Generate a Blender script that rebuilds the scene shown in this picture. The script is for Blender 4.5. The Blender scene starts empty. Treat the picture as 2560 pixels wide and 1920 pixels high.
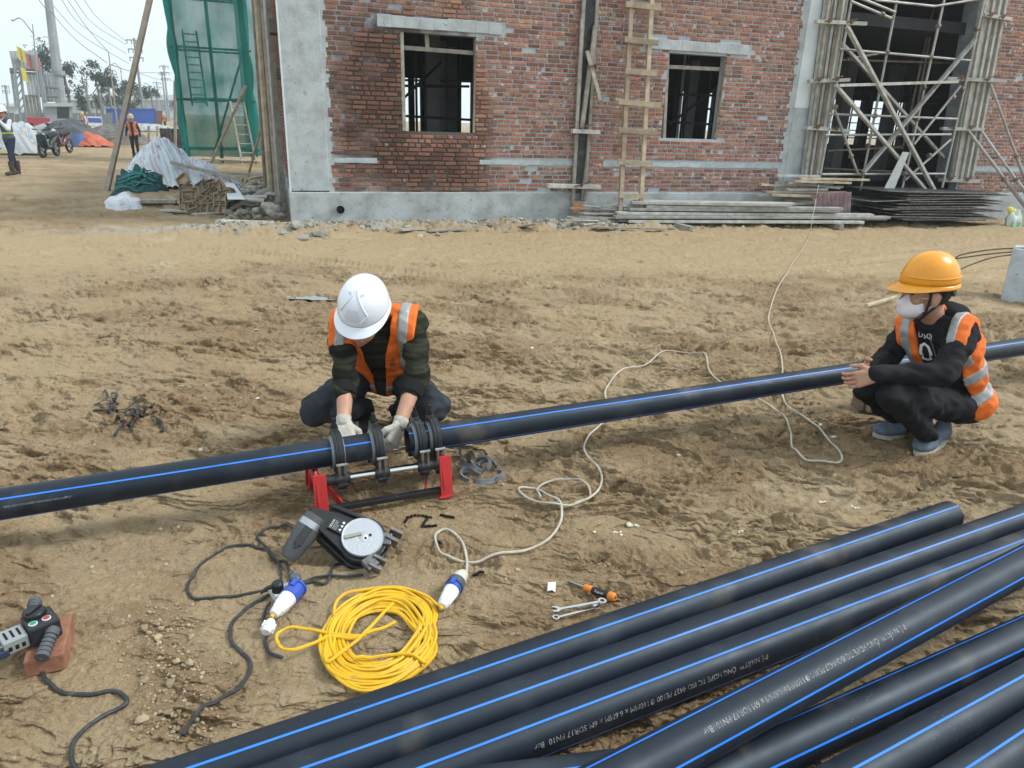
import bpy, math, random
import numpy as np
from mathutils import Vector, Matrix
random.seed(7); RNG = np.random.default_rng(7)
sc = bpy.context.scene
COL = sc.collection
# ------------------------------------------------------------------ camera
FPX, PITCH, ROLL, CAMH = 1775.0, math.radians(20.1), math.radians(1.8), 1.5
_F = np.array([0, math.cos(PITCH), -math.sin(PITCH)]); _r0 = np.array([1., 0, 0]); _u0 = np.array([0, math.sin(PITCH), math.cos(PITCH)])
_R = _r0*math.cos(ROLL) + _u0*math.sin(ROLL); _U = _u0*math.cos(ROLL) - _r0*math.sin(ROLL)
CAMP = np.array([0, 0, CAMH])
cd = bpy.data.cameras.new('camera'); cam = bpy.data.objects.new('camera', cd); COL.objects.link(cam)
cd.sensor_fit = 'HORIZONTAL'; cd.sensor_width = 36.0; cd.lens = 36.0*FPX/2560; cd.clip_start = 0.05; cd.clip_end = 3000
M = Matrix.Identity(4)
for i in range(3):
    M[i][0] = _R[i]; M[i][1] = _U[i]; M[i][2] = -_F[i]; M[i][3] = CAMP[i]
cam.matrix_world = M
sc.camera = cam
# ------------------------------------------------------------------ world (overcast sky)
SUN_EL, SUN_AZ = math.radians(46), math.radians(88)     # azimuth clockwise from +Y
w = bpy.data.worlds.new('World'); sc.world = w; w.use_nodes = True
nt = w.node_tree; nt.nodes.clear()
o = nt.nodes.new('ShaderNodeOutputWorld'); bg = nt.nodes.new('ShaderNodeBackground'); sky = nt.nodes.new('ShaderNodeTexSky')
sky.sky_type = 'NISHITA'; sky.sun_disc = False; sky.sun_elevation = SUN_EL; sky.sun_rotation = SUN_AZ
sky.air_density = 1.0; sky.dust_density = 4.0; sky.ozone_density = 1.0; sky.altitude = 10
hs = nt.nodes.new('ShaderNodeHueSaturation'); hs.inputs['Saturation'].default_value = 0.35; hs.inputs['Value'].default_value = 1.0
mx = nt.nodes.new('ShaderNodeMix'); mx.data_type = 'RGBA'; mx.inputs[0].default_value = 0.72
mx.inputs[7].default_value = (10.9, 12.6, 13.3, 1)          # even cloud deck
nt.links.new(sky.outputs[0], hs.inputs['Color']); nt.links.new(hs.outputs[0], mx.inputs[6])
nt.links.new(mx.outputs[2], bg.inputs[0]); bg.inputs[1].default_value = 0.066
nt.links.new(bg.outputs[0], o.inputs[0])
# ------------------------------------------------------------------ sun behind the cloud
sd = bpy.data.lights.new('sun', 'SUN'); sd.energy = 1.5; sd.angle = math.radians(14); sd.color = (1.0, 0.97, 0.92)
so = bpy.data.objects.new('sun', sd); COL.objects.link(so)
sv = Vector((math.sin(SUN_AZ)*math.cos(SUN_EL), math.cos(SUN_AZ)*math.cos(SUN_EL), math.sin(SUN_EL)))
so.rotation_euler = sv.to_track_quat('Z', 'Y').to_euler(); so.location = (0, 0, 40)
vs = sc.view_settings; vs.view_transform = 'Standard'; vs.look = 'None'; vs.exposure = 0.90; vs.gamma = 1.0; vs.use_curve_mapping = False
# ------------------------------------------------------------------ pixel -> world
def ray(x, y): return _F*FPX + _R*(x-1280) - _U*(y-960)
def base_h(x, y):
    r = np.hypot(x, y)
    return np.interp(r, [0, 5.5, 7.5, 9.5, 11, 23, 35, 4000], [0, 0, -.02, -.075, -.1, -.17, -.25, -.25])
def G(x, y, z=0.0):                                       # pixel on the (smooth) ground, z above it
    d = ray(x, y); zz = 0.0
    for _ in range(12):
        t = (zz+z-CAMH)/d[2]; p = CAMP+d*t; zz = float(base_h(p[0], p[1]))
    return p
def AY(x, y, Y):                                          # pixel at world depth Y
    d = ray(x, y); return CAMP+d*(Y/d[1])
def ONP(x, y, P, n):
    d = ray(x, y); t = np.dot(np.asarray(P)-CAMP, n)/np.dot(d, n); return CAMP+d*t
def ABOVE(x, y, foot):                                    # pixel on the upright plane facing the camera through a foot point
    n = np.array([foot[0], foot[1], 0.0]); return ONP(x, y, foot, n)
# ------------------------------------------------------------------ noise
_perm = RNG.permutation(512); _perm = np.concatenate([_perm, _perm, _perm])
_ga = RNG.random(512)*2*math.pi; _gx = np.cos(_ga); _gy = np.sin(_ga)
def perlin(x, y):
    xi = np.floor(x).astype(int); yi = np.floor(y).astype(int); xf = x-xi; yf = y-yi
    u = xf*xf*xf*(xf*(xf*6-15)+10); v = yf*yf*yf*(yf*(yf*6-15)+10); xi &= 511; yi &= 511
    def gr(a, b, dx, dy):
        h = _perm[_perm[a & 511]+(b & 511)] & 511; return _gx[h]*dx+_gy[h]*dy
    n00 = gr(xi, yi, xf, yf); n10 = gr(xi+1, yi, xf-1, yf); n01 = gr(xi, yi+1, xf, yf-1); n11 = gr(xi+1, yi+1, xf-1, yf-1)
    return (n00*(1-u)+n10*u)*(1-v)+(n01*(1-u)+n11*u)*v
def fbm(x, y, o=4):
    s = 0; a = 1
    for i in range(o): s = s+a*perlin(x*2**i+i*17.3, y*2**i+i*9.1); a *= .5
    return s
def ridged(x, y, o=3):
    s = 0; a = 1
    for i in range(o): s = s+a*(1-np.abs(perlin(x*2**i+i*31.7, y*2**i+i*5.9))*2.2); a *= .5
    return s/1.75
def n3(P, s, seed=0):                                     # cheap smooth 3-D noise for folds
    x, y, z = P[..., 0]*s+seed, P[..., 1]*s+seed*1.7, P[..., 2]*s+seed*.6
    return (np.sin(x*1.7+1.3*np.sin(y*1.3+z*.7))+np.sin(y*1.9+1.1*np.sin(z*1.6+x*.8))+np.sin(z*2.1+1.2*np.sin(x*1.1+y*.9)))/3
sst = lambda a, b, x: (lambda t: t*t*(3-2*t))(np.clip((x-a)/(b-a), 0, 1))
# ------------------------------------------------------------------ materials
MATS = {}
def mat(name, col, rough=.6, metal=0., spec=.4, col2=None, vs=6., vmix=(.35, .65), bump=0., bs=60., rnd=0., coat=0., alpha=1., detail=5., attr=None, sub=0., transl=None, stretch=None, pits=None):
    if name in MATS: return MATS[name]
    m = bpy.data.materials.new(name); m.use_nodes = True; t = m.node_tree; N = t.nodes; L = t.links
    b = N['Principled BSDF']; out = N['Material Output']
    b.inputs['Roughness'].default_value = rough; b.inputs['Metallic'].default_value = metal; b.inputs['Specular IOR Level'].default_value = spec
    b.inputs['Coat Weight'].default_value = coat
    tc = N.new('ShaderNodeTexCoord'); src = tc.outputs['Object']
    if stretch:
        mp = N.new('ShaderNodeMapping'); mp.inputs['Scale'].default_value = stretch; L.new(src, mp.inputs[0]); src = mp.outputs[0]
    c4 = (*col, 1); last = None
    if col2 is not None:
        n = N.new('ShaderNodeTexNoise'); n.inputs['Scale'].default_value = vs; n.inputs['Detail'].default_value = detail; n.inputs['Roughness'].default_value = .62; L.new(src, n.inputs['Vector'])
        r = N.new('ShaderNodeMapRange'); r.inputs[1].default_value = vmix[0]; r.inputs[2].default_value = vmix[1]; L.new(n.outputs['Fac'], r.inputs[0])
        x = N.new('ShaderNodeMix'); x.data_type = 'RGBA'; x.inputs[6].default_value = c4; x.inputs[7].default_value = (*col2, 1); L.new(r.outputs[0], x.inputs[0]); last = x.outputs[2]
    if pits:
        n = N.new('ShaderNodeTexNoise'); n.inputs['Scale'].default_value = pits[0]; n.inputs['Detail'].default_value = 3; L.new(src, n.inputs['Vector'])
        r = N.new('ShaderNodeMapRange'); r.inputs[1].default_value = pits[3] if len(pits) > 3 else .66; r.inputs[2].default_value = r.inputs[1].default_value+.07; L.new(n.outputs['Fac'], r.inputs[0])
        n2 = N.new('ShaderNodeTexNoise'); n2.inputs['Scale'].default_value = .8; n2.inputs['Detail'].default_value = 6; n2.inputs['Roughness'].default_value = .7; L.new(src, n2.inputs['Vector'])
        r2 = N.new('ShaderNodeMapRange'); r2.inputs[1].default_value = .48; r2.inputs[2].default_value = .70; r2.inputs[4].default_value = .75; L.new(n2.outputs['Fac'], r2.inputs[0])
        x2 = N.new('ShaderNodeMix'); x2.data_type = 'RGBA'; L.new(r2.outputs[0], x2.inputs[0]); L.new(last, x2.inputs[6]); x2.inputs[7].default_value = (*pits[1], 1)
        x = N.new('ShaderNodeMix'); x.data_type = 'RGBA'; x.inputs[7].default_value = (*pits[2], 1); L.new(r.outputs[0], x.inputs[0]); L.new(x2.outputs[2], x.inputs[6]); last = x.outputs[2]
    if rnd or attr:
        h = N.new('ShaderNodeHueSaturation'); h.inputs['Color'].default_value = c4
        if last: L.new(last, h.inputs['Color'])
        if attr:
            a = N.new('ShaderNodeAttribute'); a.attribute_name = attr; sfac = a.outputs['Fac']
            oi = N.new('ShaderNodeObjectInfo'); ad = N.new('ShaderNodeMath'); ad.operation = 'ADD'; L.new(sfac, ad.inputs[0]); L.new(oi.outputs['Random'], ad.inputs[1])
            fr = N.new('ShaderNodeMath'); fr.operation = 'FRACT'; L.new(ad.outputs[0], fr.inputs[0]); sfac = fr.outputs[0]
        else:
            oi = N.new('ShaderNodeObjectInfo'); sfac = oi.outputs['Random']
        r = N.new('ShaderNodeMapRange'); r.inputs[3].default_value = 1-rnd; r.inputs[4].default_value = 1+rnd; L.new(sfac, r.inputs[0]); L.new(r.outputs[0], h.inputs['Value'])
        r2 = N.new('ShaderNodeMapRange'); r2.inputs[3].default_value = .5-rnd*.022; r2.inputs[4].default_value = .5+rnd*.035
        ms = N.new('ShaderNodeMath'); ms.operation = 'MULTIPLY'; ms.inputs[1].default_value = 7.31; f2 = N.new('ShaderNodeMath'); f2.operation = 'FRACT'
        L.new(sfac, ms.inputs[0]); L.new(ms.outputs[0], f2.inputs[0]); L.new(f2.outputs[0], r2.inputs[0]); L.new(r2.outputs[0], h.inputs['Hue'])
        last = h.outputs[0]
    if last: L.new(last, b.inputs['Base Color'])
    else: b.inputs['Base Color'].default_value = c4
    if bump:
        n = N.new('ShaderNodeTexNoise'); n.inputs['Scale'].default_value = bs; n.inputs['Detail'].default_value = 4; L.new(src, n.inputs['Vector'])
        bp = N.new('ShaderNodeBump'); bp.inputs['Strength'].default_value = 1.0; bp.inputs['Distance'].default_value = bump; L.new(n.outputs['Fac'], bp.inputs['Height']); L.new(bp.outputs[0], b.inputs['Normal'])
    if sub: b.inputs['Subsurface Weight'].default_value = sub; b.inputs['Subsurface Radius'].default_value = (.01, .004, .002)
    b.inputs['Alpha'].default_value = alpha
    if transl:
        tr = N.new('ShaderNodeBsdfTranslucent'); tr.inputs[0].default_value = (*transl, 1); ms = N.new('ShaderNodeMixShader'); ms.inputs[0].default_value = .45
        L.new(b.outputs[0], ms.inputs[1]); L.new(tr.outputs[0], ms.inputs[2]); L.new(ms.outputs[0], out.inputs[0])
    MATS[name] = m; return m
# ------------------------------------------------------------------ mesh builder
class MB:
    def __init__(s): s.v = []; s.f = []; s.m = []; s.s = []; s.a = []; s.ca = 0.; s.use_a = False
    def add(s, vs, fs, mi=0, smooth=False):
        b = len(s.v); s.v.extend([tuple(map(float, p)) for p in vs]); s.f.extend([tuple(b+i for i in q) for q in fs]); s.m.extend([mi]*len(fs)); s.s.extend([smooth]*len(fs)); s.a.extend([s.ca]*len(fs)); return s
    def hexa(s, P, mi=0): return s.add(P, [(0, 3, 2, 1), (4, 5, 6, 7), (0, 1, 5, 4), (1, 2, 6, 5), (2, 3, 7, 6), (3, 0, 4, 7)], mi)
    def box(s, c, sz, rot=None, mi=0):
        c = np.asarray(c, float); h = np.asarray(sz, float)/2; R = np.eye(3) if rot is None else np.asarray(rot)
        P = [c+R@(h*np.array(k)) for k in [(-1, -1, -1), (1, -1, -1), (1, 1, -1), (-1, 1, -1), (-1, -1, 1), (1, -1, 1), (1, 1, 1), (-1, 1, 1)]]
        return s.hexa(P, mi)
    def beam(s, a, b, w, h, up=(0, 0, 1), mi=0):
        a = np.asarray(a, float); b = np.asarray(b, float); d = b-a; l = np.linalg.norm(d); d /= l
        up = np.asarray(up, float); x = np.cross(up, d)
        if np.linalg.norm(x) < 1e-4: x = np.cross((1, 0, 0), d)
        x /= np.linalg.norm(x); z = np.cross(d, x)
        return s.box((a+b)/2, (w, l, h), np.stack([x, d, z], 1), mi)
    def frame(s, d):
        d = np.asarray(d, float); d = d/np.linalg.norm(d); r = np.array([0, 0, 1.]) if abs(d[2]) < .9 else np.array([1., 0, 0])
        x = np.cross(r, d); x /= np.linalg.norm(x); return x, np.cross(d, x), d
    def tube(s, pts, r, n=8, cap=True, mi=0, smooth=True, closed=False):
        P = np.asarray(pts, float); k = len(P); rr = np.full(k, r, float) if np.isscalar(r) else np.asarray(r, float)
        T = np.gradient(P, axis=0)
        if closed: T = np.roll(P, -1, 0)-np.roll(P, 1, 0)
        T /= np.linalg.norm(T, axis=1)[:, None]+1e-12
        x, y, _ = s.frame(T[0]); vs = []
        an = np.arange(n)*2*math.pi/n
        for i in range(k):
            x = x-T[i]*np.dot(x, T[i]); x /= np.linalg.norm(x)+1e-12; y = np.cross(T[i], x)
            for a in an: vs.append(P[i]+rr[i]*(math.cos(a)*x+math.sin(a)*y))
        fs = []
        for i in range(k if closed else k-1):
            j = (i+1) % k
            for q in range(n): fs.append((i*n+q, i*n+(q+1) % n, j*n+(q+1) % n, j*n+q))
        s.add(vs, fs, mi, smooth)
        if cap and not closed:
            b = len(s.v)-len(vs)
            s.f.append(tuple(b+i for i in range(n-1, -1, -1))); s.f.append(tuple(b+(k-1)*n+i for i in range(n))); s.m += [mi, mi]; s.s += [False, False]; s.a += [s.ca]*2
        return s
    def cyl(s, a, b, r, n=12, mi=0, r2=None): return s.tube([a, b], [r, r if r2 is None else r2], n, True, mi)
    def lathe(s, prof, c, ax=(0, 0, 1), n=24, mi=0, smooth=True, xdir=None, a0=0, a1=2*math.pi):
        x, y, d = s.frame(ax)
        if xdir is not None: x = np.asarray(xdir, float); x = x-d*np.dot(x, d); x /= np.linalg.norm(x); y = np.cross(d, x)
        c = np.asarray(c, float); full = abs(a1-a0-2*math.pi) < 1e-6; nn = n if full else n+1
        vs = []; fs = []
        for (r, h) in prof:
            for i in range(nn):
                a = a0+(a1-a0)*i/n; vs.append(c+d*h+r*(math.cos(a)*x+math.sin(a)*y))
        for j in range(len(prof)-1):
            for i in range(n if full else nn-1):
                i2 = (i+1) % nn; fs.append((j*nn+i, j*nn+i2, (j+1)*nn+i2, (j+1)*nn+i))
        return s.add(vs, fs, mi, smooth)
    def prism(s, poly, h, O, X, Y, mi=0, smooth=False):       # polygon in plane (O,X,Y), extruded h along X x Y
        O, X, Y = [np.asarray(k, float) for k in (O, X, Y)]; Z = np.cross(X, Y); n = len(poly)
        vs = [O+X*a+Y*b for a, b in poly]+[O+X*a+Y*b+Z*h for a, b in poly]
        return s.add(vs, [tuple(range(n-1, -1, -1)), tuple(range(n, 2*n))]+[(i, (i+1) % n, n+(i+1) % n, n+i) for i in range(n)], mi, smooth)
    def ell(s, c, r, rot=None, nu=14, nv=8, mi=0):
        R = np.eye(3) if rot is None else np.asarray(rot); vs = []; fs = []
        for j in range(nv+1):
            th = math.pi*j/nv
            for i in range(nu):
                ph = 2*math.pi*i/nu; vs.append(np.asarray(c)+R@(np.asarray(r)*np.array([math.sin(th)*math.cos(ph), math.sin(th)*math.sin(ph), math.cos(th)])))
        for j in range(nv):
            for i in range(nu): fs.append((j*nu+i, (j+1)*nu+i, (j+1)*nu+(i+1) % nu, j*nu+(i+1) % nu))
        return s.add(vs, fs, mi, True)
WL = {}
def _mesh(name, v, f, mats, mi=None, smooth=None, sharp=None):
    me = bpy.data.meshes.new(name)
    me.from_pydata([tuple(p) for p in v], [], [tuple(q) for q in f])
    for m in (mats if isinstance(mats, (list, tuple)) else [mats]): me.materials.append(m)
    if mi is not None and len(mi): me.polygons.foreach_set('material_index', np.asarray(mi, np.int32))
    if smooth is not None: me.polygons.foreach_set('use_smooth', np.asarray(smooth, bool))
    if sharp: me.set_sharp_from_angle(angle=math.radians(sharp))
    me.update(); return me
def tag(o, label=None, cat=None, group=None, kind=None):
    if label: o['label'] = label
    if cat: o['category'] = cat
    if group: o['group'] = group
    if kind: o['kind'] = kind
    return o
def obj(name, mb, mats, parent=None, label=None, cat=None, group=None, kind=None, sharp=35, bevel=0, origin=None):
    V = np.asarray(mb.v, float)
    if parent is None:
        O = np.array([(V[:, 0].min()+V[:, 0].max())/2, (V[:, 1].min()+V[:, 1].max())/2, V[:, 2].min()]) if origin is None else np.asarray(origin, float)
    else: O = WL[parent.name]
    me = _mesh(name, V-O, mb.f, mats, mb.m, mb.s, sharp if any(mb.s) else None)
    if mb.use_a:
        at = me.attributes.new('tint', 'FLOAT', 'FACE'); at.data.foreach_set('value', np.asarray(mb.a, np.float32))
    ob = bpy.data.objects.new(name, me); COL.objects.link(ob)
    if parent is None: ob.location = O
    else: ob.parent = parent
    WL[ob.name] = O
    if bevel:
        bv = ob.modifiers.new('bevel', 'BEVEL'); bv.width = bevel; bv.segments = 2; bv.limit_method = 'ANGLE'; bv.angle_limit = math.radians(40)
    return tag(ob, label, cat, group, kind)
def thing(name, label, cat, loc, group=None):
    ob = bpy.data.objects.new(name, None); ob.empty_display_size = .1; COL.objects.link(ob); ob.location = tuple(map(float, loc)); WL[ob.name] = np.asarray(loc, float)
    return tag(ob, label, cat, group)
def spline(pts, n=8):                                      # Catmull-Rom
    P = np.asarray(pts, float); P = np.vstack([2*P[0]-P[1], P, 2*P[-1]-P[-2]]); out = []
    for i in range(1, len(P)-2):
        for k in range(n):
            t = k/n; out.append(.5*((2*P[i])+(-P[i-1]+P[i+1])*t+(2*P[i-1]-5*P[i]+4*P[i+1]-P[i+2])*t*t+(-P[i-1]+3*P[i]-3*P[i+1]+P[i+2])*t**3))
    out.append(P[-2]); return np.array(out)
UPV = np.array([0, 0, 1.])
def rotz(a): c, s = math.cos(a), math.sin(a); return np.array([[c, -s, 0], [s, c, 0], [0, 0, 1]])
def rotx(a): c, s = math.cos(a), math.sin(a); return np.array([[1, 0, 0], [0, c, -s], [0, s, c]])
def roty(a): c, s = math.cos(a), math.sin(a); return np.array([[c, 0, s], [0, 1, 0], [-s, 0, c]])
# ================================================================== ground
TRACKS = [  # tyre tracks as ground polylines
    [G(-200, 640), G(300, 612), G(700, 640), G(1100, 690), G(1500, 720), G(1900, 690), G(2300, 640), G(2800, 600)],
    [G(1500, 1010), G(1700, 880), G(1850, 800), G(1990, 745), G(2200, 700), G(2560, 660)],
    [G(-100, 820), G(300, 760), G(640, 735), G(1000, 760), G(1300, 800), G(1600, 830)]]
TRACKS = [spline(np.array(t)[:, :2], 10) for t in TRACKS]
def track_h(x, y):
    h = np.zeros_like(x)
    for k, T in enumerate(TRACKS):
        best = np.full(x.shape, 9.); ss = np.zeros_like(x); acc = 0.
        sel = (x > T[:, 0].min()-.6) & (x < T[:, 0].max()+.6) & (y > T[:, 1].min()-.6) & (y < T[:, 1].max()+.6)
        if not sel.any(): continue
        X = x[sel]; Y = y[sel]; b = best[sel]; s0 = ss[sel]; sg = np.zeros_like(b)
        for i in range(len(T)-1):
            d = T[i+1]-T[i]; l = np.hypot(*d)+1e-9; d = d/l
            t = np.clip((X-T[i, 0])*d[0]+(Y-T[i, 1])*d[1], 0, l); px = X-T[i, 0]-t*d[0]; py = Y-T[i, 1]-t*d[1]; r = np.hypot(px, py)
            m = r < b; b = np.where(m, r, b); s0 = np.where(m, acc+t, s0); sg = np.where(m, px*d[1]-py*d[0], sg); acc += l
        wd = .17
        groove = -sst(wd, wd*.72, b)*.028 + np.exp(-((b-wd*1.12)/.05)**2)*.014
        lug = sst(wd, wd*.8, b)*.012*(np.sin((s0+np.abs(sg)*.7)*2*math.pi/.085) > .1)
        fade = .85+.35*np.clip(fbm(X*.8+k*5, Y*.8, 2)*2, -1, 1)
        h[sel] += (groove+lug)*fade
    return h
_fr = random.Random(77); FEET = []
for _ in range(26):
    px_, py_ = _fr.uniform(-100, 2600), _fr.uniform(640, 1500); q_ = G(px_, py_); a_ = _fr.random()*6.28
    for k_ in range(_fr.choice([2, 3, 4])):
        FEET.append((q_[0]+math.cos(a_)*.55*k_+(-1)**k_*.07*math.sin(a_), q_[1]+math.sin(a_)*.55*k_-(-1)**k_*.07*math.cos(a_), a_+_fr.uniform(-.2, .2)))
def foot_h(x, y):
    h = np.zeros_like(x)
    for fx, fy, fa in FEET:
        s = (np.abs(x-fx) < .26) & (np.abs(y-fy) < .26)
        if not s.any(): continue
        X = x[s]-fx; Y = y[s]-fy; u = X*math.cos(fa)+Y*math.sin(fa); v = -X*math.sin(fa)+Y*math.cos(fa)
        t = np.clip(u, -.095, .095); d = np.hypot(u-t, v)-(.040+.008*np.sin(t*16)); ins = sst(.008, -.010, d)
        h[s] += -.016*ins+.009*np.exp(-((d-.018)/.014)**2)+.005*ins*(np.sin(u*2*math.pi/.028) > 0)
    return h
def relief(x, y, full=False):
    x = np.asarray(x, float); y = np.asarray(y, float)
    r = np.hypot(x, y); wx = x+.12*perlin(x*3, y*3+7); wy = y+.12*perlin(x*3+19, y*3)
    n = fbm(x*.9+3, y*1.1, 4); m = sst(-.22, .30, n)
    pth = fbm(x*.22+11, y*.5+3, 2); paths = np.maximum(sst(7.0, 8.6, y-.10*x+.9*pth)*sst(12.5, 11, y-.30*x+.5*pth), .50*sst(.2, .5, fbm(x*.9+71, y*1.3+13, 3)))
    m = m*(1-.6*paths)
    work = np.exp(-(((x+.55)/1.25)**2+((y-2.0)/.70)**2))
    near = sst(0, 1.2, r)
    calm = (1-.66*work)*(1-.42*paths)
    far = sst(60, 14, r)
    h = .05*fbm(x*.5, y*.6+4, 3)*calm
    h = h+m*calm*(.034*(ridged(wx*5, wy*8.5, 3)-.5)+.022*(ridged(wx*17, wy*27, 2)-.5))
    t = fbm(wx*1.4+40, wy*2.4, 4)*5.5                       # flaky ledges of sheared, dried mud
    terr = lambda q, n_, e: (np.floor(q*n_)+sst(e, 1., q*n_-np.floor(q*n_)))/n_
    flake = (.054*calm)*terr(t/5.5, 5.5, .90)
    brk = .35+.65*sst(-.25, .25, perlin(x*1.9+5, y*2.3+8))
    flake = flake+calm*brk*(.036*terr(fbm(wx*4.2+9, wy*8.5, 3), 5., .86)+.023*terr(fbm(wx*11+2, wy*21, 2), 3.5, .80))
    h = h+flake
    h = h+(1-m)*.008*fbm(x*9, y*14, 3)+.0055*fbm(wx*34, wy*46, 2)
    cr = sst(.10, .0, np.abs(perlin(wx*3.1+7, wy*4.3)))*sst(-.2, .3, perlin(x*1.1, y*1.3+31))
    h = h-.014*cr*calm
    clod = sst(.42, .62, perlin(x*11+5, y*13))*sst(-.05, .3, perlin(x*1.6+60, y*1.6))
    h = h+clod*.024*(.4+.6*np.abs(perlin(x*40, y*40)))*calm
    # the raised crumbling lip of spoil in front of the plinth
    s = (x-CORNER[0])*WN[0]+(y-CORNER[1])*WN[1]; u = (x-CORNER[0])*WU[0]+(y-CORNER[1])*WU[1]
    lip = np.exp(-((s-.62)/.42)**2)*sst(-3.2, -1.5, u)*sst(15, 8, u)
    h = h+lip*(.085+.13*fbm(x*2.2, y*2.2, 3)+.10*(ridged(x*6, y*6, 2)-.5)+.05*(ridged(x*17, y*17, 2)-.5)); spoil = np.clip(np.exp(-((s-.45)/.55)**2)*sst(-5., -1.5, u)*sst(16, 11, u)*(.75+.9*fbm(x*2.6+3, y*2.6, 3)), 0, 1)
    lp = np.exp(-(((x-LEFTP[0])/1.9)**2+((y-LEFTP[1])/1.1)**2)); h = h+lp*(.12+.10*fbm(x*2, y*2, 3))
    mound = np.exp(-(((x-3.9)/1.1)**2+((y-5.6)/.9)**2)); h = h+mound*(.07+.10*fbm(x*2.5, y*2.5, 4)+.05*(ridged(x*7, y*7, 2)-.5))
    h = h*far*near + track_h(x, y)*far + foot_h(x, y)
    if full: return h, flake*far*near*(1-spoil), np.stack([spoil]), np.clip(m*.8+clod*.4+cr*.35-.25*paths, 0, 1), paths
    return h
WANG = math.radians(18.4); WU = np.array([math.cos(WANG), math.sin(WANG), 0]); WN = np.array([math.sin(WANG), -math.cos(WANG), 0]); CORNER = G(734, 562); LEFTP = G(470, 500)
def GH(x, y):
    x = np.asarray(x, float); y = np.asarray(y, float); return base_h(x, y)+relief(x, y)
_GR = []
for (x0, x1, y0, y1, st) in ((-3.2, 4.6, 1.0, 7.6, .014), (-10.5, 15.5, 7.4, 18.6, .05)):
    ss_ = st*.85; gx = np.arange(x0-.1, x1+.1, ss_); gy = np.arange(y0-.1, y1+.1, ss_); X_, Y_ = [q.ravel() for q in np.meshgrid(gx, gy, indexing='ij')]
    h_, f_, _s, _a, _b = relief(X_, Y_, True); Z_ = base_h(X_, Y_)+h_; Y_ = Y_-np.clip(f_, -.08, .08)*1.1; n0, n1 = int((x1-x0)/st), int((y1-y0)/st)
    i_ = np.round((X_-x0)/st).astype(int); j_ = np.round((Y_-y0)/st).astype(int); k_ = (i_ >= 0) & (i_ < n0) & (j_ >= 0) & (j_ < n1); T_ = np.full((n0, n1), -9.); np.maximum.at(T_, (i_[k_], j_[k_]), Z_[k_])
    for _q in range(4):
        bad = T_ < -5; nb_ = np.maximum.reduce([np.roll(T_, 1, 0), np.roll(T_, -1, 0), np.roll(T_, 1, 1), np.roll(T_, -1, 1)]); T_ = np.where(bad, nb_, T_)
    T_[T_ < -5] = 0.; _GR.append((x0, y0, st, T_))
def gh(x, y):
    for (x0, y0, st, T) in _GR:
        i, j = (x-x0)/st, (y-y0)/st; a, b = int(math.floor(i)), int(math.floor(j))
        if 0 <= a < T.shape[0]-1 and 0 <= b < T.shape[1]-1:
            u, v = i-a, j-b; return float((T[a, b]*(1-u)+T[a+1, b]*u)*(1-v)+(T[a, b+1]*(1-u)+T[a+1, b+1]*u)*v)
    return float(GH(np.array([x]), np.array([y]))[0])
def GP(x, y, z=0.):                                        # pixel -> point on the relief
    p = G(x, y); 
    for _ in range(4):
        d = ray(x, y); zz = gh(p[0], p[1])+z; p = CAMP+d*((zz-CAMH)/d[2])
    return p
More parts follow.
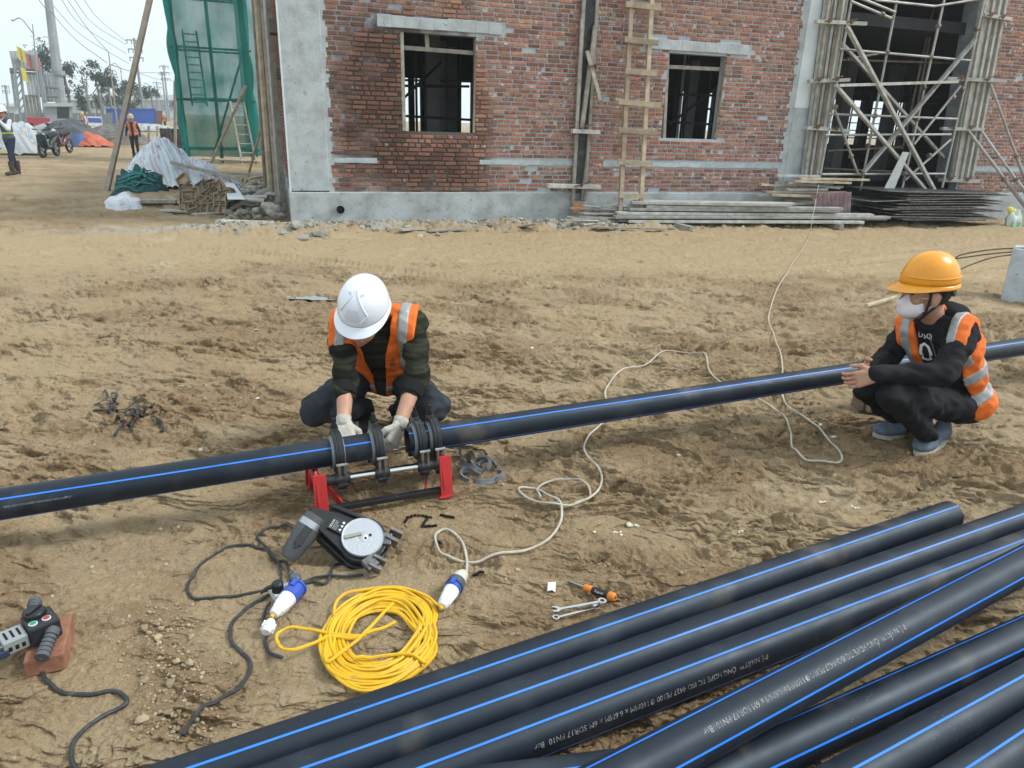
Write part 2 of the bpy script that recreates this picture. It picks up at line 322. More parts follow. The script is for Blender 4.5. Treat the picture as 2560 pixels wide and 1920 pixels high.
def make_ground():
    az = np.concatenate([np.linspace(-180, -48, 45), np.linspace(-46, 46, 800), np.linspace(48, 180, 45)[:-1]])
    dep = np.concatenate([np.geomspace(.03, 1.2, 26), np.linspace(1.25, 50, 1020), np.linspace(51, 88, 24)])
    rr = CAMH/np.tan(np.radians(dep)); na, nd = len(az), len(dep)
    A, Rr = np.meshgrid(np.radians(az), rr); x = Rr*np.sin(A); y = Rr*np.cos(A)
    hh, flk, spl, lump, pale = relief(x.ravel(), y.ravel(), True); z = (base_h(x.ravel(), y.ravel())+hh).reshape(x.shape)
    y = y-np.clip(flk, -.08, .08).reshape(x.shape)*1.1*(np.abs(A) < .9)
    V = np.stack([x, y, z], -1).reshape(-1, 3)
    i = np.arange(nd-1)[:, None]*na; j = np.arange(na)[None]; j2 = (j+1) % na
    Q = np.stack([i+j, i+na+j, i+na+j2, i+j2], -1).reshape(-1, 4)
    cv = len(V); V = np.vstack([V, [0, 0, float(base_h(0, 0))]])
    me = bpy.data.meshes.new('ground'); nq = len(Q); tri = np.stack([(nd-1)*na+np.arange(na), np.full(na, cv), (nd-1)*na+(np.arange(na)+1) % na], -1)
    me.vertices.add(len(V)); me.vertices.foreach_set('co', V.ravel().astype(np.float32))
    me.loops.add(nq*4+na*3); me.loops.foreach_set('vertex_index', np.concatenate([Q.ravel(), tri.ravel()]).astype(np.int32))
    me.polygons.add(nq+na); me.polygons.foreach_set('loop_start', np.concatenate([np.arange(nq)*4, nq*4+np.arange(na)*3]).astype(np.int32))
    me.polygons.foreach_set('use_smooth', np.ones(nq+na, bool)); me.update(calc_edges=True)
    for nm_, ar_ in (('lump', lump), ('pale', pale), ('spoil', spl[0])):
        at = me.attributes.new(nm_, 'FLOAT', 'POINT'); at.data.foreach_set('value', np.append(ar_, 0.).astype(np.float32))
    m = bpy.data.materials.new('mud'); m.use_nodes = True; t = m.node_tree; N = t.nodes; L = t.links; b = N['Principled BSDF']
    tc = N.new('ShaderNodeTexCoord')
    def noise(s, d=6, r=.6, vec=None):
        n = N.new('ShaderNodeTexNoise'); n.inputs['Scale'].default_value = s; n.inputs['Detail'].default_value = d; n.inputs['Roughness'].default_value = r; L.new(vec or tc.outputs['Object'], n.inputs['Vector']); return n.outputs['Fac']
    def rng(f, a, bb): r = N.new('ShaderNodeMapRange'); r.inputs[1].default_value = a; r.inputs[2].default_value = bb; L.new(f, r.inputs[0]); return r.outputs[0]
    def mix(f, a, bb):
        x = N.new('ShaderNodeMix'); x.data_type = 'RGBA'; L.new(f, x.inputs[0])
        for k, c in ((6, a), (7, bb)):
            if isinstance(c, tuple): x.inputs[k].default_value = (*c, 1)
            else: L.new(c, x.inputs[k])
        return x.outputs[2]
    def attr(n_): q = N.new('ShaderNodeAttribute'); q.attribute_name = n_; return q.outputs['Fac']
    def madd(f, k, g): q = N.new('ShaderNodeMath'); q.operation = 'MULTIPLY_ADD'; L.new(f, q.inputs[0]); q.inputs[1].default_value = k; L.new(g, q.inputs[2]); return q.outputs[0]
    c = mix(rng(noise(.55), .36, .66), (.366, .277, .170), (.298, .216, .124))
    c = mix(rng(madd(noise(7, 6, .7), .9, attr('lump')), .60, 1.25), c, (.262, .182, .102))
    c = mix(rng(madd(noise(2.4, 6, .66), .9, attr('pale')), .75, 1.35), c, (.385, .288, .168))
    c = mix(rng(noise(16, 6, .72), .58, .72), c, (.240, .164, .090))
    c = mix(rng(noise(1.1, 5), .60, .74), c, (.455, .37, .245))
    c = mix(rng(madd(noise(9, 6, .7), .7, attr('spoil')), .62, 1.15), c, (.37, .345, .29))
    c = mix(rng(noise(75, 3), .58, .76), c, (.45, .36, .23))
    L.new(c, b.inputs['Base Color'])
    b.inputs['Roughness'].default_value = .85; b.inputs['Specular IOR Level'].default_value = .25
    bp = N.new('ShaderNodeBump'); bp.inputs['Distance'].default_value = .010; bp.inputs['Strength'].default_value = 1.; L.new(noise(95, 5, .65), bp.inputs['Height'])
    b2 = N.new('ShaderNodeBump'); b2.inputs['Distance'].default_value = .03; b2.inputs['Strength'].default_value = .8; L.new(noise(22, 5, .62), b2.inputs['Height']); L.new(b2.outputs[0], bp.inputs['Normal']); L.new(bp.outputs[0], b.inputs['Normal'])
    me.materials.append(m)
    ob = bpy.data.objects.new('ground', me); COL.objects.link(ob); ob['kind'] = 'structure'
make_ground()
# ================================================================== brick building
def BW(u, v, z): return CORNER+WU*u-WN*v+np.array([0, 0, z])      # v goes into the building
def ONW(x, y, v=0.):                                             # pixel -> point on the facade plane moved v inwards
    return ONP(x, y, BW(0, v, 0), WN)
def UZ(x, y, v=0.): p = ONW(x, y, v)-CORNER; return float(p@WU), float(p[2])
BR = np.stack([WU, -WN, np.array([0, 0, 1.])], 1)
class FB(MB):                                                    # boxes in facade coordinates
    def fb(s, u0, u1, v0, v1, z0, z1, mi=0): return s.box(BW((u0+u1)/2, (v0+v1)/2, (z0+z1)/2), (u1-u0, v1-v0, z1-z0), BR, mi)
conc = mat('concrete', (.43, .475, .50), .88, col2=(.31, .34, .355), vs=5, bump=.004, bs=35, vmix=(.42, .66), pits=(16, (.33, .355, .36), (.17, .18, .18)))
concd = mat('damp_concrete', (.42, .46, .475), .85, col2=(.27, .28, .275), vs=3, bump=.005, bs=25, vmix=(.40, .66), pits=(12, (.25, .255, .24), (.15, .15, .145)))
concl = mat('pale_render', (.68, .73, .76), .85, col2=(.56, .61, .64), vs=2.5, bump=.002, bs=30)
def wall_mortar():
    m = bpy.data.materials.new('mortar'); m.use_nodes = True; t = m.node_tree; N = t.nodes; L = t.links; b = N['Principled BSDF']; b.inputs['Roughness'].default_value = .92
    tc = N.new('ShaderNodeTexCoord'); vl = N.new('ShaderNodeVectorMath'); vl.operation = 'DISTANCE'
    nz = N.new('ShaderNodeTexNoise'); nz.inputs['Scale'].default_value = 1.6; nz.inputs['Detail'].default_value = 5; L.new(tc.outputs['Object'], nz.inputs['Vector'])
    c = BW(2.05, 0, 1.75)-CORNER; sep = N.new('ShaderNodeMapping'); sep.inputs['Scale'].default_value = (1., 1., .75); L.new(tc.outputs['Object'], sep.inputs[0])
    vl.inputs[1].default_value = (c[0], c[1], c[2]*.75); L.new(sep.outputs[0], vl.inputs[0])
    ma = N.new('ShaderNodeMath'); ma.operation = 'MULTIPLY_ADD'; ma.inputs[1].default_value = 2.6; L.new(nz.outputs['Fac'], ma.inputs[0]); L.new(vl.outputs['Value'], ma.inputs[2])
    mr = N.new('ShaderNodeMapRange'); mr.inputs[1].default_value = 2.15; mr.inputs[2].default_value = 2.6; L.new(ma.outputs[0], mr.inputs[0])
    n2 = N.new('ShaderNodeTexNoise'); n2.inputs['Scale'].default_value = 9; n2.inputs['Detail'].default_value = 6; L.new(tc.outputs['Object'], n2.inputs['Vector'])
    x1 = N.new('ShaderNodeMix'); x1.data_type = 'RGBA'; x1.inputs[6].default_value = (.44, .485, .525, 1); x1.inputs[7].default_value = (.30, .33, .355, 1); L.new(n2.outputs['Fac'], x1.inputs[0])
    x2 = N.new('ShaderNodeMix'); x2.data_type = 'RGBA'; x2.inputs[6].default_value = (.10, .09, .083, 1); L.new(mr.outputs[0], x2.inputs[0]); L.new(x1.outputs[2], x2.inputs[7])
    L.new(x2.outputs[2], b.inputs['Base Color'])
    bp = N.new('ShaderNodeBump'); bp.inputs['Distance'].default_value = .01; n3_ = N.new('ShaderNodeTexNoise'); n3_.inputs['Scale'].default_value = 40; L.new(tc.outputs['Object'], n3_.inputs['Vector']); L.new(n3_.outputs['Fac'], bp.inputs['Height']); L.new(bp.outputs[0], b.inputs['Normal'])
    return m
mortar = wall_mortar()
brickm = mat('brick', (.335, .142, .088), .88, col2=(.195, .094, .072), vs=18, vmix=(.42, .64), rnd=.42, pits=(13, (.27, .135, .09), (.37, .385, .39), .605), attr='tint', bump=.004, bs=60)
def stain(m):                                             # wet stain below and left of the first window, in world space
    t = m.node_tree; N = t.nodes; L = t.links; b = N['Principled BSDF']; old = b.inputs['Base Color'].links[0].from_socket
    g = N.new('ShaderNodeNewGeometry'); ds = []
    for (u, z, k) in ((2.2, .80, 1.0), (1.35, 1.9, 1.15)):
        c = BW(u, 0, z); v = N.new('ShaderNodeVectorMath'); v.operation = 'DISTANCE'; mp = N.new('ShaderNodeMapping'); sc_ = (k, k, 2.0 if z < 1 else .62); mp.inputs['Scale'].default_value = sc_; L.new(g.outputs['Position'], mp.inputs[0]); L.new(mp.outputs[0], v.inputs[0]); v.inputs[1].default_value = (c[0]*sc_[0], c[1]*sc_[1], c[2]*sc_[2]); ds.append(v.outputs['Value'])
    mn = N.new('ShaderNodeMath'); mn.operation = 'MINIMUM'; L.new(ds[0], mn.inputs[0]); L.new(ds[1], mn.inputs[1])
    nz = N.new('ShaderNodeTexNoise'); nz.inputs['Scale'].default_value = 2.6; nz.inputs['Detail'].default_value = 6; nz.inputs['Roughness'].default_value = .65; L.new(g.outputs['Position'], nz.inputs['Vector'])
    ad = N.new('ShaderNodeMath'); ad.operation = 'MULTIPLY_ADD'; ad.inputs[1].default_value = 1.7; L.new(nz.outputs['Fac'], ad.inputs[0]); L.new(mn.outputs[0], ad.inputs[2])
    mr = N.new('ShaderNodeMapRange'); mr.inputs[1].default_value = 1.35; mr.inputs[2].default_value = 2.05; mr.inputs[3].default_value = .50; mr.inputs[4].default_value = 1.; L.new(ad.outputs[0], mr.inputs[0])
    x = N.new('ShaderNodeMix'); x.data_type = 'RGBA'; x.blend_type = 'MULTIPLY'; x.inputs[0].default_value = 1.; L.new(old, x.inputs[6]); L.new(mr.outputs[0], x.inputs[7]); L.new(x.outputs[2], b.inputs['Base Color'])
stain(brickm); stain(mortar)
holem = mat('brick_hole_shade', (.03, .018, .014), .95)  # dark inside the core holes, painted on as flat discs
darkin = mat('interior_shade', (.022, .025, .029), .9, col2=(.012, .013, .015), vs=1.5)  # near-black colour paints the shade of the unlit interior onto slabs and walls
wood = mat('weathered_timber', (.36, .34, .30), .85, col2=(.22, .205, .18), vs=9, rnd=.25, bump=.002, bs=40, stretch=(1, 1, 1))
woodw = mat('warm_timber', (.42, .36, .27), .8, col2=(.27, .21, .14), vs=7, rnd=.22, bump=.002, bs=40)
W1 = (1.77, 2.97, 1.45, 2.88); W2 = (6.40, 7.56, 1.45, 2.84); TOPZ = 5.4; WEND = 30.0
OP = (9.80, 13.55)
bld = thing('brick_building', 'unfinished building of bare red brick on a concrete plinth with grey corner column', 'building', CORNER)
b = FB(); us = [.59, W1[0], W1[1], W2[0], W2[1], 9.13]
b.fb(.59, W1[0], .014, .2, .5, TOPZ); b.fb(W1[1], W2[0], .014, .2, .5, TOPZ); b.fb(W2[1], 9.13, .014, .2, .5, TOPZ)
for W in (W1, W2): b.fb(W[0], W[1], .014, .2, .5, W[2]); b.fb(W[0], W[1], .014, .2, W[3], TOPZ)
b.fb(OP[1], WEND, .014, .2, .5, TOPZ); b.fb(OP[0], OP[1], .014, .2, 4.2, TOPZ)
for v0, v1, z0, z1 in ((.6, 12, .5, TOPZ),): b.fb(.030, .2, v0, v1, z0, z1)
obj('facade_wall', b, mortar, bld)
b = FB(); b.fb(-.012, .59, -.012, .6, .52, TOPZ); obj('corner_column', b, conc, bld, bevel=.012)
b = FB(); b.fb(-.03, 9.9, -.03, .25, -.5, .505); b.fb(13.5, WEND, -.03, .25, -.5, .505); b.fb(-.028, .25, .25, 12, -.5, .50); obj('plinth', b, concd, bld, bevel=.012)
b = FB(); b.fb(-.018, .004, -.035, -.010, .5, TOPZ); obj('corner_bead', b, concl, bld)
b = FB(); b.fb(9.13, 9.60, -.02, .3, .50, 2.05); obj('door_column', b, conc, bld, bevel=.01)
b = FB(); b.fb(9.132, 9.598, -.018, .3, 2.05, TOPZ); obj('door_column_cap', b, concl, bld, label='pale rendered upper part of the door column')
for a, c in ((1.42, 3.38), (5.95, 7.98)):
    b = FB(); zz = (2.93, 3.10) if a < 3 else (2.88, 3.045); n = 9
    for i in range(n): b.fb(a+(c-a)*i/n, a+(c-a)*(i+1)/n, -.013-.0012*random.random(), .05, zz[0]+random.uniform(-.005, .005), zz[1]+random.uniform(-.012, .006))
    obj('lintel', b, conc, bld, bevel=.006)
for a, c in ((.62, 1.35), (3.05, 4.75), (5.30, 9.13), (13.9, 20.)):
    b = FB(); n = int((c-a)/.3)+1
    for i in range(n): b.fb(a+(c-a)*i/n, a+(c-a)*(i+1)/n, -.004-.004*random.random(), .03, .955+random.uniform(-.005, .005), 1.03+random.uniform(-.006, .006))
    obj('mortar_band', b, conc, bld)
# sloppy mortar edge against the columns
b = FB(); b2 = FB()
for i in range(70):
    z = .5+i*.07; b.fb(.585, .62+random.random()*.07, -.004, .02, z, z+.072); b2.fb(9.05-random.random()*.10, 9.14, -.004, .02, z, z+.072)
obj('column_joint', b, conc, bld); obj('column_joint', b2, conc, bld)
# bricks
def brick_proto(k):
    r = random.Random(k); m = MB(); c = .05; j = lambda: r.uniform(-.028, .028)
    hx, hz = .5, .5
    fr = [(-hx+.03+j(), 0, -hz+.10+j()), (hx-.03+j(), 0, -hz+.10+j()), (hx-.03+j(), 0, hz-.10+j()), (-hx+.03+j(), 0, hz-.10+j())]
    bk = [(-hx+j()*.4, .25, -hz+j()), (hx+j()*.4, .25, -hz+j()), (hx+j()*.4, .25, hz+j()), (-hx+j()*.4, .25, hz+j())]
    bb = [(p[0], 1, p[2]) for p in bk]
    m.add(fr+bk+bb, [(0, 1, 2, 3), (0, 4, 5, 1), (1, 5, 6, 2), (2, 6, 7, 3), (3, 7, 4, 0), (4, 8, 9, 5), (5, 9, 10, 6), (6, 10, 11, 7), (7, 11, 8, 4)])
    return m
BP = [brick_proto(k) for k in range(10)]
def hole(m, u, z, ru, rz): m.add([(u+ru*math.cos(a), -.015, z+rz*math.sin(a)) for a in np.arange(7)*2*math.pi/7], [tuple(range(7))], 1)  # flat disc on the face, shade in its colour, nothing cut in
BPH = []
for k in range(5):
    m = brick_proto(40+k)
    for uu in ((-.2, .2) if k % 2 else (.05,)): hole(m, uu, 0, .045 if k % 2 else .05, .17)
    BPH.append(m)
BMESH = [_mesh('brick', p.v, p.f, [brickm, holem], p.m) for p in BP+BPH]
allb = []
def in_open(u0, u1, z0, z1):
    for W in (W1, W2):
        if u1 > W[0]+.004 and u0 < W[1]-.004 and z1 > W[2]+.004 and z0 < W[3]-.004: return True
    for a, c, zz0, zz1 in ((1.40, 3.40, 2.91, 3.11), (5.93, 8.0, 2.86, 3.05)):
        if u1 > a and u0 < c and z1 > zz0 and z0 < zz1: return True
    for a, c in ((.62, 1.35), (3.05, 4.75), (5.30, 9.13), (13.9, 20.)):
        if u1 > a+.05 and u0 < c-.05 and z1 > .965 and z0 < 1.02: return True
    return False
PITCHZ = .068
soldiers = ((5.35, 8.6, 1.36, 1.44), (5.1, 8.4, 3.06, 3.15))
def course(ua, ub, z, hdr, left=False):
    L = .105 if hdr else .213; u = ua-random.random()*L
    while u < ub:
        l = L*random.uniform(.94, 1.05) if random.random() > .12 else L*.5
        u0, u1 = max(u+.011, ua), min(u+l-.010, ub); u += l
        if u1-u0 < .04: continue
        z0, z1 = z+random.uniform(.006, .012), z+PITCHZ-random.uniform(.007, .013)
        if left: allb.append((u0, u1, z0, z1, 1)); continue
        if random.random() < .008: continue
        if in_open(u0, u1, z0, z1):
            for W in (W1, W2):                                   # closers beside the openings
                if W[2] < z < W[3]:
                    if u0 < W[0]-.05 < u1: allb.append((u0, W[0], z0, z1, 0))
                    elif u0 < W[1]+.05 < u1: allb.append((W[1], u1, z0, z1, 0))
            continue
        allb.append((u0, u1, z0, z1, 0))
nc = int((TOPZ-.52)/PITCHZ)
for i in range(nc):
    z = .525+i*PITCHZ; hdr = (i % 6 == 4)
    for ua, ub in ((.63, 9.07), (OP[1]+.05, 20.)): course(ua, ub, z, hdr)
    if z > .52: course(.62, 11.9, z, hdr, True)
def bcen(q): return BW((q[0]+q[1])/2, 0, (q[2]+q[3])/2) if q[4] == 0 else BW(0, (q[0]+q[1])/2, (q[2]+q[3])/2)
front = sorted([q for q in allb if q[4] == 0 and q[3] < 3.5 and q[0] > .6 and q[1]-q[0] > .09], key=lambda q: np.linalg.norm(bcen(q)-CAMP)-.25*(q[1]-q[0]))[:300]
fs_ = set(front)
for q in front:
    ob = bpy.data.objects.new('brick', random.choice(BMESH[:10]) if random.random() < .62 else random.choice(BMESH[10:])); COL.objects.link(ob); ob.parent = bld
    p = BW((q[0]+q[1])/2, random.uniform(-.005, .003), (q[2]+q[3])/2)-CORNER
    ob.location = p; ob.rotation_euler = (0, random.uniform(-.012, .012), WANG); ob.scale = (q[1]-q[0], .04, q[3]-q[2])
sb = MB(); sb.use_a = True
for q in allb:
    if q in fs_: continue
    sb.ca = random.random(); P = random.choice(BP) if random.random() < .75 else random.choice(BPH)
    c = np.array([(q[0]+q[1])/2, random.uniform(-.005, .003), (q[2]+q[3])/2]); S = np.array([q[1]-q[0], .04, q[3]-q[2]])
    A = np.asarray(P.v)*S+c
    if q[4] == 0: Wd = CORNER+A[:, :1]*WU-A[:, 1:2]*WN+A[:, 2:]*np.array([0, 0, 1.])
    else: Wd = CORNER+(A[:, 1:2]+.015)*WU-A[:, :1]*WN+A[:, 2:]*np.array([0, 0, 1.])
    b0 = len(sb.v); sb.v.extend(map(tuple, Wd)); ff = P.f if q[4] == 0 else [tuple(reversed(x)) for x in P.f]
    sb.f.extend([tuple(b0+i for i in x) for x in ff]); sb.m.extend(P.m); sb.s.extend([False]*len(ff)); sb.a.extend([sb.ca]*len(ff))
obj('brickwork', sb, [brickm, holem], bld, kind='stuff')
# window linings of rough boards
def wbeam(mb, x0, y0, x1, y1, w, h, v): mb.beam(ONW(x0, y0, v), ONW(x1, y1, v), w, h, up=WN)
for W, brd in ((W1, [((1003, 66), (1010, 326)), ((1193, 92), (1186, 332)), ((992, 72), (1210, 88)), ((1005, 119), (1188, 133)), ((1066, 82), (1068, 120))]),
               (W2, [((1669, 128), (1659, 345)), ((1817, 142), (1788, 346)), ((1664, 128), (1836, 137)), ((1670, 167), (1796, 173))])):
    wl = thing('x', None, None, BW(W[0], 0, W[2])); COL.objects.unlink(wl); bpy.data.objects.remove(wl)
    for k, ((x0, y0), (x1, y1)) in enumerate(brd):
        m = FB(); wbeam(m, x0, y0, x1, y1, .055 if k < 2 else .06, .06, .06 if k < 3 else .16); obj('window_lining', m, wood if k != 1 else woodw, bld)
b = FB(); b.lathe([(.075, -.02), (.075, .3)], BW(.735, -.035, .235), -WN, 20); b.lathe([(.0, -.006), (.075, -.006)], BW(.735, -.035, .235), -WN, 20, mi=1); b.lathe([(.066, -.02), (.066, .2)], BW(.735, -.035, .235), -WN, 20, mi=1); b.lathe([(.066, -.02), (.075, -.02)], BW(.735, -.035, .235), -WN, 20)
obj('drain_hole', b, [mat('pvc_grey', (.33, .35, .40), .5), mat('hole_shade_and_cap_black', (.006, .006, .007), .9)], bld, label='round drain pipe mouth in the plinth')  # a black disc inside the ring paints the dark of the bore
# structure inside: slabs, columns, back wall with openings
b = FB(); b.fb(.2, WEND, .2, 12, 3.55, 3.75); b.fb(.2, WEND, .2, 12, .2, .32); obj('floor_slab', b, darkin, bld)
b = FB(); b.fb(-.02, WEND, -.01, 12, TOPZ, TOPZ+.25); obj('roof_slab', b, conc, bld)
b = FB()
for u in (.2, 2.6, 6.4, 8.2, 13.6, 16.5):
    pass
u = .2; gaps = [(3.72, 3.95), (4.12, 4.32), (4.72, 4.86), (5.25, 5.36), (5.6, 5.95), (13.15, 13.35), (13.5, 14.05), (14.5, 14.8), (19.8, 21.4), (21.8, 23.4)]
for a, c in gaps: b.fb(u, a, 11.6, 11.8, .3, 3.55); b.fb(a, c, 11.6, 11.8, .3, 1.25); b.fb(a, c, 11.6, 11.8, 2.85, 3.55); u = c
b.fb(u, WEND, 11.6, 11.8, .3, 3.55); b.fb(WEND-.2, WEND, .2, 11.6, .3, TOPZ); b.fb(.2, WEND, 11.6, 11.8, 3.55, TOPZ)
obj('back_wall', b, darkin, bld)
for u, v in ((3.05, 4.4), (3.9, 7.6), (9.6, 5.4), (11.9, 8.5), (14.6, 5.), (17.2, 6.), (4.55, 9.)):
    b = FB(); b.fb(u, u+.3, v, v+.3, .3, 3.55); obj('inner_column', b, concl, bld)
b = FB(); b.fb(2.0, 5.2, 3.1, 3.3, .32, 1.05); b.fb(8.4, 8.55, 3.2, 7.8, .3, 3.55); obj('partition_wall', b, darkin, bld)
b = FB()
for i in range(11):
    u = 19.6+i*.36; b.fb(u, u+.04, 10.6, 10.64, .3, 3.5)
for i in range(10): b.fb(19.2, 24, 10.66, 10.70, .7+i*.26, .735+i*.26)
obj('rebar_screen', b, mat('rebar', (.05, .04, .035), .8), bld)

for i, (u0, u1, v, z0, z1) in enumerate([(2.35, 2.35, 3.2, .3, 3.5), (2.75, 2.75, 4.0, .3, 3.5), (3.3, 3.3, 5.2, .3, 3.5), (3.55, 3.55, 3.4, .3, 3.5), (2.2, 3.7, 3.25, 2.25, 2.3), (2.2, 3.8, 3.3, 1.7, 1.66), (2.4, 4.4, 5.2, 2.45, 2.5), (2.1, 3.2, 3.6, 1.75, 2.75), (8.2, 8.2, 2.4, .3, 3.5), (8.9, 8.9, 2.6, .3, 3.5), (7.9, 9.3, 2.5, 2.3, 2.32), (7.9, 9.3, 2.5, 1.75, 1.72), (8.0, 9.2, 2.55, 1.7, 2.6), (10.6, 10.6, 4.5, .3, 3.5), (9.9, 11.3, 4.5, 2.1, 2.1)]):
    b = FB(); b.cyl(BW(u0, v, z0), BW(u1+.001, v, z1), .028, 6); obj('inner_prop', b, mat('inner_tube_dark', (.06, .065, .07), .7), bld)
# ================================================================== clutter against the facade
z1 = lambda x, y: (x/2.765, y/2.765)
z3 = lambda x, y: (1300+x/2.676, y/2.676)
z4 = lambda x, y: (1860+x/2.676, y/2.676)
z6 = lambda x, y: (240+x/4.254, 360+y/4.254)
def US(u, s, z=0.):                                        # facade coordinates in front of the wall, z above the soil
    p = CORNER+WU*u+WN*s; p = np.array([p[0], p[1], 0.]); p[2] = gh(p[0], p[1])+z; return p
steel = mat('galvanised_tube', (.40, .41, .40), .55, metal=.35, col2=(.27, .26, .24), vs=5, rnd=.15)
steelr = mat('rusty_tube', (.24, .20, .17), .75, metal=.2, col2=(.14, .10, .07), vs=6, rnd=.2)
grey_timber = mat('bleached_timber', (.47, .48, .46), .85, col2=(.30, .29, .26), vs=7, rnd=.22, bump=.002, bs=40)
black_ply = mat('black_film_plywood', (.025, .028, .032), .45, col2=(.09, .095, .10), vs=7, vmix=(.5, .75))
rust = mat('rust', (.17, .085, .045), .85, col2=(.09, .05, .03), vs=20)
# ladder
fl, fr = US(5.62, .62), US(5.96, .66)
tl = ONW(*z3(752, -110), -.08); tr_ = ONW(*z3(886, -110), -.08)
lad = thing('ladder', 'tall home-made wooden ladder with nailed plank rungs leaning on the brick wall', 'ladder', (fl+fr)/2)
fl = CAMP+ray(*z3(665, 1492))*((fl-CAMP)[1]/ray(*z3(665, 1492))[1]); fr = CAMP+ray(*z3(801, 1502))*((fr-CAMP)[1]/ray(*z3(801, 1502))[1])
for a, c in ((fl, tl), (fr, tr_)):
    m = MB(); m.beam(a, c, .075, .055, up=WN); obj('rail', m, woodw, lad, bevel=.004)
ln = np.cross(tl-fl, fr-fl); ln /= np.linalg.norm(ln)
for a, c in (((700, 30), (930, 55)), ((690, 265), (915, 290)), ((695, 478), (908, 492)), ((645, 680), (935, 705)), ((650, 868), (905, 888)), ((645, 1080), (875, 1100)), ((655, 1305), (830, 1312)), ((720, -190), (940, -170))):
    m = MB(); P = ONP(*z3(*a), fl, ln)+WN*.05; Q = ONP(*z3(*c), fl, ln)+WN*.05; m.beam(P, Q, .035, .085, up=(0, 0, 1)); obj('rung', m, woodw, lad, bevel=.003)
# narrow column shutter in the middle of the wall
sh = thing('column_shutter', 'narrow black plywood column shutter held by grey battens between the two windows', 'formwork', BW(5.02, -.05, .1))
m = MB(); m.beam(ONW(*z3(470, -60), -.005), ONW(*z3(392, 1345), -.005), .245, .05, up=WN); obj('panel', m, black_ply, sh)
for a, c, wd, v in (((430, -60), (350, 1410), .055, -.065), ((521, -60), (433, 1340), .05, -.06), ((505, 170), (412, 860), .07, -.125), ((470, 860), (412, 1340), .03, -.05), ((415, 130), (378, 860), .05, -.10)):
    m = MB(); m.beam(ONW(*z3(*a), v), ONW(*z3(*c), v), wd, .05, up=WN); obj('batten', m, wood, sh)
m = MB(); m.beam(ONW(*z3(448, 340), -.18), ONW(*z3(538, 670), -.18), .06, .025, up=WN); obj('loose_lath', m, wood, sh)
for a, c in (((348, 876), (532, 884)), ((182, 1242), (535, 1250))):
    m = MB(); m.beam(ONW(*z3(*a), -.16), ONW(*z3(*c), -.16), .07, .10, up=WN); obj('yoke', m, grey_timber, sh, bevel=.004)
for x, y in ((443, 850), (412, 1240), (505, 440)):
    m = MB(); P = ONW(*z3(x, y), -.22); m.cyl(P+WU*-.12+[0, 0, -.02], P+WU*.12+[0, 0, .05], .012, 6); m.lathe([(.0, -.01), (.035, -.01), (.035, .01), (.0, .01)], P, WU, 8); obj('tie_rod', m, rust, sh)
nb = 0
for k in range(4):
    m = MB(); c = ONW(*z3(388, 1415-16*k), -.16); m.box(c, (.215, .10, .05), BR@rotz(random.uniform(-.06, .06)))
    obj('loose_brick', m, mat('bright_brick', (.52, .25, .13), .85, col2=(.42, .18, .09), vs=20, rnd=.1), label='bright orange brick stacked under the narrow column shutter', cat='brick', group='bricks under the column shutter', bevel=.004)
# two column formworks at the big opening
def column_form(name, label, bot, top, n, clamps, dark):
    th = thing(name, label, 'formwork', ONW(*z4((bot[0]+bot[1])/2, bot[2]), -.1))
    for k in range(n):
        t = (k+.5)/n; j = random.uniform(-.25, .25)/n; wd = random.uniform(.045, .075)
        a = ONW(*z4(bot[0]+(bot[1]-bot[0])*(t+j), bot[2]+random.uniform(-15, 10)), -.10-.05*(k % 2)); c = ONW(*z4(top[0]+(top[1]-top[0])*(t+j), -120), -.10-.05*(k % 2))
        m = MB(); m.beam(a, c, wd, .06, up=WN); obj('batten', m, [grey_timber, wood, steel, woodw][[0, 1, 0, 2, 3, 0, 1, 0][k % 8]], th)
    m = MB(); a0, a1 = ONW(*z4(bot[0], bot[2]), -.03), ONW(*z4(bot[1], bot[2]), -.03); c0, c1 = ONW(*z4(top[0], -120), -.03), ONW(*z4(top[1], -120), -.03)
    d = -WN*.36; m.hexa([a0, a1, a1+d, a0+d, c0, c1, c1+d, c0+d]); obj('panel', m, dark, th)
    for (x0, y0, x1, y1) in clamps:
        m = MB(); m.beam(ONW(*z4(x0, y0), -.23), ONW(*z4(x1, y1), -.23), .06, .085, up=WN); ck = obj('clamp_bar', m, grey_timber, th, bevel=.004)
        for t in (.28, .72):
            m = MB(); P = ONW(*z4(x0+(x1-x0)*t, y0+(y1-y0)*t-12), -.28); m.cyl(P-WU*.10-[0, 0, .02], P+WU*.12+[0, 0, .05], .012, 6); m.lathe([(0, -.012), (.04, -.012), (.04, .012), (0, .012)], P, WN, 8); obj('tie_rod', m, rust, ck)
    return th
column_form('column_formwork', 'grey batten formwork round the door column beside the pale rendered pier', (372, 500, 1225), (548, 715), 7, [(480, 145, 815, 160), (430, 545, 700, 535), (415, 855, 700, 875), (355, 1235, 590, 1235)], black_ply)
column_form('column_formwork', 'wide grey batten formwork round the column braced by slanting props', (1372, 1535, 1200), (1606, 1790), 8, [(1605, 100, 1785, 130), (1350, 525, 1745, 545), (1320, 860, 1600, 865), (1310, 1205, 1570, 1215)], mat('grey_steel_form', (.33, .37, .40), .5, metal=.3, col2=(.2, .22, .24), vs=4))
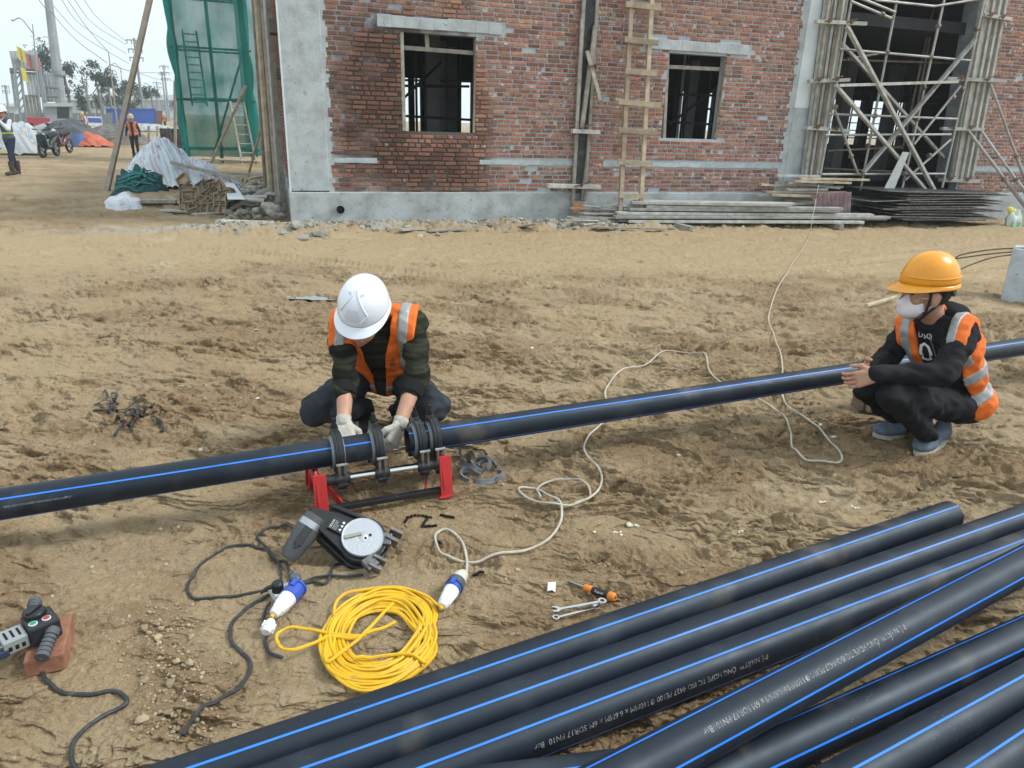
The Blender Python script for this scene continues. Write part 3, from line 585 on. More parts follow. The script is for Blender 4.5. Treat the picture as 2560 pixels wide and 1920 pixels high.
# tube scaffold in the opening
scf = thing('tube_scaffold', 'grey steel tube scaffold filling the tall doorway opening', 'scaffold', BW(11.5, -.3, .4))
def tb(name, a, c, v, r=.024, mt=steel):
    m = MB(); m.cyl(ONW(*z4(*a), v), ONW(*z4(*c), v), r, 8); return obj(name, m, mt, scf)
def coupler(x, y, v):
    m = MB(); m.lathe([(0, -.03), (.045, -.03), (.045, .03), (0, .03)], ONW(*z4(x, y), v), WU, 8); obj('coupler', m, steelr, scf)
for a, c, v in (((1045, -110), (778, 1275), -.30), ((1364, -110), (1058, 1262), -.30), ((1632, -110), (1325, 1255), -.30), ((740, -110), (503, 1210), -.26), ((1302, -110), (1060, 1000), .9), ((1250, 205), (1075, 1200), .9)):
    tb('standard', a, c, v, .024, steel if v < 0 else steelr)
for a, c, v in (((640, 328), (1512, 405), -.34), ((565, 762), (1424, 796), -.34), ((545, 903), (1385, 900), -.34), ((520, 1166), (1345, 1163), -.34), ((650, 400), (1480, 425), .85), ((690, 395), (900, 360), .2), ((880, 0), (1275, 42), -.34), ((1275, 42), (1590, -8), -.34), ((530, 1128), (1300, 1160), .85), ((560, 1010), (1050, 985), .85)):
    tb('ledger', a, c, v, .022, steel if v < 0 else steelr)
for a, c, v in (((1448, 575), (1138, 965), -.36), ((1385, 932), (1078, 1205), -.36), ((592, 690), (762, 1165), -.36), ((715, 8), (985, 122), -.5), ((785, -10), (1012, 82), -.5)):
    tb('diagonal_tube', a, c, v, .023)
for x, y, v in ((955, 348, -.33), (1247, 378, -.33), (875, 775, -.33), (1160, 795, -.33), (985, 120, -.46), (925, 95, -.5), (1300, 175, -.3), (715, 1045, -.36), (610, 715, -.36), (1240, 1040, -.36), (1400, 650, -.36), (830, 975, -.3), (1205, 590, -.3), (790, 1166, -.34), (1060, 1163, -.34), (1460, 595, -.3), (1555, 195, -.3)): coupler(x, y, v)
for i, (a, c, wd, v, lb) in enumerate([((690, 180), (1272, 1272), .085, -.46, 'long straight timber brace from the upper clamp down across the doorway scaffold'), ((650, 285), (1335, 1055), .07, .15, 'timber brace running behind the scaffold tubes in the doorway'), ((612, 570), (1212, 1268), .08, -.42, 'timber brace starting at the second clamp of the door column formwork'),
                                   ((1550, 262), (800, 1152), .085, -.40, 'timber brace sloping the other way across the doorway scaffold'), ((632, 572), (1425, 547), .085, -.44, 'level timber rail tied across the middle of the doorway scaffold')]):
    m = MB(); m.beam(ONW(*z4(*a), v), ONW(*z4(*c), v), .05, wd, up=WN); obj('timber_brace', m, grey_timber, label=lb, cat='timber', group='timbers crossing the doorway', bevel=.003)
m = MB(); m.hexa([ONW(*z4(*p), v) for v in (-.55, -.52) for p in ((925, 1285), (1005, 1268), (1105, 1020), (1062, 1015))]); obj('board', m, mat('pale_board', (.50, .53, .53), .7, col2=(.38, .40, .40), vs=5), label='wide pale board leaning in the doorway behind the plywood stack', cat='board')
for i, (a, c, lb, r) in enumerate([((1650, 565), (1885, 1215), 'thin steel prop falling from the middle clamp past the brick wall', .03), ((1500, 875), (1885, 1385), 'long steel prop from the low clamp of the wide formwork', .04), ((1588, 880), (1890, 1300), 'second steel prop close beside the long one on the wide formwork', .035)]):
    P = ONW(*z4(*a), -.25); Q = ONP(*z4(*c), BW(0, -1.0, 0), WN); d = (Q-P)/np.linalg.norm(Q-P); t = (gh(Q[0], Q[1])-P[2])/d[2]; Q = P+d*min(t, 6.)
    pr = thing('shoring_prop', lb, 'prop', Q); m = MB(); m.cyl(P, P+(Q-P)*.55, r*.75, 8); obj('inner_tube', m, steel, pr); m = MB(); m.cyl(P+(Q-P)*.5, Q, r, 8); obj('outer_tube', m, steel, pr)
    m = MB(); m.lathe([(0, -.03), (r*1.6, -.03), (r*1.6, .03), (0, .03)], P+(Q-P)*.5, d, 10); obj('collar', m, steelr, pr)
# long planks stacked along the plinth
for k in range(6):
    for j in range(4 if k < 4 else 2):
        u0 = 5.3+random.uniform(-.25, .35)+(.25 if k > 3 else 0); u1 = 10.5+random.uniform(-.9, .5)-.35*(k > 3)-.2*k; s0 = 1.12-.18*j+random.uniform(-.04, .04)-.03*k
        # the stack sits on two bearers, the near end closer to the wall
        a = CORNER+WU*u0+WN*(s0-.38); c = CORNER+WU*u1+WN*(s0+.12); za = .10+.058*k+random.uniform(-.004, .012); zb = za+random.uniform(-.01, .01)
        m = MB(); m.beam((a[0], a[1], a[2]+za), (c[0], c[1], c[2]+zb), .15, .045)
        obj('plank', m, grey_timber, label='long bleached plank in the low stack along the concrete plinth', cat='plank', group='long planks stacked along the plinth', bevel=.004)
for u in (6.3, 9.4):
    m = MB(); p0, p1 = CORNER+WU*u+WN*.12, CORNER+WU*(u+.1)+WN*1.35; m.beam((p0[0], p0[1], p0[2]+.03), (p1[0], p1[1], p1[2]+.03), .1, .09); obj('bearer', m, wood, label='short timber bearer under the long plank stack', cat='timber', group='bearers under the plank stack')
for k in range(13):
    u0 = 8.6+random.uniform(-.25, .6); L_ = random.uniform(.9, 2.2); an = random.uniform(-.25, .2); s0 = .30+random.uniform(-.1, .35)
    z0 = .36+.045*k*.9; tilt = random.uniform(-.05, .10)
    a = CORNER+WU*u0+WN*s0+np.array([0, 0, z0]); c = a+WU*L_*math.cos(an)+WN*L_*math.sin(an)*.4+np.array([0, 0, tilt-.05*L_])
    m = MB(); m.beam(a, c, .11, .04); obj('short_board', m, woodw if k % 3 else grey_timber, label='short pale board tossed on the untidy pile by the door column', cat='board', group='short boards tossed by the door column', bevel=.003)
# stack of used plywood sheets
for k in range(19):
    an = random.uniform(-.05, .05); L_ = random.choice([2.44, 2.44, 2.3, 2.0]); D_ = random.uniform(.85, 1.1); cu = 12.25+random.uniform(-.35, .25)-(.45 if k % 5 == 3 else 0)
    c = CORNER+WU*cu+WN*(.62+random.uniform(-.06, .06)); R_ = BR@rotz(an)@rotx(random.uniform(-.015, .015))@roty(random.uniform(-.02, .02))
    z = .07+k*.031+random.uniform(0, .006); m = MB(); h = np.array([L_, D_, .018])/2
    m.box((c[0], c[1], c[2]+z), (L_, D_, .018), R_); m.m = [0, 0, 1, 1, 1, 1]
    obj('plywood_sheet', m, [black_ply, mat('ply_edge', (.26, .25, .23), .85, col2=(.10, .095, .09), vs=14, rnd=.4)], label='used black-faced plywood sheet in the fanned stack before the doorway', cat='plywood', group='plywood sheets stacked before the doorway')
m = MB(); P = [ONP(*z4(*q), BW(0, -.95, 0), WN) for q in ((455, 1300), (720, 1282), (712, 1425), (480, 1425))]; n = 9
for i in range(n):
    t0, t1 = i/n, (i+1)/n; f_ = lambda t, y: (P[0]*(1-t)+P[1]*t)*(1-y)+(P[3]*(1-t)+P[2]*t)*y
    tm = (t0+t1)/2; m.add([f_(t0, 0), f_(tm, 0)+WN*.05, f_(t1, 0), f_(t1, 1), f_(tm, 1)+WN*.05, f_(t0, 1)], [(0, 5, 4, 1), (1, 4, 3, 2)]); m.add([f_(t0, 0)-WN*.02, f_(tm, 0)+WN*.03, f_(t1, 0)-WN*.02, f_(t1, 1)-WN*.02, f_(tm, 1)+WN*.03, f_(t0, 1)-WN*.02], [(1, 4, 5, 0), (2, 3, 4, 1)])
obj('corrugated_panel', m, mat('maroon_sheet', (.22, .13, .15), .6, col2=(.33, .26, .27), vs=6), label='dull maroon ribbed sheet leaning between planks and plywood stack', cat='sheet')
# sacks
def heap(c, rx, ry, hz, seed, nu=28, nv=10, amp=.25, fr=5., flat=0.):
    m = MB(); vs = []; fs = []
    for j in range(nv+1):
        th = (math.pi/2)*(1-j/nv)
        for i in range(nu):
            ph = 2*math.pi*i/nu; d = np.array([math.cos(ph)*math.cos(math.pi/2-th), math.sin(ph)*math.cos(math.pi/2-th), math.cos(th)*0+math.sin(math.pi/2-th)*0])
            r = j/nv; x, y = math.cos(ph)*r, math.sin(ph)*r; z = (1-r**2)**.6
            k = 1+amp*float(n3(np.array([x, y, z]), fr, seed)); vs.append((c[0]+x*rx*k, c[1]+y*ry*k, c[2]+z*hz*k-.02*(j == nv)))
    for j in range(nv):
        for i in range(nu): fs.append((j*nu+i, (j+1)*nu+i, (j+1)*nu+(i+1) % nu, j*nu+(i+1) % nu))
    return m.add(vs, fs, 0, True)
p = US(13.75, 1.3); sk = thing('cement_sack', 'torn white and green sack with a yellow corner beside the plywood stack', 'sack', p)
obj('sack_body', heap(p, .16, .12, .30, 3, amp=.3, fr=4), mat('sack_white', (.55, .62, .58), .6, col2=(.12, .36, .24), vs=4, vmix=(.48, .60)), sk)
m = MB(); m.ell(p+np.array([-.09, 0, .29]), (.12, .035, .06), roty(.6)); obj('yellow_flap', m, mat('sack_yellow', (.62, .55, .08), .6), sk)
# tubes, short battens and rubble below the shutter
for k in range(16):
    a = US(4.3+random.random()*1.3, .25+random.random()*.6, .02+.015*k); an = random.uniform(-.6, .9); L_ = random.uniform(.35, .8)
    c = a+WU*L_*math.cos(an)+WN*L_*math.sin(an)*.5+np.array([0, 0, random.uniform(-.04, .06)])
    m = MB()
    if k % 2: m.cyl(a, c, .022, 8)
    else: m.beam(a, c, .06, .025)
    obj('pipe_offcut' if k % 2 else 'batten_offcut', m, steel if k % 2 else wood, label='short grey tube offcut on the heap below the column shutter' if k % 2 else 'short batten offcut on the heap below the column shutter', cat='offcut', group='tube offcuts below the shutter' if k % 2 else 'batten offcuts below the shutter')
rubm = mat('mortar_rubble', (.36, .35, .31), .9, col2=(.24, .22, .18), vs=9, rnd=.3, attr='tint', bump=.004, bs=50)
def rock(c, r, rnd, m, mi=0, flat=.6):
    P = [np.array(p, float) for p in [(1, 0, 0), (-1, 0, 0), (0, 1, 0), (0, -1, 0), (0, 0, 1), (0, 0, -1)]]; R_ = rotz(rnd.random()*6.28)@rotx(rnd.uniform(-.5, .5)); vs = []
    Q = []
    for sx in (-1, 1):
        for sy in (-1, 1):
            for sz in (-1, 1): Q.append(np.array([sx*rnd.uniform(.45, .8), sy*rnd.uniform(.45, .8), sz*rnd.uniform(.45, .8)]))
    V = [p*rnd.uniform(.8, 1.15) for p in P]+Q; V = [np.asarray(c)+R_@(p*np.array([1, rnd.uniform(.6, 1), flat])*r) for p in V]
    F = []
    idx = lambda sx, sy, sz: 6+(sx > 0)*4+(sy > 0)*2+(sz > 0)
    for a, pl in ((0, [(1, -1, -1), (1, 1, -1), (1, 1, 1), (1, -1, 1)]), (1, [(-1, -1, -1), (-1, -1, 1), (-1, 1, 1), (-1, 1, -1)]), (2, [(-1, 1, -1), (-1, 1, 1), (1, 1, 1), (1, 1, -1)]), (3, [(-1, -1, -1), (1, -1, -1), (1, -1, 1), (-1, -1, 1)]), (4, [(-1, -1, 1), (1, -1, 1), (1, 1, 1), (-1, 1, 1)]), (5, [(-1, -1, -1), (-1, 1, -1), (1, 1, -1), (1, -1, -1)])):
        I = [idx(*q) for q in pl]; F += [(a, I[i], I[(i+1) % 4]) for i in range(4)]
    m.ca = rnd.random(); m.add(V, F, mi)
rr_ = random.Random(11); m = MB(); m.use_a = True
for k in range(1300):
    u = rr_.uniform(-1.5, 10.5); s = abs(rr_.gauss(.15, .42))+.05; r = rr_.choice([.012, .015, .02, .025, .03, .045, .06]); p = US(u, s, r*.2); rock(p, r, rr_, m)
obj('rubble', m, rubm, label='crumbs of mortar and soil along the foot of the plinth', cat='rubble', kind='stuff')
for k, (x, y, r) in enumerate([(745, 572, .17), (800, 590, .14), (840, 574, .12), (760, 600, .10), (905, 578, .09), (1345, 556, .10), (1400, 548, .09), (1680, 575, .08)]):
    m = MB(); m.use_a = True; p = GP(x, y); rock((p[0], p[1], p[2]+r*.25), r, rr_, m, flat=.45); obj('mortar_lump', m, rubm, label='pale broken lump of mortar at the foot of the plinth', cat='rubble lump', group='mortar lumps by the plinth')
for k, (x0, y0, x1, y1) in enumerate([(1070, 577, 1165, 573), (1000, 575, 1060, 571), (1290, 568, 1345, 560), (1480, 568, 1660, 572)]):
    m = MB(); a, c = GP(x0, y0, .03), GP(x1, y1, .03); m.beam(a, c, .12, .022); obj('board_scrap', m, wood, label='thin board scrap lying on the spoil in front of the plinth', cat='board', group='board scraps before the plinth')
# ================================================================== clutter left of the building
netm = bpy.data.materials.new('green_net'); netm.use_nodes = True
def _net():
    t = netm.node_tree; N = t.nodes; L = t.links; b = N['Principled BSDF']; b.inputs['Base Color'].default_value = (.006, .165, .138, 1); b.inputs['Roughness'].default_value = .7
    tr = N.new('ShaderNodeBsdfTransparent'); tl_ = N.new('ShaderNodeBsdfTranslucent'); tl_.inputs[0].default_value = (.016, .29, .25, 1)
    m1 = N.new('ShaderNodeMixShader'); m1.inputs[0].default_value = .6; L.new(b.outputs[0], m1.inputs[1]); L.new(tl_.outputs[0], m1.inputs[2])
    tc = N.new('ShaderNodeTexCoord'); n = N.new('ShaderNodeTexNoise'); n.inputs['Scale'].default_value = .9; n.inputs['Detail'].default_value = 4; L.new(tc.outputs['Object'], n.inputs['Vector'])
    mr = N.new('ShaderNodeMapRange'); mr.inputs[1].default_value = .35; mr.inputs[2].default_value = .7; mr.inputs[3].default_value = .74; mr.inputs[4].default_value = .95; L.new(n.outputs['Fac'], mr.inputs[0])
    m2 = N.new('ShaderNodeMixShader'); L.new(mr.outputs[0], m2.inputs[0]); L.new(tr.outputs[0], m2.inputs[1]); L.new(m1.outputs[0], m2.inputs[2]); L.new(m2.outputs[0], N['Material Output'].inputs[0])
_net()
# --- netted scaffold tower beside the left face
NF = G(*z1(1330, 1150)); ND = np.array([NF[0], NF[1], 0]); 
nl = G(*z1(1312, 1128)); nr = ABOVE(*z1(1770, 1170), nl); nr = nl+(nr-nl); nr[2] = nl[2]
ax = (nr-nl); ax[2] = 0; wN = np.linalg.norm(ax); ax /= wN; bk = np.array([-ax[1], ax[0], 0]); 
if bk[1] < 0: bk = -bk
net = thing('netted_scaffold', 'scaffold tower wrapped in translucent green safety net beside the building corner', 'scaffold', nl)
HN = 12.0
def net_sheet(a, d, wd, n, seed):
    m = MB(); nz = 50; vs = []; fs = []
    for j in range(nz+1):
        z = .25+j/nz*(HN-.25)
        for i in range(n+1):
            t = i/n; sag = .10*math.sin(t*math.pi*3+seed)*math.sin(j*.55+seed)+.07*math.sin(j*.23+i*.7+seed); sag += .05*math.sin(i*1.9+seed*3)
            p = a+d*(wd*t)-bk*sag*(1 if abs(d@bk) < .5 else 0)-ax*sag*(1 if abs(d@bk) > .5 else 0); vs.append((p[0], p[1], a[2]+z))
    for j in range(nz):
        for i in range(n): k = j*(n+1)+i; fs.append((k, k+1, k+n+2, k+n+1))
    return m.add(vs, fs, 0, True)
obj('safety_net', net_sheet(nl-bk*.15-ax*.08, ax, wN+.16, 26, 1.), netm, net)
obj('safety_net', net_sheet(nl-ax*.10-bk*.15, bk, 1.9, 14, 2.2), netm, net)
obj('safety_net', net_sheet(nl+ax*(wN+.1)-bk*.1, bk, 1.9, 12, 4.), netm, net)
obj('safety_net', net_sheet(nl+ax*(wN-.2)+bk*.9, ax, 1.9, 14, 5.5), netm, net)
nets = mat('scaffold_dark_tube', (.10, .12, .12), .6, metal=.3)
for i, (t, q) in enumerate(((0, 0), (.5, 0), (1, 0), (0, 1.5), (.5, 1.5), (1, 1.5))):
    m = MB(); p = nl+ax*wN*t+bk*q; m.cyl(p-[0, 0, .2], p+[0, 0, HN], .035, 8); obj('standard', m, nets, net)
for k in range(7):
    z = .5+1.72*k
    for q in (0, 1.5):
        m = MB(); m.cyl(nl-ax*.2+bk*q+[0, 0, z], nl+ax*(wN+.2)+bk*q+[0, 0, z], .035, 8); obj('ledger', m, nets, net)
    m = MB(); p = nl+ax*wN*.25+bk*.8+np.array([0, 0, z+1.6]); 
    if k in (1, 3, 5): m.box(nl+ax*wN*.55+bk*.75+[0, 0, z+.05], (wN*.75, 1.2, .05), np.stack([ax, bk, np.array([0, 0, 1.])], 1)); obj('deck_board', m, nets, net)
m = MB(); m.cyl(nl+ax*wN*.3+[0, 0, -.1], nl+ax*wN*.95+[0, 0, 3.8], .04, 8); obj('diagonal_tube', m, nets, net)
# ladders inside the tower
for a, c, lb, nr_ in ((z1(1330, 730), z1(1258, 205), 'dark steel ladder hanging inside the netted scaffold', 10), (z1(1690, 1215), z1(1590, 700), 'pale ladder standing at the foot of the netted scaffold', 8)):
    P = ONP(*a, nl+bk*.3, -bk) if nr_ == 10 else ONP(*a, nl-bk*.55, -bk); Q = ONP(*c, nl+bk*.3, -bk) if nr_ == 10 else ONP(*c, nl-bk*.2, -bk)
    ld = thing('ladder', lb, 'ladder', P); mt_ = nets if nr_ == 10 else wood
    for s in (0, .5):
        m = MB(); m.beam(P+ax*s, Q+ax*s*.92, .06, .06); obj('rail', m, mt_, ld)
    for k in range(nr_):
        t = (k+.5)/nr_; m = MB(); m.cyl(P+(Q-P)*t, P+(Q-P)*t+ax*.48, .022, 6); obj('rung', m, mt_, ld)
# inclined poles and timbers beside the left wall
for a, c, y0, y1, r, lb, mt_ in ((z1(1700, 1275), z1(1862, 660), .0, .0, .03, 'thin pale pole leaning on the left brick wall', woodw), (z1(1430, 1190), z1(1700, 590), .3, .3, .045, 'bamboo pole slanting in front of the green net', woodw)):
    P = G(*a); Q = ABOVE(*c, P); m = MB(); m.cyl(P, Q, r, 8); obj('leaning_pole', m, mt_, label=lb, cat='pole')
m = MB(); P = nl-bk*.5; m.cyl(ABOVE(*z1(1290, 1092), P), ABOVE(*z1(1790, 1115), P), .04, 8); obj('guard_rail', m, woodw, label='level bamboo rail tied across the foot of the netted scaffold', cat='rail')
for k, (x0, x1, yb, v) in enumerate(((1775, 1690, 1225, 5.), (1800, 1722, 1225, 4.2), (1830, 1760, 1230, 3.4), (1860, 1795, 1235, 2.6), (1885, 1835, 1240, 1.7), (1745, 1650, 1215, 6.))):
    P = CORNER+WU*(-.10-.05*(k % 2))-WN*v; P[2] = base_h(P[0], P[1]); Q = P+np.array([0, 0, 4.9]); m = MB()
    if k % 2: m.cyl(P, Q+WU*.03, .05, 8)
    else: m.beam(P, Q, .10, .08, up=WU)
    obj('wall_batten' if k % 2 == 0 else 'wall_pipe', m, wood if k % 2 == 0 else steel, label=['grey timber standing against the left brick wall', 'grey pipe standing against the left brick wall'][k % 2], cat=['timber', 'pipe'][k % 2], group=['timbers against the left wall', 'pipes against the left wall'][k % 2])
for q in ((-.12, .03, 1.0, 1.5, 2.85, 3.05), (-.10, .03, 2.2, 2.8, 2.25, 2.4)):
    b = FB(); b.fb(*q); obj('ledge_block', b, mat('dark_ledge', (.13, .125, .12), .9), bld)
rt = random.Random(3)
for k in range(9):
    P = CORNER+WU*(-.22-.09*(k % 3))-WN*(1.2+.85*k); P[2] = base_h(P[0], P[1]); Q = P+np.array([0, 0, 5.2])+WU*rt.uniform(-.05, .22)-WN*rt.uniform(-.3, .5); m = MB()
    if k % 3 == 0: m.beam(P, Q, .14, .05, up=WU)
    else: m.cyl(P, Q, rt.choice([.035, .05, .06]), 8)
    obj('side_timber', m, [wood, woodw, steelr][k % 3], label='weathered pole or timber crowded along the left wall', cat='timber', group='timbers crowded along the left wall')
b = FB(); b.fb(.005, .02, 1.1, 1.6, 1.35, 2.85); obj('side_window_shade_slab', b, mat('recess_shade', (.05, .03, .025), .9), bld)  # thin dark slab on the wall, shade of a window recess painted in
# tall leaning timber
P = G(*z1(738, 1322)); Q = P+np.array([0, 0, 0]); dr = ABOVE(*z1(1048, -60), P); 
m = MB(); m.beam(P-(dr-P)*.015, dr, .095, .09, up=(0, 1, 0)); obj('leaning_timber', m, mat('brown_pole', (.27, .23, .18), .85, col2=(.38, .35, .30), vs=3, bump=.003, bs=30), label='very tall brown timber pole planted aslant in the open mud', cat='pole')
# striped tarpaulin over a heap
def tarp_mat(name, stripes, base=(.62, .66, .70), sc=5.):
    m = bpy.data.materials.new(name); m.use_nodes = True; t = m.node_tree; N = t.nodes; L = t.links; b = N['Principled BSDF']; b.inputs['Roughness'].default_value = .42
    tc = N.new('ShaderNodeTexCoord'); at = N.new('ShaderNodeUVMap'); wv = N.new('ShaderNodeTexWave'); wv.inputs['Scale'].default_value = sc; wv.inputs['Distortion'].default_value = 1.2; wv.inputs['Detail'].default_value = 1
    mp = N.new('ShaderNodeMapping'); mp.inputs['Rotation'].default_value = (.3, .5, .6); L.new(tc.outputs['Object'], mp.inputs[0]); L.new(mp.outputs[0], wv.inputs['Vector'])
    cr = N.new('ShaderNodeValToRGB'); e = cr.color_ramp.elements; cr.color_ramp.interpolation = 'CONSTANT'; e[0].position = 0; e[0].color = (*base, 1); e[1].position = .66; e[1].color = (*stripes[0], 1); k = e.new(.76); k.color = (*base, 1); k = e.new(.86); k.color = (*stripes[1], 1); k = e.new(.95); k.color = (*base, 1)
    L.new(wv.outputs['Fac'], cr.inputs[0]); L.new(cr.outputs[0], b.inputs['Base Color'])
    bp = N.new('ShaderNodeBump'); bp.inputs['Distance'].default_value = .03; nz = N.new('ShaderNodeTexNoise'); nz.inputs['Scale'].default_value = 7; L.new(tc.outputs['Object'], nz.inputs['Vector']); L.new(nz.outputs['Fac'], bp.inputs['Height']); L.new(bp.outputs[0], b.inputs['Normal']); return m
def fheap(c, X, Y, hfun, n=46, thick=.0):                 # height-field cloth over an elliptical patch
    m = MB(); vs = []; fs = []
    for i in range(n+1):
        for j in range(n+1):
            a, b_ = i/n*2-1, j/n*2-1; q = np.array([a*math.sqrt(1-b_*b_/2), b_*math.sqrt(1-a*a/2)]); p = c+X*q[0]+Y*q[1]; vs.append((p[0], p[1], c[2]+hfun(q[0], q[1])))
    for i in range(n):
        for j in range(n): k = i*(n+1)+j; fs.append((k, k+n+1, k+n+2, k+1))
    return m.add(vs, fs, 0, True)
def folds(seed, amp): return lambda x, y: amp*(abs(math.sin(x*5.2+1.7*math.sin(y*3.1+seed)+seed))*.6+abs(math.sin(y*6.3-2.0*math.sin(x*2.7+seed)+x*4))*.5+.35*abs(math.sin(x*13+y*9+seed*2)))
xr = np.array([1., 0, 0]); yr = np.array([0, 1., 0])
fo0 = folds(1.3, .20); fo = lambda x, y: 1.1*fo0(x*1.35+.4*math.sin(y*2.3), y*1.7+.5*math.sin(x*2.9))+.16*fo0(x*3.9+1+y, y*3.1-x); tc_ = G(*z6(800, 470)); tw = 1.35
def tarp_h(x, y):
    r = math.hypot(x, y); ridge = sst(-.98, -.72, x)*sst(.25, -.35, x)*.80+math.exp(-((x-.20)/.55)**4)*.42+.10
    return max(0, (1-r**3.2))*ridge*.80+fo(x, y)*(1-.55*r)*1.0-.05*r
obj('striped_tarp', fheap(tc_+np.array([0, .5, 0]), xr*1.45, yr*.85, tarp_h, 110), tarp_mat('striped_tarp', ((.10, .24, .55), (.55, .20, .18)), (.55, .62, .68), 1.1), label='white tarpaulin with red and blue stripes draped over a heap of debris', cat='tarpaulin')
m = MB(); a, c = AY(*z6(800, 195), tc_[1]-.15), AY(*z6(1560, 385), tc_[1]-.3)
m.beam(a, c, .10, .07); obj('tarp_plank', m, wood, label='long grey plank slanting over the striped tarpaulin', cat='plank')
m = MB(); a, c = AY(*z6(1060, 290), tc_[1]+.3), AY(*z6(1830, 335), tc_[1]+.4); m.beam(a, c+[0, 0, -.0], .12, .05); obj('tarp_plank', m, wood, label='weathered plank lying from the tarpaulin heap toward the left wall', cat='plank')
# teal rope tangle
rp = thing('rope_tangle', 'tangled heap of teal green rope and netting at the tarpaulin edge', 'rope', G(*z6(480, 590))); c0 = G(*z6(480, 560)); rq = random.Random(5)
for k in range(26):
    pts = []; a0 = rq.random()*6.28; rx, ry = rq.uniform(.15, .62), rq.uniform(.1, .32); cz = rq.uniform(.05, .62)
    for i in range(9):
        a = a0+i*rq.uniform(.4, .7); k_ = rq.uniform(.6, 1.); px, py = rx*k_*math.cos(a), ry*k_*math.sin(a); pts.append(c0+np.array([px, py, max(.02, cz*(1-(px/.7)**2-(py/.4)**2)+rq.uniform(-.04, .05))]))
    m = MB(); m.tube(spline(pts, 4), .014, 5); obj('strand', m, mat('teal_rope', (.03, .16, .17), .75, col2=(.05, .30, .28), vs=3), rp)
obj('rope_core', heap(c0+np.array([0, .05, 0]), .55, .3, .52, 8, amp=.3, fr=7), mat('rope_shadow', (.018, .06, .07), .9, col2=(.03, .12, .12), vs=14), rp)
# white bag
p = G(*z6(265, 690)); p = np.array([p[0], p[1]+.12, gh(p[0], p[1]+.12)]); obj('plastic_bag', heap(p, .34, .17, .26, 12, amp=.16, fr=5), mat('white_plastic_bag', (.66, .68, .74), .35, col2=(.36, .42, .66), vs=8, vmix=(.55, .68), bump=.01, bs=25), label='full white plastic bag with blue print lying on the mud', cat='bag')
# square steel trays in a pile
tray = mat('rusty_tray', (.36, .30, .22), .8, col2=(.24, .175, .12), vs=9, rnd=.3, bump=.002, bs=60)
tb0 = G(*z6(1190, 750))
def tray_mesh():
    m = MB(); s = .215; t = .008; d = .06
    m.box((0, 0, 0), (s, s, t))
    for sx, sy in ((1, 0), (-1, 0), (0, 1), (0, -1)): m.box((sx*(s/2-t/2), sy*(s/2-t/2), d/2+t/2), (t if sx else s-2*t*abs(sy)*0, t if sy else s-2*t, d))
    return m
tm_ = tray_mesh(); tme = _mesh('steel_tray', tm_.v, tm_.f, tray, tm_.m); kk = 0
TR = [(940, 400, .78), (1145, 470, .70), (1280, 480, .15), (960, 500, .05), (1070, 545, .75), (1170, 580, .75), (1275, 545, .70), (995, 575, .08), (1020, 650, .3), (1135, 640, .78), (1215, 650, .8), (1060, 715, .05), (1150, 715, .05), (1330, 600, .1), (1325, 470, .6), (1330, 680, .02), (1260, 700, .1), (965, 640, .1), (1215, 460, .3), (1380, 560, .2)]
for x, y, rot in TR:
    back = (740-y)/330*.28; P = ONP(*z6(x, y), tb0+np.array([0, back, 0]), np.array([0, -1., .0]))
    ob = bpy.data.objects.new('steel_tray', tme); COL.objects.link(ob); ob.location = P; rl = random.Random(x)
    R_ = rotx(math.radians(68+rl.uniform(-16, 14)))@rotz(rot*1.05+rl.uniform(-.1, .1)); R_ = rotz(rl.uniform(-.45, .45))@R_; ob.rotation_euler = Matrix(R_.tolist()).to_euler()
    tag(ob, 'small square rusty tray tipped in the pile near the building corner', 'tray', 'square trays piled by the corner')
obj('tray_heap_soil', heap(tb0+np.array([.03, .34, -.05]), .52, .24, .55, 5, amp=.12), mat('heap_soil', (.16, .12, .085), .9, col2=(.09, .07, .05), vs=12), label='dark debris core under the square trays', cat='debris')
# boards around
for (q0, q1, wd, th_, h0, h1, mt_, lb) in [((1290, 815), (1830, 835), .20, .03, .06, .04, grey_timber, 'pale plank lying flat in front of the rubble by the corner'), ((1430, 690), (1870, 460), .14, .06, .08, .45, wood, 'thick grey timber slanting up over the rubble by the corner'), ((470, 605), (860, 610), .16, .06, .10, .10, wood, 'grey timber lying behind the white plastic bag'),
                                     ((700, 705), (985, 715), .14, .03, .04, .05, grey_timber, 'thin plank poking out from below the square trays'), ((770, 570), (930, 640), .09, .04, .10, .08, woodw, 'short batten beside the square trays'), ((1040, 750), (1430, 725), .16, .03, .03, .03, wood, 'board under the front of the square trays'), ((1620, 370), (1830, 335), .12, .04, .45, .5, woodw, 'warm board resting on the pipes by the left wall'), ((330, 560), (450, 600), .10, .04, .05, .08, woodw, 'light offcut between bag and rope tangle')]:
    a, c = G(*z6(*q0)), G(*z6(*q1)); a = G(*z6(*q0), h0); c = G(*z6(*q1), h1); a[2] = max(a[2], gh(a[0], a[1])+th_*.4); c[2] = max(c[2], gh(c[0], c[1])+th_*.4); m = MB(); m.beam(a, c, wd, th_); obj('loose_plank', m, mt_, label=lb, cat='plank', bevel=.004)
m = MB(); m.hexa([G(*z6(*q), .32+z) for z in (0, .03) for q in ((1400, 590), (1590, 590), (1470, 420), (1370, 410))]); obj('plaster_board', m, concl, label='pale slab tilted on the rubble beside the square trays', cat='slab')
rq = random.Random(9); m = MB(); m.use_a = True
for k in range(330):
    x, y = rq.uniform(1400, 2000), rq.uniform(520, 830); p = GP(*z6(x, y)); r = rq.choice([.02, .03, .05, .07, .10]); p[2] += r*.2+max(0, (.30*(1-abs(x-1800)/420)))*rq.random(); rock(p, r, rq, m)
obj('rubble', m, rubm, label='grey broken mortar and concrete heaped at the building corner', cat='rubble', kind='stuff')
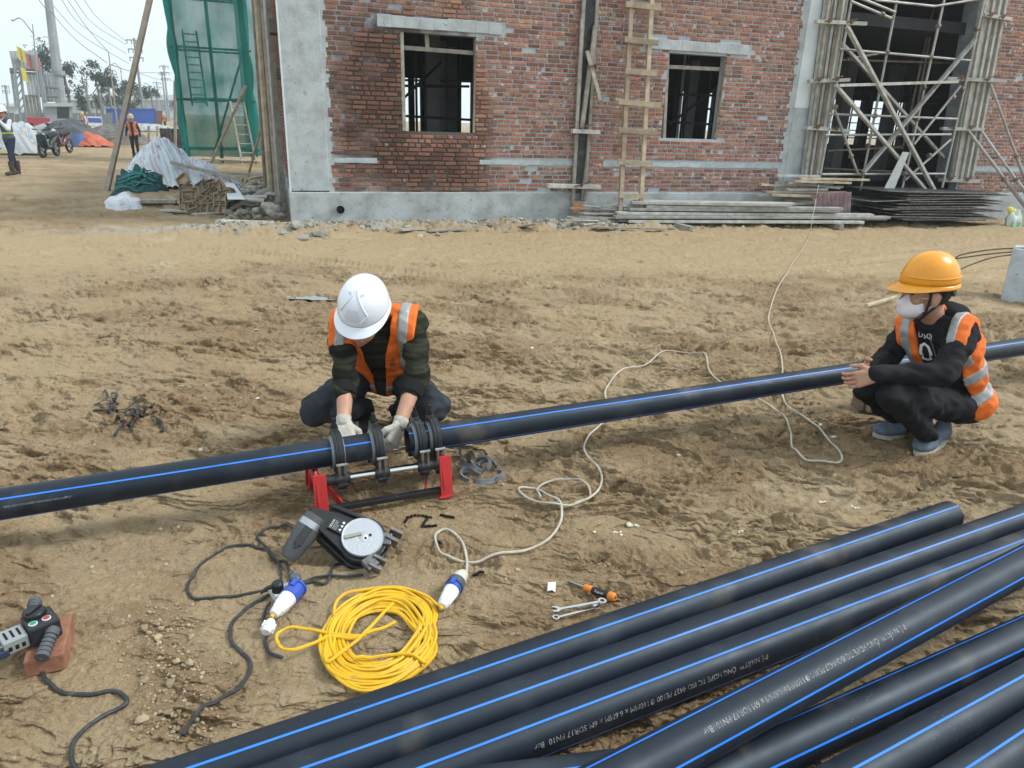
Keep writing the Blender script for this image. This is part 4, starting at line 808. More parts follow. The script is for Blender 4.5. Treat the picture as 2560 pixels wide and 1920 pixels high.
for k in range(14):
    a = G(*z6(rq.uniform(1480, 1900), rq.uniform(470, 650)), .06+.02*k); d = np.array([rq.uniform(.3, .9), rq.uniform(-.5, .5), rq.uniform(-.05, .1)]); m = MB(); m.tube([a, a+d*.7], .04, 10, cap=False); obj('pipe_offcut', m, steel, label='grey pipe offcut on the rubble by the left wall', cat='pipe', group='pipe offcuts by the left wall')
# ================================================================== people
def smin(a, b, k): h = np.clip(.5+.5*(b-a)/k, 0, 1); return b*(1-h)+a*h-k*h*(1-h)
def _rc(P, a, b, r1, r2):
    a = np.asarray(a, float); b = np.asarray(b, float); ba = b-a; t = np.clip(((P-a)@ba)/(ba@ba+1e-12), 0, 1); return np.linalg.norm(P-a-t[..., None]*ba, axis=-1)-(r1+(r2-r1)*t)
def _el(P, c, r, R=None):
    q = P-np.asarray(c, float)
    if R is not None: q = q@np.asarray(R)
    r = np.asarray(r, float); k0 = np.linalg.norm(q/r, axis=-1); k1 = np.linalg.norm(q/(r*r), axis=-1)+1e-9; return k0*(k0-1)/k1
def RC(a, b, r1, r2=None): return ('c', np.asarray(a, float), np.asarray(b, float), r1, r1 if r2 is None else r2)
def EL(c, r, R=None): return ('e', np.asarray(c, float), np.asarray(r, float), R)
def field(P, prims, k=.02):
    d = None
    for p in prims:
        e = _rc(P, *p[1:]) if p[0] == 'c' else _el(P, *p[1:]); d = e if d is None else smin(d, e, k)
    return d
def bounds(prims, pad):
    lo, hi = [], []
    for p in prims:
        if p[0] == 'c': r = max(p[3], p[4]); lo += [np.minimum(p[1], p[2])-r]; hi += [np.maximum(p[1], p[2])+r]
        else: r = max(p[2]); lo += [p[1]-r]; hi += [p[1]+r]
    return np.min(lo, 0)-pad, np.max(hi, 0)+pad
def surfnet(fn, lo, hi, h):
    n = np.maximum(np.ceil((hi-lo)/h).astype(int)+1, 3); ax_ = [lo[i]+h*np.arange(n[i]) for i in range(3)]
    P = np.stack(np.meshgrid(*ax_, indexing='ij'), -1); D = fn(P).astype(float)
    c = [D[i:n[0]-1+i, j:n[1]-1+j, k:n[2]-1+k] for i in (0, 1) for j in (0, 1) for k in (0, 1)]
    neg = sum((q < 0).astype(int) for q in c); act = (neg > 0) & (neg < 8); idx = -np.ones(act.shape, int); idx[act] = np.arange(act.sum())
    off = np.array([(i, j, k) for i in (0, 1) for j in (0, 1) for k in (0, 1)], float); cv = [q[act] for q in c]; S = np.zeros((act.sum(), 3)); W = np.zeros(act.sum())
    for a in range(8):
        for b in range(a+1, 8):
            if np.abs(off[a]-off[b]).sum() == 1:
                m = (cv[a] < 0) != (cv[b] < 0); t = np.where(m, cv[a]/np.where(m, cv[a]-cv[b], 1), 0); S += m[:, None]*(off[a]+t[:, None]*(off[b]-off[a])); W += m
    V = np.argwhere(act)+S/W[:, None]; V = lo+V*h; F = []
    for ax in range(3):
        o = [q for q in (0, 1, 2) if q != ax]; s0 = [slice(None)]*3; s1 = [slice(None)]*3; s0[ax] = slice(0, n[ax]-1); s1[ax] = slice(1, n[ax])
        A = D[tuple(s0)] < 0; B = D[tuple(s1)] < 0; ch = A != B; e = np.argwhere(ch)
        e = e[(e[:, o[0]] > 0) & (e[:, o[1]] > 0) & (e[:, o[0]] < n[o[0]]-1) & (e[:, o[1]] < n[o[1]]-1)]
        q = []
        for da, db in ((-1, -1), (0, -1), (0, 0), (-1, 0)):
            f = e.copy(); f[:, o[0]] += da; f[:, o[1]] += db; q.append(idx[f[:, 0], f[:, 1], f[:, 2]])
        q = np.stack(q, -1); fl = A[e[:, 0], e[:, 1], e[:, 2]]; fl = fl if ax != 1 else ~fl
        q[~fl] = q[~fl][:, ::-1]; q = q[(q >= 0).all(1)]; F.append(q)
    return V, np.vstack(F)
def sdfmesh(fn, prims, h, pad=.04): lo, hi = bounds(prims, pad); return surfnet(fn, lo, hi, h)
def addmesh(mb, VF, mi=0): mb.add(VF[0], VF[1], mi, True); return mb
skin = mat('skin', (.50, .29, .20), .5, spec=.35, sub=.15, col2=(.43, .23, .155), vs=25)
hairm = mat('black_hair', (.012, .010, .009), .5)
orange = mat('orange_fabric', (.83, .17, .02), .75, col2=(.70, .13, .015), vs=14, bump=.002, bs=60)
silver = mat('reflective_tape', (.36, .37, .37), .45, metal=.15, col2=(.27, .28, .28), vs=40)
helm_w = mat('white_helmet', (.74, .78, .86), .22, spec=.5, coat=.3)
helm_y = mat('yellow_helmet', (.80, .33, .015), .3, spec=.5, coat=.2, col2=(.72, .28, .012), vs=9)
def ortho(f, u):
    f = np.asarray(f, float); f /= np.linalg.norm(f); u = np.asarray(u, float); u = u-f*(u@f); u /= np.linalg.norm(u); return np.stack([np.cross(f, u), f, u], 1)   # columns: right, forward, up
def helmet(parent, C_, R, mt, style, s=1.):
    m = MB(); nu, nv = 56, 20; vs = []; fs = []; bx, fl_ = (.047, .6) if style == 'ridge' else (.030, .55)
    def surf(ph, th):
        ct, st = math.cos(th), math.sin(th); x = .112*st*math.sin(ph); y = .138*st*math.cos(ph); z = .148*ct**.9 if ct > 0 else 0
        k = 1.
        if style == 'ridge': k += .055*math.exp(-(x/.030)**4)*(st**.5)*(.35+.65*sst(-.12, .06, y))+.0
        else: k += .012*math.exp(-((abs(x)-.055)/.010)**2)*sst(-.02, .05, y)
        return np.array([x*k, y*k, z*k])*s
    for j in range(nv+1):
        for i in range(nu): vs.append(C_+R@surf(2*math.pi*i/nu, math.pi/2*j/nv*1.0))
    for j in range(nv):
        for i in range(nu): fs.append((j*nu+(i+1) % nu, (j+1)*nu+(i+1) % nu, (j+1)*nu+i, j*nu+i))
    m.add(vs, fs, 0, True)
    rings = [(0., 0., 0.), (.004, -.006, .1), (.011, -.012, .6), (.013, -.018, 1.), (.008, -.022, .97), (-.006, -.016, .5)]; vs = []; fs = []
    for (e, dz, br) in rings:
        for i in range(nu):
            ph = 2*math.pi*i/nu; b0 = max(0, math.cos(ph))**1.6; p = surf(ph, math.pi/2); d = np.array([math.sin(ph), math.cos(ph), 0]); p = p+d*(e*fl_+bx*b0*br)*s; p[2] = dz*s-.016*b0*br*s; vs.append(C_+R@p)
    for j in range(len(rings)-1):
        for i in range(nu): fs.append((j*nu+(i+1) % nu, (j+1)*nu+(i+1) % nu, (j+1)*nu+i, j*nu+i))
    m.add(vs, fs, 0, True)
    h = obj('hard_hat', m, mt, parent, sharp=50)
    md = h.modifiers.new('shell', 'SOLIDIFY'); md.thickness = .003; md.offset = -1
    if style != 'ridge':                                     # raised creases and vents of the white helmet
        cm = mat('helmet_crease', (.48, .52, .62), .4); pm = mat('helmet_panel', (.62, .65, .74), .35)
        for sx in (-1, 1):
            for (q0, q1, wd) in (((.10, .35), (.62, 1.22), .006), ((.62, 1.22), (.30, 1.42), .006)):
                pts = [C_+R@(surf(sx*(q0[0]+(q1[0]-q0[0])*t), q0[1]+(q1[1]-q0[1])*t)*1.010) for t in np.linspace(0, 1, 12)]; mm = MB(); mm.tube(pts, wd*s*.6, 5); obj('crease', mm, helm_w, h)
            mm = MB(); q = [C_+R@(surf(sx*a, b)*1.006) for a, b in ((.34, .52), (.62, .50), (.66, .57), (.36, .59))]; mm.add(q, [(0, 1, 2, 3) if sx < 0 else (3, 2, 1, 0)]); obj('vent', mm, cm, h)
        mm = MB(); vs = []; fs = []
        for i in range(9):
            for j in range(5):
                a = -.36+.72*i/8; a *= (.72+.28*j/4); vs.append(C_+R@(surf(a, 1.02+.36*j/4)*1.006))
        for i in range(8):
            for j in range(4): k = i*5+j; fs.append((k, k+1, k+6, k+5))
        mm.add(vs, fs, 0, True); obj('front_panel', mm, pm, h)
        mm = MB(); q = [C_+R@(surf(a, b)*1.008) for a, b in ((1.05, 1.30), (1.32, 1.30), (1.32, 1.40), (1.05, 1.40))]; mm.add(q, [(3, 2, 1, 0)]); obj('sticker', mm, mat('red_sticker', (.5, .12, .12), .5), h)
    else:
        mm = MB(); pts = [C_+R@(surf(a, 1.36)*1.012) for a in np.linspace(-2.7, -.35, 26)]; mm.tube(pts, .0035*s, 5); obj('gutter', mm, mt, h)
        mm = MB(); pts = [C_+R@(surf(a, 1.36)*1.012) for a in np.linspace(.35, 2.7, 26)]; mm.tube(pts, .0035*s, 5); obj('gutter', mm, mt, h)
    return h
def head_prims(C_, R):                                       # C_ is the skull centre
    w_ = lambda x, y, z: C_+R@np.array([x, y, z])
    return [EL(w_(0, -.01, .02), (.076, .094, .098), R), EL(w_(0, .035, -.055), (.058, .058, .066), R), RC(w_(0, .045, -.085), w_(0, .078, -.098), .034, .020),
            RC(w_(0, .092, .010), w_(0, .112, -.030), .010, .015), EL(w_(.078, -.005, -.015), (.012, .024, .034), R), EL(w_(-.078, -.005, -.015), (.012, .024, .034), R),
            RC(w_(-.018, .094, -.066), w_(.018, .094, -.066), .009), RC(w_(-.04, .080, .028), w_(.04, .080, .028), .014), EL(w_(.042, .07, -.02), (.024, .02, .022), R), EL(w_(-.042, .07, -.02), (.024, .02, .022), R)]
def hand_prims(W, d, n, th, curl=(.5, .6, .5), sc=1., spread=.06, thumb=.5):
    """W wrist, d towards the knuckles, n palm normal, th thumb side"""
    d, n, th = [np.asarray(q, float)/np.linalg.norm(q) for q in (d, n, th)]; th = th-d*(th@d); th /= np.linalg.norm(th); n = np.cross(d, th)*(1 if np.cross(d, th)@n > 0 else -1); pr = []; fin = []
    K = W+d*.085*sc
    for q in (-1.5, -.5, .5, 1.5): pr.append(RC(W+th*q*.012*sc+d*.01*sc, K+th*q*.0195*sc, .017*sc, .0125*sc))
    for q, ln in ((1.5, .92), (.5, 1.), (-.5, .95), (-1.5, .76)):
        p = K+th*q*.0205*sc; a = 0.; r = .0098*sc
        for s_, (L_, c) in enumerate(zip((.044, .028, .022), curl)):
            a += c; dr = d*math.cos(a)+n*math.sin(a)+th*q*spread*.4; dr /= np.linalg.norm(dr); e = p+dr*L_*sc*ln; fin.append(RC(p, e, r, r*.9)); p = e; r *= .9
    p = W+d*.025*sc+th*.024*sc; dr = d*.62+th*.70+n*thumb*.5; dr /= np.linalg.norm(dr); e = p+dr*.045*sc; fin.append(RC(p, e, .0145*sc, .0115*sc)); dr2 = d*.9+th*.15+n*thumb; dr2 /= np.linalg.norm(dr2); e2 = e+dr2*.032*sc; fin.append(RC(e, e2, .0112*sc, .0095*sc)); fin.append(RC(e2, e2+(dr2*.8+n*.2)*.022*sc, .0098*sc, .008*sc))
    return pr, fin
def handmesh(pr, fin, h=.0034, off=0.):
    def fn(P):
        d = field(P, pr, .012)-off
        for q in fin: d = smin(d, _rc(P, *q[1:])-off, .0035)
        return d
    return sdfmesh(fn, pr+fin, h, .01+off)
def shoe(parent, name, heel, toe, mt, sole, badge=None, h=.0, wide=1.):
    d = np.array([toe[0]-heel[0], toe[1]-heel[1], 0]); L_ = np.linalg.norm(d); d /= L_; R = np.stack([np.cross(d, (0, 0, 1)), d, np.array([0, 0, 1.])], 1); g0 = np.array([heel[0], heel[1], h]); w_ = lambda x, y, z: g0+R@np.array([x*wide, y, z])
    pr = [RC(w_(0, .04, .045), w_(.004, L_*.45, .045), .036, .042), EL(w_(.004, L_*.70, .036), (.048*wide, L_*.30, .036), R), RC(w_(0, .045, .05), w_(0, .05, .085), .036, .036)]
    fn = lambda P: np.maximum(field(P, pr, .03), -(P[..., 2]-(g0[2]+.016)))
    m = addmesh(MB(), sdfmesh(fn, pr, .006)); s_ = obj(name, m, mt, parent, sharp=None)
    pts = []; n = 40
    for i in range(n):
        a = 2*math.pi*i/n; y = L_*.5+(L_*.5+.002)*math.cos(a); wv = (.043 if math.cos(a) < 0 else .048)*wide; pts.append((wv*math.sin(a)*(1-.10*math.cos(a)**2), y))
    m = MB(); O = g0-[0, 0, .002]; m.prism(pts, .022, O, -R[:, 0]*-1, R[:, 1]); obj('sole', m, sole, s_)
    if badge is not None:
        m = MB(); m.lathe([(0, .0), (.020, 0), (.022, -.002)], w_(.0, L_*.56, .083), R@np.array([0, .35, 1]), 18); b_ = obj('badge', m, badge, s_)
    return s_
def wrap_text(txt, size, O, X, Y, N_, bvh, off=.003, align='CENTER', ext=None):
    cu = bpy.data.curves.new('lettering', 'FONT'); cu.body = txt; cu.size = size; cu.align_x = align; cu.resolution_u = 2
    to = bpy.data.objects.new('lettering_tmp', cu); COL.objects.link(to); dg = bpy.context.evaluated_depsgraph_get(); me = to.evaluated_get(dg).to_mesh(); V = [v.co.copy() for v in me.vertices]; F = [tuple(p.vertices) for p in me.polygons]; to.evaluated_get(dg).to_mesh_clear(); bpy.data.objects.remove(to)
    m = MB(); out = []
    for c in V:
        p = O+X*c.x+Y*c.y
        if bvh is not None:
            hit = bvh.ray_cast(Vector(p+N_*.2), Vector(-N_)); p = np.array(hit[0])+N_*off if hit[0] is not None else p
        out.append(p)
    m.add(out, F); return m
from mathutils.bvhtree import BVHTree
def person(name, label, J, look, fcols, hero=True, h=.010, vest=None, top_mat=None, leg_mat=None, hat=None, hat_mat=None, boots=None, hat_style='ridge', sleeve=1.0, fold=.004):
    """J: joints. Builds skin body, top, trousers, vest, hat. Returns the thing and the torso helpers."""
    sc_ = J.get('scale', 1.); base = np.array([J['pel'][0], J['pel'][1], J['ground']]); th = thing(name, label, 'person', base)
    up = J['neck']-J['pel']; up /= np.linalg.norm(up); fr = np.asarray(J['front'], float); fr = fr-up*(fr@up); fr /= np.linalg.norm(fr); sd = np.cross(fr, up); TR_ = np.stack([sd, fr, up], 1); L_ = np.linalg.norm(J['neck']-J['pel'])
    tp = lambda a, b, c: J['pel']+TR_@np.array([a, b, c*L_])
    torso = [EL(tp(0, .0, .02), (.155*sc_, .115*sc_, .12*sc_), TR_), EL(tp(0, .0, .38), (.145*sc_, .105*sc_, .17*sc_), TR_), EL(tp(0, .0, .70), (.165*sc_, .112*sc_, .16*sc_), TR_), RC(J['shL']*.8+J['shR']*.2, J['shR']*.8+J['shL']*.2, .068*sc_, .068*sc_), RC(tp(0, -.01, .86), J['neck'], .085*sc_, .062*sc_)]
    arms = []
    for s in 'LR':
        el_, wr = J['el'+s], J['wr'+s]; we = el_+(wr-el_)*sleeve
        ab = J.get('bulk', 0.); arms += [RC(J['sh'+s], el_, .062*sc_+ab, .050*sc_+ab), RC(el_, we, .050*sc_+ab, .040*sc_ if sleeve > .8 else .047*sc_)]
    legs = [EL(J['pel']+up*.0, (.155*sc_, .125*sc_, .12*sc_), TR_)]
    for s in 'LR': legs += [RC(J['hip'+s], J['kn'+s], .092*sc_, .066*sc_), RC(J['kn'+s], J['an'+s], .064*sc_, .050*sc_)]
    hR = ortho(look, J['hup']); hc = J['head']
    # one continuous skin surface
    sk = head_prims(hc, hR)+[RC(hc+hR@np.array([0, -.02, -.06]), J['neck'], .052, .058)]
    body = [EL(tp(0, 0, .1), (.13*sc_, .09*sc_, .1*sc_), TR_), EL(tp(0, 0, .6), (.14*sc_, .09*sc_, .18*sc_), TR_), RC(tp(0, 0, .8), J['neck'], .07*sc_, .05*sc_), RC(J['shL'], J['shR'], .05*sc_)]
    for s in 'LR': body += [RC(J['sh'+s], J['el'+s], .046*sc_, .040*sc_), RC(J['el'+s], J['wr'+s], .041*sc_, .029*sc_), RC(J['hip'+s], J['kn'+s], .07*sc_, .05*sc_), RC(J['kn'+s], J['an'+s], .048*sc_, .038*sc_)]
    m = MB(); allp = body+sk; addmesh(m, sdfmesh(lambda P: field(P, allp, .022), allp, h*1.3 if hero else h))
    if hero: addmesh(m, sdfmesh(lambda P: field(P, sk, .016), sk, .0045))
    for s in 'LR':
        if 'hand'+s in J:
            pr, fi = J['hand'+s]
            addmesh(m, handmesh(pr, fi, .0034 if hero else .008))
    obj('body', m, skin, th, sharp=None)
    # hair
    hp = [EL(hc+hR@np.array([0, -.022, .028]), (.083, .096, .098), hR)]
    hair = lambda P: np.maximum(np.maximum(field(P, hp), ((P-hc)@hR)[..., 1]-.035), -(((P-hc)@hR)[..., 2]+.055-((P-hc)@hR)[..., 1]*.5))
    m = addmesh(MB(), sdfmesh(hair, hp, .006 if hero else .012)); obj('hair', m, hairm, th, sharp=None)
    fl = lambda P: fold*n3(P, 26, 2)+fold*.6*n3(P, 55, 5)
    tpa = torso+arms; VF = sdfmesh(lambda P: field(P, tpa, .03)+fl(P), tpa, h); topo = obj('sweater', addmesh(MB(), VF), top_mat, th, sharp=None)
    obj('trousers', addmesh(MB(), sdfmesh(lambda P: field(P, legs, .03)+fl(P)*1.2, legs, h)), leg_mat, th, sharp=None)
    if vest:
        q = lambda P: (P-J['pel'])@TR_
        vt = torso+[RC(J['shL'], J['shL']+(J['elL']-J['shL'])*.22, .066*sc_, .060*sc_), RC(J['shR'], J['shR']+(J['elR']-J['shR'])*.22, .066*sc_, .060*sc_), RC(J['shL'], J['shR'], .066*sc_)]
        def vf(P, off):
            d = field(P, vt, .03)+fl(P)*.7-off; c = q(P); arm = np.interp(c[..., 2]/L_, [0, .45, .72, .95, 1.2], [.23, .21, .172, .190, .195])*sc_*vest.get('wide', 1.)-np.abs(c[..., 0])
            w_ = vest['open'](c[..., 2]/L_); op = np.where(c[..., 1] > .0, w_-np.abs(c[..., 0]-vest.get('oc', 0.)), -1.)
            neck = _el(P, J['neck']+fr*.035, (.080*sc_,)*3); low = vest['bot']*L_-c[..., 2]
            return np.maximum.reduce([d, -arm, op, -neck, low])
        v = obj('safety_vest', addmesh(MB(), sdfmesh(lambda P: vf(P, .017), vt, h*.8, .06)), vest['mat'], th, sharp=None)
        if vest.get('bands'):
            for (k, lo, hi, sgn) in vest['bands']:
                def bf(P):
                    c = q(P); t = c[..., 2]/L_ if k == 'h' else c[..., 0]; d = np.maximum(vf(P, .0215), np.maximum(lo-t, t-hi)*(L_ if k == 'h' else 1))
                    return d if k == 'h' else np.maximum.reduce([d, vest['bot']*L_+.02-c[..., 2], np.where(c[..., 1] < 0, .72, vest.get('vlow', -1.))*L_-c[..., 2]])
                obj('reflective_band', addmesh(MB(), sdfmesh(bf, vt, h*.7, .06)), vest.get('bmat', silver), v, sharp=None)
        th_v = v
    hatc = hc+hR@np.array([0, -.004, .060])
    if hat_mat is not None: helmet(th, hatc, hR, hat_mat, hat_style, .95 if hat_style == 'ridge' and hero else 1.0)
    return th, dict(tp=tp, TR=TR_, L=L_, VF=VF, hR=hR, hc=hc, hatc=hatc, top=topo, up=up, fr=fr, sd=sd, vest=(th_v if vest else None))
# ---------------------------------------------------------------- worker in the white helmet
A1 = lambda x, y, Y: AY(700+x/2.592, 660+y/2.592, Y)
J = dict(ground=0., pel=np.array([-.665, 3.50, .27]), neck=A1(620, 395, 3.235), front=(-.02, -1., -.2), scale=1.02)
J['shR'] = A1(395, 410, 3.22); J['shL'] = A1(868, 385, 3.24)
J['elR'] = A1(425, 735, 3.06); J['wrR'] = A1(412, 1030, 2.875); J['elL'] = A1(888, 720, 3.06); J['wrL'] = A1(775, 1040, 2.875)
J['hipL'] = np.array([-.56, 3.47, .25]); J['hipR'] = np.array([-.78, 3.47, .25])
J['knR'] = A1(235, 945, 3.07); J['knL'] = A1(1000, 925, 3.10); J['anR'] = np.array([-.765, 3.40, .09]); J['anL'] = np.array([-.585, 3.42, .09])
J['head'] = A1(548, 335, 3.13); J['hup'] = (.06, -.52, .86)
w1look = (-.20, -.84, -.50)
J['handR'] = hand_prims(J['wrR'], A1(430, 1150, 2.79)-J['wrR'], (0, -.7, -.7), (1, 0, 0), (.7, .8, .6)); J['handL'] = hand_prims(J['wrL'], A1(715, 1180, 2.81)-J['wrL'], (-.6, -.6, -.3), (-.4, -.7, .2), (.7, .8, .6))
knit = mat('dark_olive_knit', (.040, .042, .028), .95, spec=.15, col2=(.010, .011, .008), vs=9, vmix=(.40, .60), bump=.004, bs=90, stretch=(.35, .35, 5.))
denim = mat('black_denim', (.040, .048, .060), .85, spec=.2, col2=(.022, .026, .033), vs=8, bump=.002, bs=150)
w1, I1 = person('person', 'squatting person in white hard hat and orange vest working on the pipe clamps', J, w1look, None, True, .0085, dict(mat=orange, bot=-.06, vlow=.36, open=lambda c: np.interp(c, [0, .3, .8, 1.1], [.024, .036, .055, .085]), bands=[('v', -.165, -.118, 1), ('v', .118, .165, 1), ('h', .06, .13, 1)]), knit, denim, True, helm_w, hat_style='panel', sleeve=.36, fold=.009)
for s, c0_, c1_ in (('R', .16, .40), ('L', .16, .40)):       # rolled cuffs
    a, b_ = J['el'+s], J['wr'+s]; m = MB(); P0, P1 = a+(b_-a)*c0_, a+(b_-a)*c1_; m.tube([P0, P0+(P1-P0)*.08, P0+(P1-P0)*.5, P0+(P1-P0)*.95, P1], [.050, .054, .053, .050, .044], 16); obj('rolled_cuff', m, mat('black_cuff', (.008, .008, .009), .95, bump=.003, bs=120), w1)
glove = mat('white_knit_glove', (.52, .50, .45), .9, col2=(.38, .36, .31), vs=50, bump=.003, bs=160)
for s in 'RL':
    m = addmesh(MB(), handmesh(*J['hand'+s], .004, .0035)); W_ = J['wr'+s]; d = (J['el'+s]-W_); d /= np.linalg.norm(d); m.tube([W_-d*.02, W_+d*.01, W_+d*.028], [.031, .032, .034], 14); obj('work_glove', m, glove, w1, sharp=None)
m = MB(); cn = J['neck']; hv = (I1['hc']+I1['hR']@np.array([0, -.03, -.07])-cn); m.tube([cn-hv*.25, cn+hv*.1, cn+hv*.5, cn+hv*.62], [.086, .080, .070, .060], 20); obj('rolled_collar', m, knit, w1)
rubber = mat('black_rubber', (.018, .018, .019), .6)
shoe(w1, 'shoe', (-.775, 3.50), (-.70, 3.24), rubber, rubber, None, .01); shoe(w1, 'shoe', (-.575, 3.52), (-.56, 3.26), rubber, rubber, None, .01)
# logo: outlined triangle with a keel line and lettering on the vest
bv1 = BVHTree.FromPolygons([Vector(v) for v in np.asarray([c.co for c in I1['vest'].data.vertices])+WL[I1['vest'].name]], [tuple(p.vertices) for p in I1['vest'].data.polygons])
navy = mat('navy_print', (.03, .03, .08), .7)
def logo(parent, bvh, O, X, Y, N_, s, mt, letters):
    T = np.array([(0, 1.), (-.42, 0), (.42, 0)]); mm = MB()
    def seg(a, c, wd):
        a = np.asarray(a, float); c = np.asarray(c, float); d = c-a; n_ = np.array([-d[1], d[0]])/np.linalg.norm(d)*wd/2; pts = []
        for t in np.linspace(0, 1, 7):
            for sg in (-1, 1):
                q = a+d*t+n_*sg; p = O+X*q[0]*s+Y*q[1]*s; hit = bvh.ray_cast(Vector(p+N_*.15), Vector(-N_)); pts.append(np.array(hit[0])+N_*.003 if hit[0] is not None else p)
        mm.add(pts, [(2*i, 2*i+1, 2*i+3, 2*i+2) for i in range(6)])
    for a, c in ((T[0], T[1]), (T[0], T[2]), (T[1], (0, .22)), ((0, .22), T[2]), ((0, 1), (0, .2)), ((-.42, 0), (0, .10)), ((0, .10), (.42, 0)), ((-.42, .0), (0, -.12)), ((0, -.12), (.42, 0))): seg(a, c, .055)
    obj('logo', mm, mt, parent)
    if letters: obj('lettering', wrap_text(letters, s*.24, O-Y*s*.34, X, Y, N_, bvh), mt, parent)
N1 = (CAMP-A1(728, 650, 3.1)); N1 /= np.linalg.norm(N1); X1 = np.array([1., 0, 0]); X1 = X1-N1*(X1@N1); X1 /= np.linalg.norm(X1); Y1 = np.cross(N1, X1)
logo(I1['vest'], bv1, A1(730, 655, 3.12), X1, Y1, N1, .032, navy, 'LANK AS')
# ---------------------------------------------------------------- worker in the yellow helmet
A2 = lambda x, y, Y: AY(2000+x/2.764, 580+y/2.764, Y)
J = dict(ground=0., pel=A2(1105, 1165, 3.44), neck=A2(935, 600, 3.36), front=(-.80, -.60, 0.), scale=.98, bulk=.007)
J['shL'] = A2(1130, 700, 3.22); J['shR'] = A2(760, 665, 3.50); J['elL'] = A2(985, 985, 3.10); J['wrL'] = A2(535, 985, 3.13); J['elR'] = A2(600, 885, 3.52); J['wrR'] = A2(470, 935, 3.30)
J['hipL'] = A2(1080, 1190, 3.36); J['hipR'] = A2(1040, 1160, 3.55); J['knL'] = A2(650, 1140, 3.10); J['knR'] = A2(470, 1085, 3.42); J['anL'] = A2(880, 1400, 3.24); J['anR'] = A2(720, 1335, 3.52)
J['head'] = A2(872, 425, 3.33); J['hup'] = (.10, -.05, 1.); w2look = (-.97, -.02, -.06)
cl = A2(365, 1000, 3.16)
J['handL'] = hand_prims(J['wrL'], cl-J['wrL']+np.array([0, 0, -.02]), (-.2, .85, -.45), (-.2, .2, 1), (.45, .55, .45)); J['handR'] = hand_prims(J['wrR'], cl-J['wrR']+np.array([-.0, -.01, .0]), (0, -.8, -.4), (-.1, .1, 1), (.5, .6, .5))
hoody = mat('black_hoodie', (.011, .011, .013), .9, spec=.2, col2=(.020, .020, .023), vs=9, bump=.003, bs=50); trb = mat('black_trousers', (.009, .010, .013), .85, spec=.25)
w2, I2 = person('person', 'squatting person in yellow hard hat and face mask with clasped hands beside the long pipe', J, w2look, None, True, .0085, dict(mat=orange, bot=-.12, oc=-.02, vlow=.58, open=lambda c: np.interp(c, [-.2, .3, .8, 1.1], [.075, .075, .085, .09]), bands=[('h', .10, .20, 1), ('h', .36, .46, 1), ('v', -.150, -.100, 1), ('v', .100, .150, 1)]), hoody, trb, True, helm_y, hat_style='ridge', sleeve=1.02, fold=.0085)
hd = J['neck']-I2['fr']*.055+np.array([0, 0, -.02]); pr = [EL(hd+I2['sd']*.055, (.085, .075, .065)), EL(hd-I2['sd']*.055, (.085, .075, .065)), EL(hd+np.array([0, 0, .03]), (.09, .055, .04))]
obj('hood', addmesh(MB(), sdfmesh(lambda P: field(P, pr, .04)+.004*n3(P, 40, 1), pr, .008)), hoody, w2, sharp=None)
m = MB(); hv = I2['hc']+I2['hR']@np.array([0, -.03, -.07])-J['neck']; m.tube([J['neck']-hv*.2+np.array([0, 0, -.01]), J['neck']+hv*.12, J['neck']+hv*.3], [.088, .083, .074], 20); obj('shirt_collar', m, hoody, w2)
hc, hR = I2['hc'], I2['hR']; hw = lambda x, y, z: hc+hR@np.array([x, y, z])
mk = [EL(hw(0, .048, -.056), (.063, .058, .056), hR), RC(hw(0, .086, -.008), hw(0, .108, -.040), .016, .020), EL(hw(0, .078, -.078), (.042, .038, .034), hR)]
def maskf(P):
    c = (P-hc)@hR; return np.maximum.reduce([field(P, mk, .02)-.004, -(c[..., 1]-(.032+.25*np.abs(c[..., 2]+.05))), c[..., 2]-.006, -(c[..., 2]+.118)])
mo = obj('face_mask', addmesh(MB(), sdfmesh(maskf, mk, .0045)), mat('white_mask', (.72, .70, .74), .8, bump=.001, bs=200), w2, sharp=None)
for a, c in ((-.005, .003), (-.075, -.03)):
    m = MB(); m.tube(spline([hw(.064, .055, a), hw(.078, .025, (a+c)/2), hw(.082, -.004, c)], 5), .0022, 5); obj('ear_loop', m, mat('white_mask', (1, 1, 1)), mo)
    m = MB(); m.tube(spline([hw(-.064, .055, a), hw(-.078, .025, (a+c)/2), hw(-.082, -.004, c)], 5), .0022, 5); obj('ear_loop', m, mat('white_mask', (1, 1, 1)), mo)
strap = mat('black_strap', (.012, .012, .013), .7)
for sx in (-1, 1):
    m = MB(); m.tube(spline([hw(sx*.088, .03, .06), hw(sx*.084, .028, -.02), hw(sx*.066, .035, -.095), hw(sx*.02, .045, -.128)], 6), .006, 6); m.tube(spline([hw(sx*.088, -.055, .045), hw(sx*.086, -.02, -.025), hw(sx*.066, .035, -.095)], 6), .005, 6); obj('chin_strap', m, strap, w2)
m = MB(); m.tube(spline([hw(.075, -.085, .03), hw(.05, -.105, .005), hw(0, -.115, -.005), hw(-.05, -.105, .005), hw(-.075, -.085, .03)], 5), .009, 6); obj('helmet_cradle', m, mat('grey_plastic', (.25, .26, .27), .5), w2)
for sx in (-1, 1): 
    m = MB(); m.ell(hw(sx*.034, .088, .012), (.013, .008, .007), hR, 10, 6); m.m = [0]*len(m.f); e = obj('eye', m, mat('eye_dark', (.02, .015, .012), .2), w2)
    m = MB(); m.tube([hw(sx*.018, .094, .032), hw(sx*.034, .092, .036), hw(sx*.052, .080, .031)], .0045, 5); obj('eyebrow', m, hairm, w2)
